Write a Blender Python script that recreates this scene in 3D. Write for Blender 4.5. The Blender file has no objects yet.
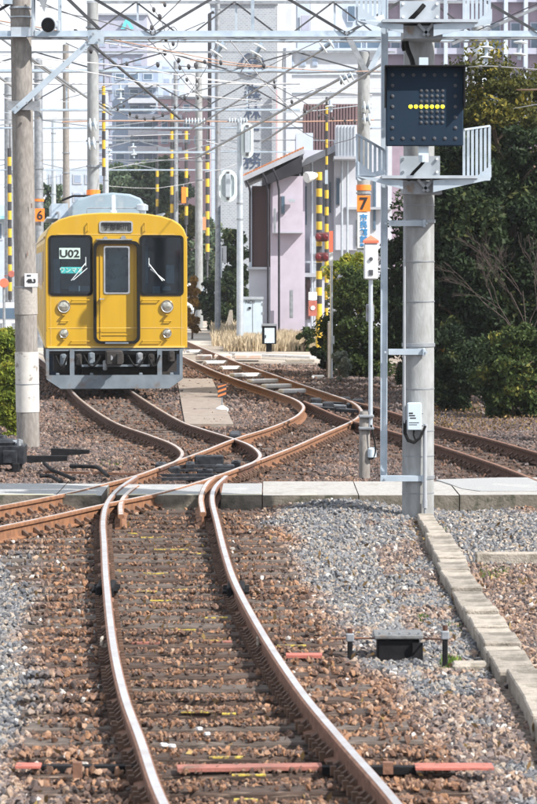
import bpy, bmesh, math, random
import numpy as np
from mathutils import Vector, Matrix, Euler
from mathutils.geometry import tessellate_polygon

random.seed(7)
RNG = np.random.default_rng(7)
scene = bpy.context.scene
COL = scene.collection
R = math.radians

# ------------------------------------------------------------ camera
F = 2800.0            # focal length in photo pixels (photo 537 x 804)
CAMZ = 2.67
PITCH = math.atan(139.0 / F)
cd = bpy.data.cameras.new("camera")
cam = bpy.data.objects.new("camera", cd)
COL.objects.link(cam)
cam.location = (0, 0, CAMZ)
cam.rotation_euler = (math.pi / 2 - PITCH, 0, 0)
cd.sensor_fit = 'VERTICAL'
cd.sensor_height = 36.0
cd.lens = F / 804.0 * 36.0
cd.clip_start = 0.5
cd.clip_end = 4000
cd.dof.use_dof = True
cd.dof.focus_distance = 38.0
cd.dof.aperture_fstop = 10.0
scene.camera = cam

# ------------------------------------------------------------ sky, sun, exposure
SUN_EL, SUN_AZ = 43.0, 122.0      # azimuth: degrees clockwise from +Y (view direction)
w = bpy.data.worlds.new("World")
scene.world = w
w.use_nodes = True
nt = w.node_tree
for n in list(nt.nodes):
    nt.nodes.remove(n)
wo = nt.nodes.new('ShaderNodeOutputWorld')
bg = nt.nodes.new('ShaderNodeBackground')
sky = nt.nodes.new('ShaderNodeTexSky')
sky.sky_type = 'NISHITA'
sky.sun_disc = False
sky.sun_elevation = R(SUN_EL)
sky.sun_rotation = R(SUN_AZ)
sky.air_density = 1.2
sky.dust_density = 2.5
sky.ozone_density = 1.2
tc = nt.nodes.new('ShaderNodeTexCoord')
mp = nt.nodes.new('ShaderNodeMapping')
mp.inputs['Scale'].default_value = (1.5, 1.5, 4.0)
ns = nt.nodes.new('ShaderNodeTexNoise')
ns.inputs['Scale'].default_value = 2.2
ns.inputs['Detail'].default_value = 6
rp = nt.nodes.new('ShaderNodeValToRGB')
rp.color_ramp.elements[0].position = 0.30
rp.color_ramp.elements[0].color = (0.80, 0.80, 0.80, 1)
rp.color_ramp.elements[1].position = 0.62
rp.color_ramp.elements[1].color = (0.95, 0.95, 0.95, 1)
mx = nt.nodes.new('ShaderNodeMix')
mx.data_type = 'RGBA'
mx.inputs[7].default_value = (12.6, 13.4, 14.6, 1)   # thin bright cloud veil
nt.links.new(tc.outputs['Generated'], mp.inputs['Vector'])
nt.links.new(mp.outputs[0], ns.inputs['Vector'])
nt.links.new(ns.outputs['Fac'], rp.inputs[0])
nt.links.new(rp.outputs[0], mx.inputs[0])
nt.links.new(sky.outputs[0], mx.inputs[6])
nt.links.new(mx.outputs[2], bg.inputs['Color'])
bg.inputs['Strength'].default_value = 0.055
nt.links.new(bg.outputs[0], wo.inputs['Surface'])

sl = bpy.data.lights.new("sun", 'SUN')
sl.energy = 5.0
sl.angle = R(0.55)
sl.color = (1.0, 0.945, 0.87)
sun = bpy.data.objects.new("sun", sl)
COL.objects.link(sun)
sd = Vector((math.sin(R(SUN_AZ)) * math.cos(R(SUN_EL)), math.cos(R(SUN_AZ)) * math.cos(R(SUN_EL)), math.sin(R(SUN_EL))))
sun.rotation_euler = sd.to_track_quat('Z', 'Y').to_euler()
sun.location = (20, 0, 30)

scene.view_settings.view_transform = 'Standard'
scene.view_settings.look = 'None'
scene.view_settings.exposure = 0.86
scene.view_settings.gamma = 1.0
scene.view_settings.use_curve_mapping = False
try:
    scene.cycles.max_bounces = 8
    scene.cycles.transparent_max_bounces = 12
    scene.cycles.volume_bounces = 1
    scene.cycles.use_denoising = True
    scene.cycles.volume_step_rate = 4
except Exception:
    pass

# ------------------------------------------------------------ photo pixel -> place
ca, sa = math.cos(PITCH), math.sin(PITCH)
def ray(px, py):
    rx = (px - 268.5) / F; ry = (402.0 - py) / F
    return Vector((rx, ca + ry * sa, -sa + ry * ca))
def W(px, py, d):
    r = ray(px, py); t = d / r.y
    return Vector((r.x * t, d, CAMZ + r.z * t))
def G(px, py, z=0.0):
    r = ray(px, py); t = (z - CAMZ) / r.z
    return Vector((r.x * t, r.y * t, z))
def gpy(d, z=0.0):          # row where height z is seen at distance d
    lo, hi = -4000, 4000
    k = (z - CAMZ) / d
    ry = (k * ca + sa) / (ca - k * sa)
    return 402.0 - ry * F

# ------------------------------------------------------------ materials
MATS = {}
def node_mat(name):
    m = bpy.data.materials.new(name); m.use_nodes = True
    t = m.node_tree
    return m, t, t.nodes['Principled BSDF']
def mat(name, c, c2=None, scale=8.0, rough=0.6, metal=0.0, bump=0.15, c3=None, s3=1.5, t3=(0.52, 0.62), detail=6, stretch=None, spec=0.5, bscale=None):
    """base colour mottled with a second one, optional larger patches of a third"""
    m, t, b = node_mat(name)
    N, L = t.nodes, t.links
    co = N.new('ShaderNodeTexCoord')
    src = co.outputs['Object']
    if stretch:
        mpn = N.new('ShaderNodeMapping'); mpn.inputs['Scale'].default_value = stretch
        L.new(src, mpn.inputs['Vector']); src = mpn.outputs[0]
    n1 = N.new('ShaderNodeTexNoise'); n1.inputs['Scale'].default_value = scale; n1.inputs['Detail'].default_value = detail
    L.new(src, n1.inputs['Vector'])
    rr = N.new('ShaderNodeMapRange'); rr.inputs[1].default_value = 0.35; rr.inputs[2].default_value = 0.65
    L.new(n1.outputs['Fac'], rr.inputs[0])
    mxn = N.new('ShaderNodeMix'); mxn.data_type = 'RGBA'
    mxn.inputs[6].default_value = (*c, 1)
    if c2 is None: c2 = tuple(x * 0.8 for x in c)
    mxn.inputs[7].default_value = (*c2, 1)
    L.new(rr.outputs[0], mxn.inputs[0])
    out = mxn.outputs[2]
    if c3 is not None:
        n3 = N.new('ShaderNodeTexNoise'); n3.inputs['Scale'].default_value = s3; n3.inputs['Detail'].default_value = 8
        n3.inputs['Roughness'].default_value = 0.65
        L.new(src, n3.inputs['Vector'])
        r3 = N.new('ShaderNodeMapRange'); r3.inputs[1].default_value = t3[0]; r3.inputs[2].default_value = t3[1]
        L.new(n3.outputs['Fac'], r3.inputs[0])
        m3 = N.new('ShaderNodeMix'); m3.data_type = 'RGBA'
        L.new(r3.outputs[0], m3.inputs[0]); L.new(out, m3.inputs[6]); m3.inputs[7].default_value = (*c3, 1)
        out = m3.outputs[2]
    L.new(out, b.inputs['Base Color'])
    b.inputs['Roughness'].default_value = rough
    b.inputs['Metallic'].default_value = metal
    b.inputs['Specular IOR Level'].default_value = spec
    rgh = N.new('ShaderNodeMapRange'); rgh.inputs[3].default_value = max(0.03, rough - 0.12); rgh.inputs[4].default_value = min(1, rough + 0.12)
    L.new(n1.outputs['Fac'], rgh.inputs[0]); L.new(rgh.outputs[0], b.inputs['Roughness'])
    if bump:
        nb = N.new('ShaderNodeTexNoise'); nb.inputs['Scale'].default_value = bscale or scale * 4; nb.inputs['Detail'].default_value = 4
        L.new(src, nb.inputs['Vector'])
        bp = N.new('ShaderNodeBump'); bp.inputs['Strength'].default_value = bump; bp.inputs['Distance'].default_value = 0.01
        L.new(nb.outputs['Fac'], bp.inputs['Height']); L.new(bp.outputs[0], b.inputs['Normal'])
    MATS[name] = m
    return m
def emit_mat(name, c, s):
    m, t, b = node_mat(name)
    b.inputs['Base Color'].default_value = (*c, 1)
    b.inputs['Emission Color'].default_value = (*c, 1)
    b.inputs['Emission Strength'].default_value = s
    return m
def glass_mat(name, tint, mixf=0.6):
    m, t, b = node_mat(name)
    N, L = t.nodes, t.links
    N.remove(b)
    tr = N.new('ShaderNodeBsdfTransparent'); tr.inputs[0].default_value = (*tint, 1)
    gl = N.new('ShaderNodeBsdfGlossy'); gl.inputs['Roughness'].default_value = 0.04
    fr = N.new('ShaderNodeFresnel'); fr.inputs['IOR'].default_value = 1.5
    ms = N.new('ShaderNodeMixShader')
    L.new(fr.outputs[0], ms.inputs[0]); L.new(tr.outputs[0], ms.inputs[1]); L.new(gl.outputs[0], ms.inputs[2])
    L.new(ms.outputs[0], N['Material Output'].inputs['Surface'])
    return m
def leaf_mat(name, c, c2, c3=None, trans=0.25):
    """leaves: colour differs from leaf to leaf and clump to clump"""
    m, t, b = node_mat(name)
    N, L = t.nodes, t.links
    at = N.new('ShaderNodeAttribute'); at.attribute_name = 'tone'
    cr = N.new('ShaderNodeValToRGB')
    cr.color_ramp.elements[0].color = (*c, 1)
    cr.color_ramp.elements[1].color = (*c2, 1)
    cr.color_ramp.elements[1].position = 0.75
    if c3:
        e = cr.color_ramp.elements.new(0.98); e.color = (*c3, 1)
    L.new(at.outputs['Fac'], cr.inputs[0])
    L.new(cr.outputs[0], b.inputs['Base Color'])
    b.inputs['Roughness'].default_value = 0.6; b.inputs['Specular IOR Level'].default_value = 0.15
    tl = N.new('ShaderNodeBsdfTranslucent'); L.new(cr.outputs[0], tl.inputs[0])
    ms = N.new('ShaderNodeMixShader'); ms.inputs[0].default_value = trans
    L.new(b.outputs[0], ms.inputs[1]); L.new(tl.outputs[0], ms.inputs[2])
    L.new(ms.outputs[0], N['Material Output'].inputs['Surface'])
    return m

M_conc = mat('weathered_concrete', (0.295, 0.31, 0.32), (0.225, 0.235, 0.24), 14, 0.85, bump=0.4, c3=(0.17, 0.165, 0.155), s3=2.6, t3=(0.50, 0.72), stretch=(1, 1, 0.35))
M_concd = mat('brown_grey_concrete', (0.25, 0.235, 0.22), (0.17, 0.158, 0.148), 30, 0.9, bump=0.4, c3=(0.15, 0.13, 0.12), s3=2.5, t3=(0.55, 0.7), stretch=(1, 1, 0.3))
M_path = mat('pale_concrete_path', (0.35, 0.34, 0.325), (0.255, 0.245, 0.235), 26, 0.9, bump=0.7, c3=(0.22, 0.205, 0.185), s3=3.5, t3=(0.52, 0.68))
M_asph = mat('blue_grey_asphalt', (0.33, 0.335, 0.34), (0.23, 0.235, 0.24), 60, 0.85, bump=0.6, c3=(0.38, 0.38, 0.37), s3=3, t3=(0.55, 0.7))
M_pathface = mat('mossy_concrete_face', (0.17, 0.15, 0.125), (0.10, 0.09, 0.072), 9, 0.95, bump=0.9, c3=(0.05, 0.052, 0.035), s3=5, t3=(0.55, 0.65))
M_kerb = mat('kerb_stone', (0.345, 0.31, 0.265), (0.25, 0.222, 0.19), 16, 0.9, bump=0.9, c3=(0.17, 0.15, 0.12), s3=6, t3=(0.52, 0.64))
M_galv = mat('galvanised_steel', (0.50, 0.55, 0.60), (0.40, 0.45, 0.50), 6, 0.42, 0.55, bump=0.06, c3=(0.33, 0.36, 0.39), s3=2.5, t3=(0.55, 0.7))
M_galvb = mat('bluish_painted_steel', (0.44, 0.51, 0.58), (0.35, 0.42, 0.49), 6, 0.5, 0.35, bump=0.06, c3=(0.25, 0.31, 0.38), s3=2.5, t3=(0.55, 0.7))
M_galvd = mat('dull_grey_steel', (0.30, 0.32, 0.35), (0.20, 0.22, 0.24), 8, 0.55, 0.5, bump=0.1, c3=(0.20, 0.14, 0.10), s3=4, t3=(0.6, 0.7))
M_beamdark = mat('dark_grey_steel_bar', (0.065, 0.068, 0.075), (0.04, 0.042, 0.048), 8, 0.7, 0.0, bump=0.1, spec=0.3)
M_rustd = mat('shaded_rail_rust', (0.12, 0.062, 0.042), (0.07, 0.038, 0.028), 14, 0.85, 0.0, bump=0.35, c3=(0.05, 0.03, 0.022), s3=5, t3=(0.55, 0.7), spec=0.25)  # rail rust darkened to paint the shade on far rails turned from the sun
M_rust = mat('rail_rust', (0.215, 0.11, 0.072), (0.13, 0.066, 0.044), 14, 0.85, 0.1, bump=0.35, c3=(0.11, 0.055, 0.035), s3=5, t3=(0.55, 0.7))
M_rustl = mat('orange_rail_rust', (0.25, 0.118, 0.058), (0.15, 0.072, 0.04), 14, 0.85, 0.1, bump=0.35, c3=(0.17, 0.08, 0.045), s3=4, t3=(0.56, 0.7))  # brighter rail rust, sun on right-facing sides put into its orange
M_railtop = mat('polished_rail_head', (0.70, 0.70, 0.72), (0.56, 0.53, 0.52), 5, 0.32, 0.8, bump=0.03, c3=(0.52, 0.42, 0.36), s3=3, t3=(0.55, 0.75))
M_railtopr = mat('lightly_rusted_rail_head', (0.72, 0.66, 0.63), (0.60, 0.50, 0.44), 5, 0.34, 0.7, bump=0.05, c3=(0.48, 0.34, 0.26), s3=3, t3=(0.5, 0.65))
M_sleep = mat('old_wooden_sleeper', (0.080, 0.050, 0.038), (0.04, 0.028, 0.023), 6, 0.9, bump=0.8, c3=(0.25, 0.19, 0.15), s3=5, t3=(0.56, 0.68), stretch=(1, 14, 14))
M_sleepg = mat('grey_sleeper', (0.12, 0.095, 0.082), (0.065, 0.05, 0.042), 6, 0.9, bump=0.8, c3=(0.25, 0.21, 0.18), s3=5, t3=(0.56, 0.68), stretch=(1, 14, 14))
M_white = mat('white_paint', (0.62, 0.64, 0.66), (0.55, 0.57, 0.59), 5, 0.5, bump=0.05, c3=(0.55, 0.55, 0.54), s3=6, t3=(0.6, 0.72))
M_wornwhite = mat('worn_white_band', (0.50, 0.49, 0.47), (0.43, 0.42, 0.40), 8, 0.8, bump=0.2, c3=(0.24, 0.22, 0.20), s3=5, t3=(0.60, 0.63))
M_red = mat('faded_red_paint', (0.42, 0.13, 0.10), (0.33, 0.10, 0.075), 14, 0.8, bump=0.4, c3=(0.16, 0.085, 0.065), s3=12, t3=(0.54, 0.62))
M_pink = mat('faded_pink_red_paint', (0.30, 0.115, 0.09), (0.20, 0.085, 0.065), 10, 0.8, bump=0.4, c3=(0.14, 0.08, 0.06), s3=8, t3=(0.56, 0.66))
M_yellowpaint = mat('yellow_paint_mark', (0.55, 0.43, 0.06), (0.40, 0.30, 0.05), 18, 0.8, bump=0.4, c3=(0.10, 0.065, 0.045), s3=26, t3=(0.46, 0.52))
M_black = mat('black_iron', (0.006, 0.0065, 0.008), (0.014, 0.014, 0.016), 12, 0.8, 0.0, bump=0.2, spec=0.15)
M_rubber = mat('black_rubber', (0.008, 0.008, 0.009), (0.014, 0.014, 0.014), 12, 0.8, bump=0.05, spec=0.15)
M_grease = mat('greasy_dark_steel', (0.009, 0.010, 0.014), (0.032, 0.036, 0.043), 14, 0.5, 0.2, bump=0.3, spec=0.3)
M_wire = mat('dark_wire', (0.13, 0.13, 0.14), (0.09, 0.09, 0.10), 3, 0.5, 0.4, bump=0)
M_wirew = mat('pale_wire', (0.60, 0.60, 0.62), (0.5, 0.5, 0.52), 3, 0.5, 0.1, bump=0)
M_copper = mat('copper_wire', (0.48, 0.30, 0.22), (0.40, 0.24, 0.17), 3, 0.5, 0.3, bump=0)
M_porc = mat('white_porcelain', (0.62, 0.68, 0.71), (0.54, 0.60, 0.64), 8, 0.15, bump=0)
M_porcb = mat('brown_porcelain', (0.10, 0.05, 0.04), (0.07, 0.04, 0.03), 8, 0.15, bump=0)
M_yel = mat('train_yellow', (0.45, 0.27, 0.012), (0.41, 0.245, 0.012), 2.5, 0.33, bump=0.02, c3=(0.42, 0.26, 0.06), s3=3.0, t3=(0.54, 0.80), stretch=(1.6, 1, 0.30))
M_yeld = mat('dusty_yellow_side', (0.70, 0.47, 0.10), (0.62, 0.42, 0.12), 4, 0.5, bump=0.03, c3=(0.45, 0.36, 0.22), s3=2, t3=(0.5, 0.7))
M_roof = mat('train_roof_grey', (0.40, 0.42, 0.43), (0.32, 0.33, 0.34), 4, 0.7, bump=0.1, c3=(0.2, 0.19, 0.18), s3=3, t3=(0.55, 0.7))
M_acgrey = mat('pale_blue_grey_cover', (0.22, 0.29, 0.34), (0.18, 0.235, 0.28), 3, 0.5, bump=0.05, c3=(0.28, 0.32, 0.35), s3=3, t3=(0.55, 0.7))
M_plough = mat('grey_blue_plough', (0.18, 0.215, 0.25), (0.13, 0.16, 0.19), 5, 0.5, 0.2, bump=0.08, c3=(0.14, 0.12, 0.11), s3=4, t3=(0.55, 0.7))
M_under = mat('sooty_underframe', (0.015, 0.014, 0.014), (0.035, 0.03, 0.028), 9, 0.85, 0.0, bump=0.3)
M_lens = mat('lamp_glass', (0.55, 0.54, 0.46), (0.22, 0.22, 0.2), 20, 0.08, 0.6, bump=0)
M_chrome = mat('chrome_rim', (0.6, 0.6, 0.6), (0.5, 0.5, 0.5), 9, 0.2, 0.9, bump=0)
M_cab = mat('dark_cab_interior', (0.022, 0.042, 0.075), (0.014, 0.028, 0.05), 5, 0.7, bump=0)
M_cabg = mat('grey_green_cab_wall', (0.30, 0.36, 0.37), (0.22, 0.27, 0.28), 5, 0.7, bump=0)
M_teal = mat('teal_board', (0.04, 0.35, 0.36), (0.04, 0.32, 0.33), 5, 0.5, bump=0)
M_mint = mat('pale_mint_board', (0.44, 0.56, 0.52), (0.40, 0.52, 0.48), 5, 0.5, bump=0)
M_ink = mat('black_ink', (0.01, 0.01, 0.012), (0.012, 0.012, 0.014), 5, 0.7, bump=0)
M_inkblue = mat('blue_ink', (0.02, 0.22, 0.50), (0.02, 0.20, 0.46), 5, 0.7, bump=0)
M_inknavy = mat('dark_navy_lettering', (0.025, 0.045, 0.09), (0.03, 0.05, 0.1), 5, 0.7, bump=0)
M_orange = mat('orange_enamel', (0.85, 0.22, 0.025), (0.80, 0.20, 0.02), 5, 0.5, bump=0.02)
M_orangered = mat('orange_red_cap', (0.78, 0.16, 0.09), (0.72, 0.14, 0.08), 5, 0.5, bump=0.02)
M_panel = mat('matt_navy_panel', (0.007, 0.019, 0.038), (0.010, 0.024, 0.045), 4, 0.8, bump=0.02, spec=0.2)
M_dimlamp = mat('unlit_lamp', (0.085, 0.09, 0.10), (0.06, 0.065, 0.075), 9, 0.7, bump=0, spec=0.15)
M_litlamp = emit_mat('lit_yellow_lamp', (1.0, 0.80, 0.02), 1.3)
M_yb = mat('warning_yellow', (0.58, 0.38, 0.03), (0.50, 0.32, 0.03), 5, 0.5, bump=0)
M_blk = mat('warning_black', (0.03, 0.03, 0.035), (0.04, 0.04, 0.045), 5, 0.5, bump=0)
M_redlamp = mat('dark_red_lamp', (0.12, 0.01, 0.015), (0.09, 0.01, 0.012), 8, 0.25, bump=0)
M_box = mat('pale_blue_white_box', (0.47, 0.56, 0.63), (0.42, 0.50, 0.57), 4, 0.5, bump=0.03, c3=(0.45, 0.48, 0.5), s3=4, t3=(0.6, 0.72))
M_pvc = mat('grey_conduit', (0.33, 0.35, 0.38), (0.28, 0.30, 0.33), 6, 0.5, bump=0.05)
M_glass = glass_mat('window_glass', (0.62, 0.72, 0.80))
M_soil = mat('dry_soil', (0.20, 0.15, 0.12), (0.12, 0.09, 0.07), 6, 0.95, bump=0.6)
M_bark = mat('bark', (0.12, 0.085, 0.06), (0.07, 0.05, 0.035), 8, 0.9, bump=0.6, stretch=(1, 1, 0.3))
M_winblue = mat('dark_window_glass', (0.09, 0.14, 0.20), (0.06, 0.10, 0.15), 1.2, 0.12, bump=0)

# ------------------------------------------------------------ mesh building
def link(o, parent=None):
    COL.objects.link(o)
    if parent is not None: o.parent = parent
    return o
def absloc(o):
    v = Vector((0, 0, 0))
    while o is not None:
        v = v + Vector(o.location); o = o.parent
    return v
def tag(o, label=None, cat=None, group=None, kind=None):
    if label: o['label'] = label
    if cat: o['category'] = cat
    if group: o['group'] = group
    if kind: o['kind'] = kind
    return o
def thing(name, label, cat, loc=(0, 0, 0), rz=0.0, group=None):
    o = bpy.data.objects.new(name, None)
    o.empty_display_size = 0.2
    o.location = loc; o.rotation_euler = (0, 0, rz)
    link(o); tag(o, label, cat, group)
    return o
class MB:
    def __init__(s): s.v = []; s.f = []; s.m = []
    def add(s, vs, fs, mi=0):
        b = len(s.v); s.v.extend([tuple(x) for x in vs])
        s.f.extend([tuple(i + b for i in f) for f in fs]); s.m.extend([mi] * len(fs))
        return s
    def box(s, c, d, rot=None, mi=0, taper=1.0):
        hx, hy, hz = d[0] / 2, d[1] / 2, d[2] / 2
        vs = []
        for z in (-1, 1):
            k = taper if z > 0 else 1.0
            for x, y in ((-1, -1), (1, -1), (1, 1), (-1, 1)):
                p = Vector((x * hx * k, y * hy * k, z * hz))
                if rot is not None: p = rot @ p
                vs.append((p.x + c[0], p.y + c[1], p.z + c[2]))
        return s.add(vs, [(3, 2, 1, 0), (4, 5, 6, 7), (0, 1, 5, 4), (1, 2, 6, 5), (2, 3, 7, 6), (3, 0, 4, 7)], mi)
    def cbox(s, c, d, b=0.01, mi=0):
        """box with chamfered vertical and top edges"""
        hx, hy, hz = d[0] / 2, d[1] / 2, d[2] / 2
        b = min(b, hx * .45, hy * .45, hz * .45)
        rings = []
        for z, k in ((-hz, b), (-hz + b, 0), (hz - b, 0), (hz, b)):
            x, y = hx - k, hy - k
            e = b
            rings.append([(x - e, -y, z), (x, -y + e, z), (x, y - e, z), (x - e, y, z), (-x + e, y, z), (-x, y - e, z), (-x, -y + e, z), (-x + e, -y, z)])
        vs = [(p[0] + c[0], p[1] + c[1], p[2] + c[2]) for r in rings for p in r]
        fs = [tuple(range(7, -1, -1)), tuple(range(24, 32))]
        for k in range(3):
            for i in range(8):
                j = (i + 1) % 8
                fs.append((k * 8 + i, k * 8 + j, (k + 1) * 8 + j, (k + 1) * 8 + i))
        return s.add(vs, fs, mi)
    def frame(s, p, q, up=(0, 0, 1)):
        p, q = Vector(p), Vector(q); t = (q - p).normalized()
        u = Vector(up)
        if abs(t.dot(u)) > 0.98: u = Vector((0, 1, 0))
        a = t.cross(u).normalized(); b = a.cross(t).normalized()
        return p, q, a, b
    def bar(s, p, q, wd, hg, mi=0, up=(0, 0, 1)):
        p, q, a, b = s.frame(p, q, up)
        vs = []
        for c in (p, q):
            for i, j in ((-1, -1), (1, -1), (1, 1), (-1, 1)):
                vs.append(c + a * (i * wd / 2) + b * (j * hg / 2))
        return s.add(vs, [(3, 2, 1, 0), (4, 5, 6, 7), (0, 1, 5, 4), (1, 2, 6, 5), (2, 3, 7, 6), (3, 0, 4, 7)], mi)
    def angle(s, p, q, wd, t=0.012, mi=0, flip=1):
        """L-section steel"""
        p, q, a, b = s.frame(p, q)
        prof = [(0, 0), (wd, 0), (wd, t), (t, t), (t, wd), (0, wd)]
        vs = []
        for c in (p, q):
            for i, j in prof: vs.append(c + a * (i - wd / 2) * flip + b * (j - wd / 2))
        n = 6
        fs = [tuple(range(n - 1, -1, -1)), tuple(range(n, 2 * n))] + [(i, (i + 1) % n, n + (i + 1) % n, n + i) for i in range(n)]
        return s.add(vs, fs, mi)
    def cyl(s, p, q, r0, r1=None, n=16, mi=0, cap=True):
        if r1 is None: r1 = r0
        p, q, a, b = s.frame(p, q)
        vs = []
        for c, r in ((p, r0), (q, r1)):
            for i in range(n):
                t = 2 * math.pi * i / n
                vs.append(c + a * (r * math.cos(t)) + b * (r * math.sin(t)))
        fs = [(i, (i + 1) % n, n + (i + 1) % n, n + i) for i in range(n)]
        if cap: fs += [tuple(range(n - 1, -1, -1)), tuple(range(n, 2 * n))]
        return s.add(vs, fs, mi)
    def lathe(s, p, axis, prof, n=16, mi=0):
        """prof: (distance along axis, radius)"""
        p = Vector(p); ax = Vector(axis).normalized()
        _, _, a, b = s.frame(p, p + ax)
        vs = []
        for h, r in prof:
            for i in range(n):
                t = 2 * math.pi * i / n
                vs.append(p + ax * h + a * (r * math.cos(t)) + b * (r * math.sin(t)))
        fs = []
        for k in range(len(prof) - 1):
            for i in range(n):
                j = (i + 1) % n
                fs.append((k * n + i, k * n + j, (k + 1) * n + j, (k + 1) * n + i))
        fs.append(tuple(range(n - 1, -1, -1))); fs.append(tuple(range((len(prof) - 1) * n, len(prof) * n)))
        return s.add(vs, fs, mi)
    def tube(s, pts, r, n=6, mi=0):
        pts = [Vector(p) for p in pts]
        vs = []; m_ = len(pts)
        pa = None
        for k, c in enumerate(pts):
            t = (pts[min(k + 1, m_ - 1)] - pts[max(k - 1, 0)]).normalized()
            if pa is None:
                u = Vector((0, 0, 1)) if abs(t.z) < 0.95 else Vector((0, 1, 0))
                a = t.cross(u).normalized()
            else:
                a = (pa - t * pa.dot(t)).normalized()
            pa = a; b = t.cross(a)
            for i in range(n):
                g = 2 * math.pi * i / n
                vs.append(c + a * (r * math.cos(g)) + b * (r * math.sin(g)))
        fs = []
        for k in range(m_ - 1):
            for i in range(n):
                j = (i + 1) % n
                fs.append((k * n + i, k * n + j, (k + 1) * n + j, (k + 1) * n + i))
        fs.append(tuple(range(n - 1, -1, -1))); fs.append(tuple(range((m_ - 1) * n, m_ * n)))
        return s.add(vs, fs, mi)
    def poly(s, pts, y0, y1, mi=0):
        """outline in x,z pushed from y0 to y1"""
        n = len(pts)
        vs = [(x, y0, z) for x, z in pts] + [(x, y1, z) for x, z in pts]
        fs = [tuple(range(n)), tuple(range(2 * n - 1, n - 1, -1))] + [(i, n + i, n + (i + 1) % n, (i + 1) % n) for i in range(n)]
        return s.add(vs, fs, mi)
    def holed(s, outer, holes, y0, y1, mi=0):
        """plate in x,z with openings, thickness y0..y1"""
        loops = [outer] + holes
        tri = tessellate_polygon([[Vector((x, z, 0)) for x, z in lp] for lp in loops])
        flat = [p for lp in loops for p in lp]; n = len(flat)
        vs = [(x, y0, z) for x, z in flat] + [(x, y1, z) for x, z in flat]
        fs = []
        for t in tri:
            fs.append(tuple(t)); fs.append(tuple(i + n for i in reversed(t)))
        b = 0
        for lp in loops:
            m_ = len(lp)
            for i in range(m_):
                fs.append((b + i, b + (i + 1) % m_, n + b + (i + 1) % m_, n + b + i))
            b += m_
        return s.add(vs, fs, mi)
    def build(s, name, mats, parent=None, local=False, origin=None, smooth=False, kind=None, label=None):
        """coordinates are world ones unless local; the mesh is stored about its parent or origin"""
        off = Vector((0, 0, 0))
        if not local:
            off = absloc(parent) if parent is not None else Vector(origin or (0, 0, 0))
        me = bpy.data.meshes.new(name)
        me.from_pydata([(v[0] - off.x, v[1] - off.y, v[2] - off.z) for v in s.v], [], s.f)
        if not isinstance(mats, (list, tuple)): mats = [mats]
        for m_ in mats: me.materials.append(m_)
        if len(mats) > 1: me.polygons.foreach_set('material_index', s.m)
        bm_ = bmesh.new(); bm_.from_mesh(me); bmesh.ops.recalc_face_normals(bm_, faces=bm_.faces); bm_.to_mesh(me); bm_.free()
        if smooth:
            me.polygons.foreach_set('use_smooth', [True] * len(me.polygons))
            me.set_sharp_from_angle(angle=R(38))
        me.update()
        o = bpy.data.objects.new(name, me)
        if parent is None: o.location = off
        link(o, parent)
        if kind: o['kind'] = kind
        if label: o['label'] = label
        return o
def pxbox(mb, x0, y0, x1, y1, d, th, mi=0):
    """box whose near face fills a photo rectangle at distance d"""
    a = W(x0, y0, d); b = W(x1, y1, d)
    return mb.box(((a.x + b.x) / 2, d + th / 2, (a.z + b.z) / 2), (abs(b.x - a.x), th, abs(a.z - b.z)), mi=mi)
def rrect(x0, z0, x1, z1, r, n=4):
    pts = []
    for cx, cz, a0 in ((x1 - r, z1 - r, 0), (x0 + r, z1 - r, 90), (x0 + r, z0 + r, 180), (x1 - r, z0 + r, 270)):
        for k in range(n + 1):
            a = R(a0 + 90 * k / n); pts.append((cx + r * math.cos(a), cz + r * math.sin(a)))
    return pts
def smooth_line(pts, step=0.25):
    """Catmull-Rom through points"""
    P = [Vector(p) for p in pts]
    P = [P[0] * 2 - P[1]] + P + [P[-1] * 2 - P[-2]]
    out = []
    for i in range(1, len(P) - 2):
        L_ = (P[i + 1] - P[i]).length; n = max(2, int(L_ / step))
        for k in range(n):
            t = k / n
            a, b, c, d = P[i - 1], P[i], P[i + 1], P[i + 2]
            out.append(0.5 * ((2 * b) + (c - a) * t + (2 * a - 5 * b + 4 * c - d) * t * t + (3 * b - a - 3 * c + d) * t ** 3))
    out.append(P[-2])
    return out
TXT = {}
def text(s_, size, m_, parent, loc, rot=(math.pi / 2, 0, 0), name='lettering', depth=0.004, vertical=False, sx=1.0, bold=0.0, local=True):
    body = "\n".join(s_) if vertical else s_
    cu = bpy.data.curves.new('lettering', 'FONT')
    cu.body = body; cu.size = size; cu.align_x = 'CENTER'; cu.align_y = 'CENTER'
    cu.extrude = depth; cu.offset = bold; cu.resolution_u = 3
    cu.space_line = 0.86 if vertical else 1.0
    to = bpy.data.objects.new('tmp', cu); COL.objects.link(to)
    dg = bpy.context.evaluated_depsgraph_get()
    me = bpy.data.meshes.new_from_object(to.evaluated_get(dg))
    bpy.data.objects.remove(to); bpy.data.curves.remove(cu)
    me.name = name
    xs = [v.co.x for v in me.vertices]; ys = [v.co.y for v in me.vertices]
    if xs: me.transform(Matrix.Translation((-(min(xs) + max(xs)) / 2, -(min(ys) + max(ys)) / 2, 0)))
    me.transform(Matrix.Diagonal((sx, 1, 1, 1)))
    me.materials.clear(); me.materials.append(m_)
    o = bpy.data.objects.new(name, me)
    off = Vector((0, 0, 0)) if local else absloc(parent)
    o.location = Vector(loc) - off; o.rotation_euler = rot
    link(o, parent)
    return o
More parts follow.
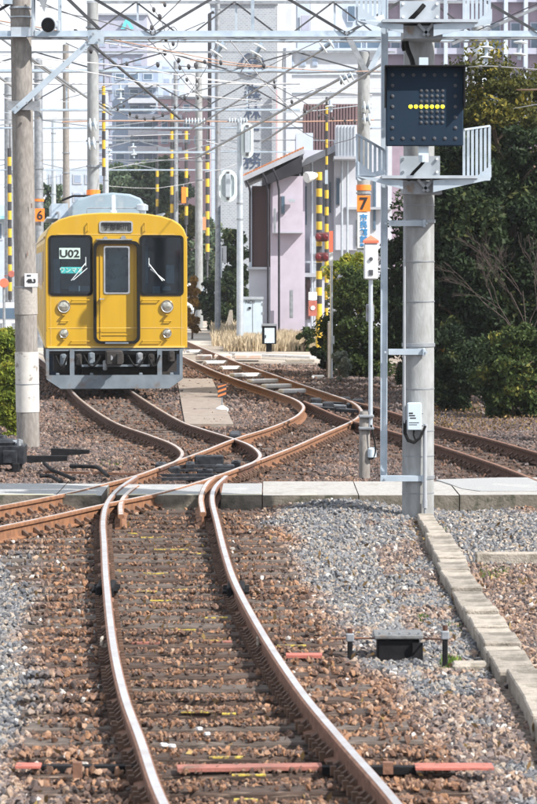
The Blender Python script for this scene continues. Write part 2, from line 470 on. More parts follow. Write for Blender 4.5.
# ------------------------------------------------------------ tracks: rail lines read off as points on the ground
ZR = 0.15
def LN(*pts): return [G(x, y, ZR) for x, y in pts]
A_L = smooth_line(LN((204, 880), (160, 797), (140, 740), (123.5, 694), (112.5, 642), (106, 582), (104, 545), (103, 520), (107, 503), (118, 489), (136, 476.5)))
A_R = smooth_line(LN((455, 880), (391, 797), (341, 740), (299, 689), (262, 633), (236, 585), (225, 554), (217, 522), (212, 500), (215, 487), (226, 476)))
E_L = smooth_line(LN((-70, 518), (0, 506), (65, 493.5), (100, 485), (138, 475), (160, 467), (179, 460), (205, 450.5), (234, 439), (269, 428), (291, 419), (301, 412), (303, 405.5), (293, 398.5), (269, 390), (240, 380.5), (210, 369), (180, 355), (150, 341), (130, 333)))
E_R = smooth_line(LN((-70, 540), (0, 526.5), (55, 515), (107, 503.5), (154, 494), (193, 483.5), (222, 474), (250, 463.5), (292, 447.5), (325, 433), (350, 422), (359, 416), (361, 410), (352, 402), (330, 394), (299, 383.6), (269, 373), (240, 363), (210, 351), (189, 342), (172, 334)))
def ext(pts, *w_): return smooth_line(pts + [Vector((x, y, ZR)) for x, y in w_])
B_L = ext(LN((158, 468.5), (176, 461), (182, 455), (180, 449.5), (170, 443), (149, 435), (112, 421), (80, 399)), (-4.35, 59.5), (-5.3, 68), (-6.7, 79), (-8.5, 92))
B_R = ext(LN((238, 468.8), (254, 462), (260, 455), (251, 446), (234, 439), (202, 429), (178, 420), (143, 399)), (-3.25, 60), (-4.2, 68.3), (-5.6, 79.4), (-7.4, 92.4))
D_L = smooth_line(LN((304, 401), (325, 410.5), (346, 419), (382, 428.5), (434, 444), (486, 461), (516, 472), (575, 496)))
D_R = smooth_line(LN((345, 399.5), (365, 404.5), (385, 410), (434, 425), (486, 438), (532, 451), (600, 470)))
G_1 = smooth_line(LN((217, 475), (209, 481), (204, 488), (201, 498), (203, 512)))
G_2 = smooth_line(LN((137, 485), (126, 494), (121, 503), (121, 514)))
ALLR = [A_L, A_R, E_L, E_R, B_L, B_R, D_L, D_R]
def dist_to(xy, lines, step=1):
    """distance in plan from points (n,2) to polylines"""
    best = np.full(len(xy), 1e9)
    for ln in lines:
        P = np.array([[p.x, p.y] for p in ln])
        a, b = P[:-1], P[1:]
        for i in range(len(a)):
            ab = b[i] - a[i]; L2 = (ab ** 2).sum() + 1e-9
            m_ = np.abs(xy[:, 1] - (a[i, 1] + b[i, 1]) / 2) < 2.4
            if not m_.any(): continue
            ap = xy[m_] - a[i]
            t = np.clip((ap @ ab) / L2, 0, 1)
            d_ = np.hypot(*(ap - t[:, None] * ab).T)
            best[m_] = np.minimum(best[m_], d_)
    return best
def vnoise(x, y, seed=0):
    """smooth 2-D noise, 0..1"""
    r = np.random.default_rng(seed).random((64, 64))
    xi = np.floor(x).astype(int); yi = np.floor(y).astype(int)
    fx = x - xi; fy = y - yi; fx = fx * fx * (3 - 2 * fx); fy = fy * fy * (3 - 2 * fy)
    g = lambda i, j: r[i % 64, j % 64]
    return (g(xi, yi) * (1 - fx) + g(xi + 1, yi) * fx) * (1 - fy) + (g(xi, yi + 1) * (1 - fx) + g(xi + 1, yi + 1) * fx) * fy

PATH_Y0, PATH_Y1 = 30.45, 32.1     # walkway across the tracks
def lerp_line(ln, y):
    for a, b in zip(ln[:-1], ln[1:]):
        if (a.y - y) * (b.y - y) <= 0 and a.y != b.y:
            return a.x + (b.x - a.x) * (y - a.y) / (b.y - a.y)
    return None
def ground_h(x, y):
    """height of the ballast bed"""
    h = 0.05 * (vnoise(x * 1.3 + 9, y * 0.9, 3) - 0.5) + 0.02 * (vnoise(x * 5, y * 4, 4) - 0.5)
    dr = dist_to(np.stack([x, y], 1), ALLR) if len(x) < 2000000 else np.full(len(x), 9.)
    k = np.clip((dr - 0.25) / 0.5, 0, 1)
    h = h * k - 0.045
    heap = np.exp(-((x - 0.75) / 0.65) ** 2) * np.clip((y - 26.5) / 3.5, 0, 1) * (y < PATH_Y0 + 0.3) * 0.11
    right = np.clip((x - 2.2) / 1.5, 0, 1) * np.clip((y - 27) / 3, 0, 1) * (y < PATH_Y0 + 0.3) * 0.12
    return h + (heap + right) * k

# ground: one sheet, fine near the camera, out to the horizon
def ground_sheet():
    xs = np.concatenate([[-900, -300, -100, -40, -20, -14], np.arange(-10, 10.01, 0.2), [14, 20, 40, 100, 300, 900]])
    ys = np.concatenate([[-60, -10, 0, 5], np.arange(8, 64, 0.25), np.arange(64, 120, 2), [140, 180, 250, 400, 900]])
    X, Y = np.meshgrid(xs, ys)
    h = ground_h(X.ravel(), Y.ravel())
    far = (np.abs(X.ravel()) > 10.5) | (Y.ravel() > 66) | (Y.ravel() < 7)
    h = np.where(far, -0.05, h)
    nx, ny = len(xs), len(ys)
    idx = np.arange(nx * ny).reshape(ny, nx)
    faces = np.stack([idx[:-1, :-1], idx[:-1, 1:], idx[1:, 1:], idx[1:, :-1]], -1).reshape(-1, 4)
    me = bpy.data.meshes.new('ground')
    me.from_pydata(np.stack([X.ravel(), Y.ravel(), h], 1).tolist(), [], faces.tolist())
    me.polygons.foreach_set('use_smooth', [True] * len(me.polygons))
    o = bpy.data.objects.new('ground', me); link(o); o['kind'] = 'structure'
    m, t, b = node_mat('earth_and_fine_gravel')
    N, L = t.nodes, t.links
    co = N.new('ShaderNodeTexCoord')
    n1 = N.new('ShaderNodeTexNoise'); n1.inputs['Scale'].default_value = 22; n1.inputs['Detail'].default_value = 8
    L.new(co.outputs['Object'], n1.inputs['Vector'])
    cr = N.new('ShaderNodeValToRGB'); cr.color_ramp.elements[0].position = .36; cr.color_ramp.elements[1].position = .66
    cr.color_ramp.elements[0].color = (.045, .035, .03, 1); cr.color_ramp.elements[1].color = (.20, .155, .125, 1)
    L.new(n1.outputs[0], cr.inputs[0])
    n2 = N.new('ShaderNodeTexNoise'); n2.inputs['Scale'].default_value = .22; n2.inputs['Detail'].default_value = 6
    L.new(co.outputs['Object'], n2.inputs['Vector'])
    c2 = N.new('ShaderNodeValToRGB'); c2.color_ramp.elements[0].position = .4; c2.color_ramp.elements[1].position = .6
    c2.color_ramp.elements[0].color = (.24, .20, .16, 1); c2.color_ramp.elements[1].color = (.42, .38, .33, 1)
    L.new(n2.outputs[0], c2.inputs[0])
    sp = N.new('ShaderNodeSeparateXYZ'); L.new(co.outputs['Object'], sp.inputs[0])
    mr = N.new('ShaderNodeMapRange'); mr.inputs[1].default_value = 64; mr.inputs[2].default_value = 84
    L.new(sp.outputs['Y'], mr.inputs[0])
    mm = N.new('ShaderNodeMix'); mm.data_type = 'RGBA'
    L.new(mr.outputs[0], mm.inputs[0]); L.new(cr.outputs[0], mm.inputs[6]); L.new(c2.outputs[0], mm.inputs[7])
    L.new(mm.outputs[2], b.inputs['Base Color']); b.inputs['Roughness'].default_value = .95
    bp = N.new('ShaderNodeBump'); bp.inputs['Strength'].default_value = .8; bp.inputs['Distance'].default_value = .03
    L.new(n1.outputs[0], bp.inputs['Height']); L.new(bp.outputs[0], b.inputs['Normal'])
    me.materials.append(m)
    return o
ground_sheet()

# --- rails
RAILP = [(-.062, 0), (-.062, .012), (-.012, .026), (-.009, .105), (-.032, .118), (-.033, .144), (-.019, .153), (.023, .153), (.033, .144), (.032, .118), (.009, .105), (.012, .026), (.062, .012), (.062, 0)]
def rail(line, parent, side=None, top=None, dz=0.0, name='rail', taper_end=None):
    side = side or M_rust; top = top or M_railtop
    n = len(RAILP); vs = []; fs = []; ms = []
    m_ = len(line); off = absloc(parent)
    for k, p in enumerate(line):
        t = line[min(k + 1, m_ - 1)] - line[max(k - 1, 0)]; t.z = 0; t.normalize()
        nx, ny = t.y, -t.x
        for u, z in RAILP:
            vs.append((p.x + nx * u - off.x, p.y + ny * u - off.y, z + dz - off.z))
    for k in range(m_ - 1):
        for i in range(n - 1):
            fs.append((k * n + i, k * n + i + 1, (k + 1) * n + i + 1, (k + 1) * n + i)); ms.append(1 if i == 6 else 0)
    fs.append(tuple(range(n))); ms.append(0); fs.append(tuple(range((m_ - 1) * n, m_ * n))); ms.append(0)
    me = bpy.data.meshes.new(name); me.from_pydata(vs, [], fs)
    me.materials.append(side); me.materials.append(top); me.polygons.foreach_set('material_index', ms)
    bm_ = bmesh.new(); bm_.from_mesh(me); bmesh.ops.recalc_face_normals(bm_, faces=bm_.faces); bm_.to_mesh(me); bm_.free()
    me.polygons.foreach_set('use_smooth', [True] * len(fs)); me.set_sharp_from_angle(angle=R(30))
    o = bpy.data.objects.new(name, me); link(o, parent)
    return o
M_fast = mat('dark_rusty_clip', (0.13, 0.075, 0.05), (0.07, 0.042, 0.03), 12, .85, bump=.3)
def fastenings(lines, parent, spacing=0.3, big=1.0):
    """chairs, clips and bolts at the foot of each rail, too small and many to pick apart"""
    mb = MB()
    for ln in lines:
        acc = 0
        for a, b in zip(ln[:-1], ln[1:]):
            L_ = (b - a).length; t = (b - a); t.z = 0; t.normalize(); nrm = Vector((t.y, -t.x, 0))
            while acc < L_:
                p = a + (b - a) * (acc / L_) if L_ > 0 else a
                ang = math.atan2(t.y, t.x); rot = Matrix.Rotation(ang, 3, 'Z')
                for sg in (-1, 1):
                    if random.random() < .14: continue
                    c = p + nrm * (sg * .075 * big)
                    # wedge-shaped clip leaning on the web
                    e = nrm * sg
                    w2 = .03 * big; h = .062 * big + random.uniform(-.008, .008)
                    o_ = [p + e * .020 - t * w2, p + e * .020 + t * w2, p + e * .13 * big + t * w2, p + e * .13 * big - t * w2]
                    z0 = 0.0
                    mb.add([(q.x, q.y, z0 + .012) for q in o_] + [(o_[0].x, o_[0].y, h + .02), (o_[1].x, o_[1].y, h + .02)],
                           [(0, 1, 2, 3), (0, 4, 5, 1), (3, 2, 5, 4), (0, 3, 4), (1, 5, 2)])
                    mb.box((p.x + e.x * .115 * big, p.y + e.y * .115 * big, .025), (.03, .03, .05), rot)
                acc += spacing * random.uniform(.92, 1.08)
            acc -= L_
    o = mb.build('rail_fastening', M_fast, parent); o['kind'] = 'stuff'
    return o
SLM = {}
def sleeper_mesh(length, m_, wd=.2):
    key = (round(length, 1), m_.name, random.randint(0, 2))
    if key in SLM: return SLM[key]
    mb = MB(); n = 6
    # slightly uneven, chamfered baulk
    rings = []
    for k in range(n + 1):
        x = -length / 2 + length * k / n
        j = lambda a: random.uniform(-a, a)
        rings.append([(x, -wd / 2 + j(.006), -.12), (x, -wd / 2 + j(.006), -.014 + j(.004)), (x, -wd / 2 + .014, j(.003)), (x, wd / 2 - .014, j(.003)), (x, wd / 2 + j(.006), -.014), (x, wd / 2 + j(.006), -.12)])
    vs = [p for r in rings for p in r]; fs = []
    for k in range(n):
        for i in range(5):
            fs.append((k * 6 + i, (k + 1) * 6 + i, (k + 1) * 6 + i + 1, k * 6 + i + 1))
    fs.append(tuple(range(6))); fs.append(tuple(range(n * 6, n * 6 + 6)))
    mb.add(vs, fs)
    me = bpy.data.meshes.new('sleeper'); me.from_pydata(mb.v, [], mb.f); me.materials.append(m_)
    bm_ = bmesh.new(); bm_.from_mesh(me); bmesh.ops.recalc_face_normals(bm_, faces=bm_.faces); bm_.to_mesh(me); bm_.free()
    SLM[key] = me
    return me
SLEEPERS = []      # (x, y, angle, length) for thinning the stones above them
def sleeper(cx, cy, ang, length, parent, m_, z=-.002, wd=.2, rec=True, label=None, name='sleeper'):
    o = bpy.data.objects.new(name, sleeper_mesh(length, m_, wd))
    off = absloc(parent)
    o.location = (cx - off.x, cy - off.y, z + random.uniform(-.006, .002)); o.rotation_euler = (0, random.uniform(-.003, .003), ang)
    link(o, parent)
    if rec: SLEEPERS.append((cx, cy, ang, length))
    if label: o['label'] = label
    return o

tA = thing('railway_track', 'curved foreground track with polished rails on half buried wooden sleepers', 'railway track', (-.4, 20, 0), group='railway tracks')
rail(A_L, tA, M_rust, M_railtop, .002); rail(A_R, tA, M_rust, M_railtop, .002)
rail(G_1, tA, M_rustl, M_railtopr, -.004, 'check_rail', ); rail(G_2, tA, M_rustl, M_railtopr, -.006, 'check_rail')
fastenings([[p for p in A_L if p.y < 30.3], [p for p in A_R if p.y < 30.3]], tA, .145, .62)
def mid(la, lb, y):
    a, b = lerp_line(la, y), lerp_line(lb, y)
    return None if a is None or b is None else (a + b) / 2
y = 11.2; k = 0
while y < 30.2:
    m_ = mid(A_L, A_R, y)
    if m_ is not None:
        nearj = max(0, (y - 22) / 8)
        ln_ = 2.2 + .9 * max(0, nearj) + random.uniform(-.08, .08)
        ang = 0.10 * (1 - (y - 11) / 12) if y < 23 else -0.02
        sleeper(m_ - .35 * nearj, y, ang * .35 + random.uniform(-.012, .012), ln_, tA, M_sleepg if random.random() < .3 else M_sleep, wd=random.uniform(.17, .22))
    y += .50 + random.uniform(-.02, .02); k += 1

tE = thing('railway_track', 'crossover track from the left edge curving away to the far left under the wires', 'railway track', (-.5, 40, 0), group='railway tracks')
rail(E_L, tE, M_rustl, M_railtopr); rail(E_R, tE, M_rustl, M_railtopr)
fastenings([[p for p in E_L if p.y < PATH_Y0 or 32.2 < p.y < 46], [p for p in E_R if p.y < PATH_Y0 or 32.2 < p.y < 46]], tE, .27, .85)
tB = thing('railway_track', 'rusty branch track that the yellow train stands on', 'railway track', (-2.5, 48, 0), group='railway tracks')
rail(B_L, tB, M_rustd, M_railtopr, .001); rail(B_R, tB, M_rustd, M_railtopr, .001)
fastenings([[p for p in B_L if p.y < 60], [p for p in B_R if p.y < 60]], tB, .3, .75)
tD = thing('railway_track', 'rusty track leaving to the right edge behind the tall signal pole', 'railway track', (2.5, 38, 0), group='railway tracks')
rail(D_L, tD, M_rustd, M_rust, .001); rail(D_R, tD, M_rustd, M_rust, .001)
fastenings([D_L, D_R], tD, .3, .75)

# sleepers under the far tracks, laid square to each track
def lay(la, lb, y0, y1, parent, m_, sp=.62, extra=0.0, slope=True):
    y = y0
    while y < y1:
        a, b = lerp_line(la, y), lerp_line(lb, y)
        a2, b2 = lerp_line(la, y + .5), lerp_line(lb, y + .5)
        if None not in (a, b, a2, b2):
            sx = ((a2 + b2) - (a + b)) / 2 / .5
            sleeper((a + b) / 2, y, -math.atan(sx) * .7, 2.15 + extra, parent, m_)
        y += sp * random.uniform(.96, 1.04)
lay(E_L, E_R, 32.5, 36.5, tE, M_sleep, .58, .9)
lay(E_L, E_R, 36.9, 52, tE, M_sleep, .6)
lay(B_L, B_R, 37.0, 66, tB, M_sleepg, .62)
lay(D_L, D_R, 25, 45.5, tD, M_sleep, .62)
# left approach of the crossover: it runs nearly across the view
for k in range(9):
    t = k / 8
    a = G(-60 + 150 * t, 517.5 - 27 * t, 0); b = G(-40 + 145 * t, 534 - 30 * t, 0)
    c = (a + b) / 2; sleeper(c.x, c.y, math.atan2(b.y - a.y, b.x - a.x), 2.2, tE, M_sleep)
# pale concrete sleepers on the far stretch of the crossover track
M_pale = mat('pale_concrete_sleeper', (.68, .68, .68), (.56, .56, .56), 8, .8, bump=.2, c3=(.3, .26, .23), s3=6, t3=(.58, .7))
for (xa, ya, xb, yb) in [(206, 362.5, 229, 362), (222, 368, 243, 367.5), (236, 375.5, 256, 374.5), (253, 381.5, 274, 380.5), (267, 386.5, 289, 385.5), (284, 391.5, 305, 390.5), (190, 351.5, 205, 351)]:
    a, b = G(xa, ya, .05), G(xb, yb, .05)
    c = (a + b) / 2
    mb = MB(); L_ = (b - a).length
    mb.cbox((0, 0, 0), (L_, .30, .09), .02)
    mb.box((0, .31, -.03), (L_ * .9, .12, .04))
    o = mb.build('concrete_sleeper', M_pale, tE, local=True)
    o.location = c - absloc(tE); o.rotation_euler = (0, 0, math.atan2(b.y - a.y, b.x - a.x) * .5)
# slabs where a path crosses the far track
M_xing = mat('salmon_stained_slab', (.50, .34, .27), (.42, .38, .35), 6, .9, bump=.3, c3=(.55, .55, .53), s3=3, t3=(.5, .6))
for (x0, x1, yy) in [(196, 212, 355.5), (214, 232, 355.0), (234, 262, 354.6)]:
    a, b = G(x0, yy, .13), G(x1, yy, .13)
    mb = MB(); mb.cbox((0, 0, 0), ((b - a).length * .97, 1.1, .12), .02)
    o = mb.build('crossing_slab', M_xing, tE, local=True); o.location = (a + b) / 2 - absloc(tE) - Vector((0, 0, .05))

# painted and fitted things on the foreground track
def plank(mb, a, b, wd, z, th, mi=0):
    return mb.bar((a.x, a.y, z), (b.x, b.y, z), wd, th, mi)
def strip(name, x0, x1, py, z, wd, th, m_, parent, y2=None):
    a, b = G(x0, py, z), G(x1, y2 or py, z)
    mb = MB(); plank(mb, a, b, wd, z - th / 2, th)
    return mb.build(name, m_, parent)
strip('painted_plate', 177, 322, 766.5, .03, .115, .02, M_pink, tA, 764.5)
tiebar = thing('tie_bar', 'black iron bar across the nearest sleepers with a red end plate at the right', 'tie bar', tuple(G(400, 766, 0)))
strip('bar', 322, 416, 766, .035, .06, .04, M_black, tiebar)
strip('red_end_plate', 415, 493, 765.5, .045, .15, .012, M_red, tiebar)
strip('lug', 383, 393, 762, .08, .05, .06, M_rust, tiebar)
tiebar2 = thing('tie_bar', 'black iron bar left of the nearest rail with a worn red end', 'tie bar', tuple(G(60, 765, 0)))
strip('bar', 40, 150, 765, .035, .06, .04, M_black, tiebar2)
strip('red_end_plate', 16, 41, 764.5, .045, .11, .012, M_red, tiebar2)
strip('lug', 73, 82, 762, .09, .05, .08, M_rust, tiebar2)
strip('painted_plate', 286, 322, 654, .03, .12, .02, M_red, tA)
for (x0, x1, yy) in [(132, 160, 642), (205, 232, 641)]:
    strip('painted_plate', x0, x1, yy, .008, .06, .012, M_pink, tA)
for (x0, x1, yy, wd) in [(209, 243, 756.5, .03), (232, 266, 774, .035), (234, 258, 799, .04), (181, 213, 711, .05), (222, 236, 713, .03), (277, 306, 645, .04),
                    (154, 188, 549, .035), (143, 168, 573, .05), (136, 157, 591, .05), (173, 187, 589, .035), (150, 172, 600, .03), (205, 228, 617, .035), (128, 140, 533, .04),
                    (141, 162, 537, .03), (190, 206, 553, .03), (206, 222, 640, .03), (170, 196, 629, .025)]:
    strip('paint_mark', x0, x1, yy, .012 + random.random() * .01, wd, .008, M_yellowpaint, tA)
for (x, yy) in [(199, 729), (207, 734), (164, 745), (172, 746)]:
    a = G(x, yy, .03); mb = MB(); mb.cbox((0, 0, 0), (.045, .03, .022), .008)
    o = mb.build('white_chip', M_white, tA, local=True); o.location = a - absloc(tA); o.rotation_euler = (0, .2, random.random() * 3)
# fishplates at the rail joints and small white tags
for (x, yy, sgn) in [(106, 586, 1), (236, 587, 1)]:
    p = G(x, yy, .09); mb = MB()
    for s_ in (-1, 1):
        mb.cbox((p.x + s_ * .045, p.y, .07), (.05, .5, .09), .012)
        for q in (-.17, 0, .17): mb.cyl((p.x + s_ * .06, p.y + q, .07), (p.x + s_ * .105, p.y + q, .07), .018, n=6)
    mb.build('fishplate', M_black, tA)
for (x, yy) in [(102, 641), (258, 641)]:
    p = G(x, yy, .10); mb = MB(); mb.cbox((p.x, p.y, .10), (.022, .11, .055), .006)
    mb.box((p.x + .015, p.y, .07), (.04, .08, .015))
    mb.build('joint_tag', M_kerb if x != 119 else M_yellowpaint, tA)

# ------------------------------------------------------------ walkway across the tracks
path = thing('footpath', None, None, (0, PATH_Y0, 0)); path['kind'] = 'structure'
def slab(x0, x1, y0, y1, m_, z=.14, name='path_slab', jag=0, th=.22, mats=None):
    """slab with a slightly irregular front edge"""
    n = max(2, int((x1 - x0) / .25)); mb = MB()
    top0, top1 = [], []
    for k in range(n + 1):
        x = x0 + (x1 - x0) * k / n
        jj = random.uniform(-jag, jag)
        top0.append((x, y0 + jj, z + random.uniform(-.003, .003))); top1.append((x, y1, z))
    for k in range(n):
        a, b, c, d = top0[k], top0[k + 1], top1[k + 1], top1[k]
        mb.add([a, b, c, d], [(0, 1, 2, 3)], 0)
        mb.add([(a[0], a[1], z - th), (b[0], b[1], z - th), b, a], [(0, 1, 2, 3)], 1 if mats else 0)
        mb.add([(c[0], c[1], z - th), (d[0], d[1], z - th), d, c], [(0, 1, 2, 3)], 1 if mats else 0)
    for (p, q) in ((top0[0], top1[0]), (top0[-1], top1[-1])):
        mb.add([(p[0], p[1], z - th), p, q, (q[0], q[1], z - th)], [(0, 1, 2, 3)], 1 if mats else 0)
    return mb.build(name, mats or m_, path)
xl = lambda px: G(px, 490, .14).x
# left of the near track, between its rails, right of it
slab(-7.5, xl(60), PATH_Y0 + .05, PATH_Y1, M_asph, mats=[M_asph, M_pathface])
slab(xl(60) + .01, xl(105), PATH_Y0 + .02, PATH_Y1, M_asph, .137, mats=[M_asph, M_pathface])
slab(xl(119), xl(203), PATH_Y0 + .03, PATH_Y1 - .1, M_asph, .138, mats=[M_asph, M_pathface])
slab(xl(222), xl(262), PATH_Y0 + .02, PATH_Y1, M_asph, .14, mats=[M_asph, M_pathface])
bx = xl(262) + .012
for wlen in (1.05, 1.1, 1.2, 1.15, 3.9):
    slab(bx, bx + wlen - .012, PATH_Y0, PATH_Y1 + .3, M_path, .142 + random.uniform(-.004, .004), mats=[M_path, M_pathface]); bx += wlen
# asphalt patch laid over the right end
mb = MB(); pts = [(436, 479.5), (450, 484), (462, 488.5), (480, 491), (600, 491), (600, 477.5), (500, 477.5)]
pp = [G(x, y_, .15) for x, y_ in pts]
mb.add([(p.x, p.y, .151) for p in pp] + [(p.x, p.y, .13) for p in pp], [tuple(range(7)), tuple(range(13, 6, -1))] + [(i, 7 + i, 7 + (i + 1) % 7, (i + 1) % 7) for i in range(7)])
mb.build('asphalt_patch', M_asph, path)
# thin yellow line along the front edge
for (x0, x1) in [(0, 58), (62, 100), (122, 150), (165, 200), (223, 262), (300, 316)]:
    a, b = xl(x0), xl(x1); mb = MB(); mb.box(((a + b) / 2, PATH_Y0 + .075, .143), (b - a, .05, .006))
    mb.build('edge_line', mat('thin_yellow_line', (.62, .56, .36), (.50, .47, .38), 9, .8) if 'thin_yellow_line' not in MATS else MATS['thin_yellow_line'], path)

# ------------------------------------------------------------ kerb stones at the right
M_kerbd = mat('darker_kerb_stone', (0.27, 0.24, 0.205), (0.19, 0.17, 0.145), 16, 0.9, bump=0.9, c3=(0.12, 0.105, 0.085), s3=6, t3=(0.5, 0.62))
kerb = thing('stone_kerb', 'row of pale worn kerb stones running from the signal pole down to the right edge', 'kerb', (1.6, 22, 0))
y = 29.0
while y > 14.3:
    L_ = random.choice((.3, .6, .58, .62, .3))
    wdt = .25 if y < 27.3 else .17
    cx = 1.60 + (.03 if 24.5 < y else 0) + random.uniform(-.008, .008) + (0.05 if y < 17.9 else 0)
    mb = MB(); mb.cbox((0, 0, 0), (wdt + random.uniform(-.008, .008), L_ - random.uniform(.008, .03), .16), .009)
    o = mb.build('kerb_stone', random.choice((M_kerb, M_kerb, M_kerbd)), kerb, local=True)
    o.location = Vector((cx, y - L_ / 2, -.015 + random.uniform(-.022, .016))) - absloc(kerb)
    o.rotation_euler = (random.uniform(-.02, .02), random.uniform(-.02, .02), random.uniform(-.02, .02))
    y -= L_
tk = thing('edging_kerb', 'low mossy concrete edging running to the right frame edge behind the kerb stones', 'kerb', (2.4, 25.1, 0))
x = 1.86
for L_ in (.98, .6, .6, .9):
    mb = MB(); mb.cbox((0, 0, 0), (L_ - .015, .13, .13), .012)
    o = mb.build('edging_block', M_kerb, tk, local=True); o.location = Vector((x + L_ / 2, 25.15, .0)) - absloc(tk); x += L_

# ------------------------------------------------------------ ballast: crushed stone, instanced
def stone_mesh(i, seed, flat):
    rr = random.Random(seed); bm_ = bmesh.new()
    for k in range(11):
        th = rr.random() * 6.283; u = rr.uniform(-1, 1); q = math.sqrt(1 - u * u); s_ = rr.uniform(.85, 1.1)
        bm_.verts.new((q * math.cos(th) * s_ * rr.uniform(.9, 1.2), q * math.sin(th) * s_ * .85, u * s_ * flat))
    bmesh.ops.convex_hull(bm_, input=bm_.verts)
    for v in [v for v in bm_.verts if not v.link_faces]: bm_.verts.remove(v)
    me = bpy.data.meshes.new('stone'); bm_.to_mesh(me); bm_.free()
    me.materials.append(M_stone)
    o = bpy.data.objects.new('stone', me)
    return o
def make_stone_mat():
    m, t, b = node_mat('crushed_stone')
    N, L = t.nodes, t.links
    a1 = N.new('ShaderNodeAttribute'); a1.attribute_name = 'rust'; a1.attribute_type = 'INSTANCER'
    a2 = N.new('ShaderNodeAttribute'); a2.attribute_name = 'val'; a2.attribute_type = 'INSTANCER'
    cr = N.new('ShaderNodeValToRGB')            # grey stones
    e = cr.color_ramp.elements; e[0].position = 0; e[0].color = (.05, .055, .065, 1); e[1].position = 1; e[1].color = (.60, .60, .59, 1)
    for p_, c_ in ((.25, (.12, .13, .15)), (.5, (.205, .215, .235)), (.7, (.30, .29, .275)), (.85, (.33, .26, .20))):
        x_ = e.new(p_); x_.color = (*c_, 1)
    cq = N.new('ShaderNodeValToRGB')            # rust-stained stones
    e = cq.color_ramp.elements; e[0].position = 0; e[0].color = (.045, .03, .025, 1); e[1].position = 1; e[1].color = (.50, .42, .36, 1)
    for p_, c_ in ((.25, (.10, .053, .034)), (.5, (.20, .100, .056)), (.72, (.34, .175, .09)), (.88, (.42, .28, .20))):
        x_ = e.new(p_); x_.color = (*c_, 1)
    L.new(a2.outputs['Fac'], cr.inputs[0]); L.new(a2.outputs['Fac'], cq.inputs[0])
    co = N.new('ShaderNodeTexCoord'); n1 = N.new('ShaderNodeTexNoise'); n1.inputs['Scale'].default_value = 1.6; n1.inputs['Detail'].default_value = 5
    L.new(co.outputs['Object'], n1.inputs['Vector'])
    ml = N.new('ShaderNodeMath'); ml.operation = 'MULTIPLY_ADD'; ml.inputs[1].default_value = .7; ml.inputs[2].default_value = -.35
    L.new(n1.outputs[0], ml.inputs[0])
    ad = N.new('ShaderNodeMath'); ad.operation = 'ADD'; ad.use_clamp = True
    L.new(a1.outputs['Fac'], ad.inputs[0]); L.new(ml.outputs[0], ad.inputs[1])
    mm = N.new('ShaderNodeMix'); mm.data_type = 'RGBA'
    L.new(ad.outputs[0], mm.inputs[0]); L.new(cr.outputs[0], mm.inputs[6]); L.new(cq.outputs[0], mm.inputs[7])
    L.new(mm.outputs[2], b.inputs['Base Color']); b.inputs['Roughness'].default_value = .82
    n2 = N.new('ShaderNodeTexNoise'); n2.inputs['Scale'].default_value = 7; L.new(co.outputs['Object'], n2.inputs['Vector'])
    bp = N.new('ShaderNodeBump'); bp.inputs['Strength'].default_value = .5; bp.inputs['Distance'].default_value = .15
    L.new(n2.outputs[0], bp.inputs['Height']); L.new(bp.outputs[0], b.inputs['Normal'])
    return m
M_stone = make_stone_mat()
scol = bpy.data.collections.new('stone_shapes')
STONES = [stone_mesh(i, 100 + i, (.55, .75, .65, .9)[i % 4]) for i in range(9)]
for o in STONES: scol.objects.link(o)

def scatter_gn(name, pts, scl, rot, attrs, coll, kind='stuff', label=None, cat=None):
    n = len(pts)
    me = bpy.data.meshes.new(name); me.vertices.add(n); me.vertices.foreach_set('co', np.asarray(pts, np.float32).ravel())
    def at(nm, ty, arr, key='value'):
        a = me.attributes.new(nm, ty, 'POINT'); a.data.foreach_set(key, np.ascontiguousarray(arr).ravel())
    at('sc', 'FLOAT', scl.astype(np.float32)); at('rt', 'FLOAT_VECTOR', rot.astype(np.float32), 'vector')
    at('pick', 'INT', RNG.integers(0, len(coll.objects), n).astype(np.int32))
    for k_, a_ in attrs.items(): at(k_, 'FLOAT', a_.astype(np.float32))
    o = bpy.data.objects.new(name, me); link(o)
    ng = bpy.data.node_groups.new(name, 'GeometryNodeTree')
    ng.interface.new_socket('Geometry', in_out='INPUT', socket_type='NodeSocketGeometry')
    ng.interface.new_socket('Geometry', in_out='OUTPUT', socket_type='NodeSocketGeometry')
    N, L = ng.nodes, ng.links
    gi, go = N.new('NodeGroupInput'), N.new('NodeGroupOutput')
    ip = N.new('GeometryNodeInstanceOnPoints'); ci = N.new('GeometryNodeCollectionInfo')
    ci.inputs['Collection'].default_value = coll; ci.inputs['Separate Children'].default_value = True; ci.inputs['Reset Children'].default_value = True
    def na(nm, ty):
        q = N.new('GeometryNodeInputNamedAttribute'); q.data_type = ty; q.inputs['Name'].default_value = nm; return q.outputs['Attribute']
    L.new(gi.outputs[0], ip.inputs['Points']); L.new(ci.outputs[0], ip.inputs['Instance'])
    ip.inputs['Pick Instance'].default_value = True
    L.new(na('pick', 'INT'), ip.inputs['Instance Index']); L.new(na('rt', 'FLOAT_VECTOR'), ip.inputs['Rotation']); L.new(na('sc', 'FLOAT'), ip.inputs['Scale'])
    L.new(ip.outputs[0], go.inputs[0])
    md = o.modifiers.new('scatter', 'NODES'); md.node_group = ng
    o['kind'] = kind
    tag(o, label, cat)
    return o
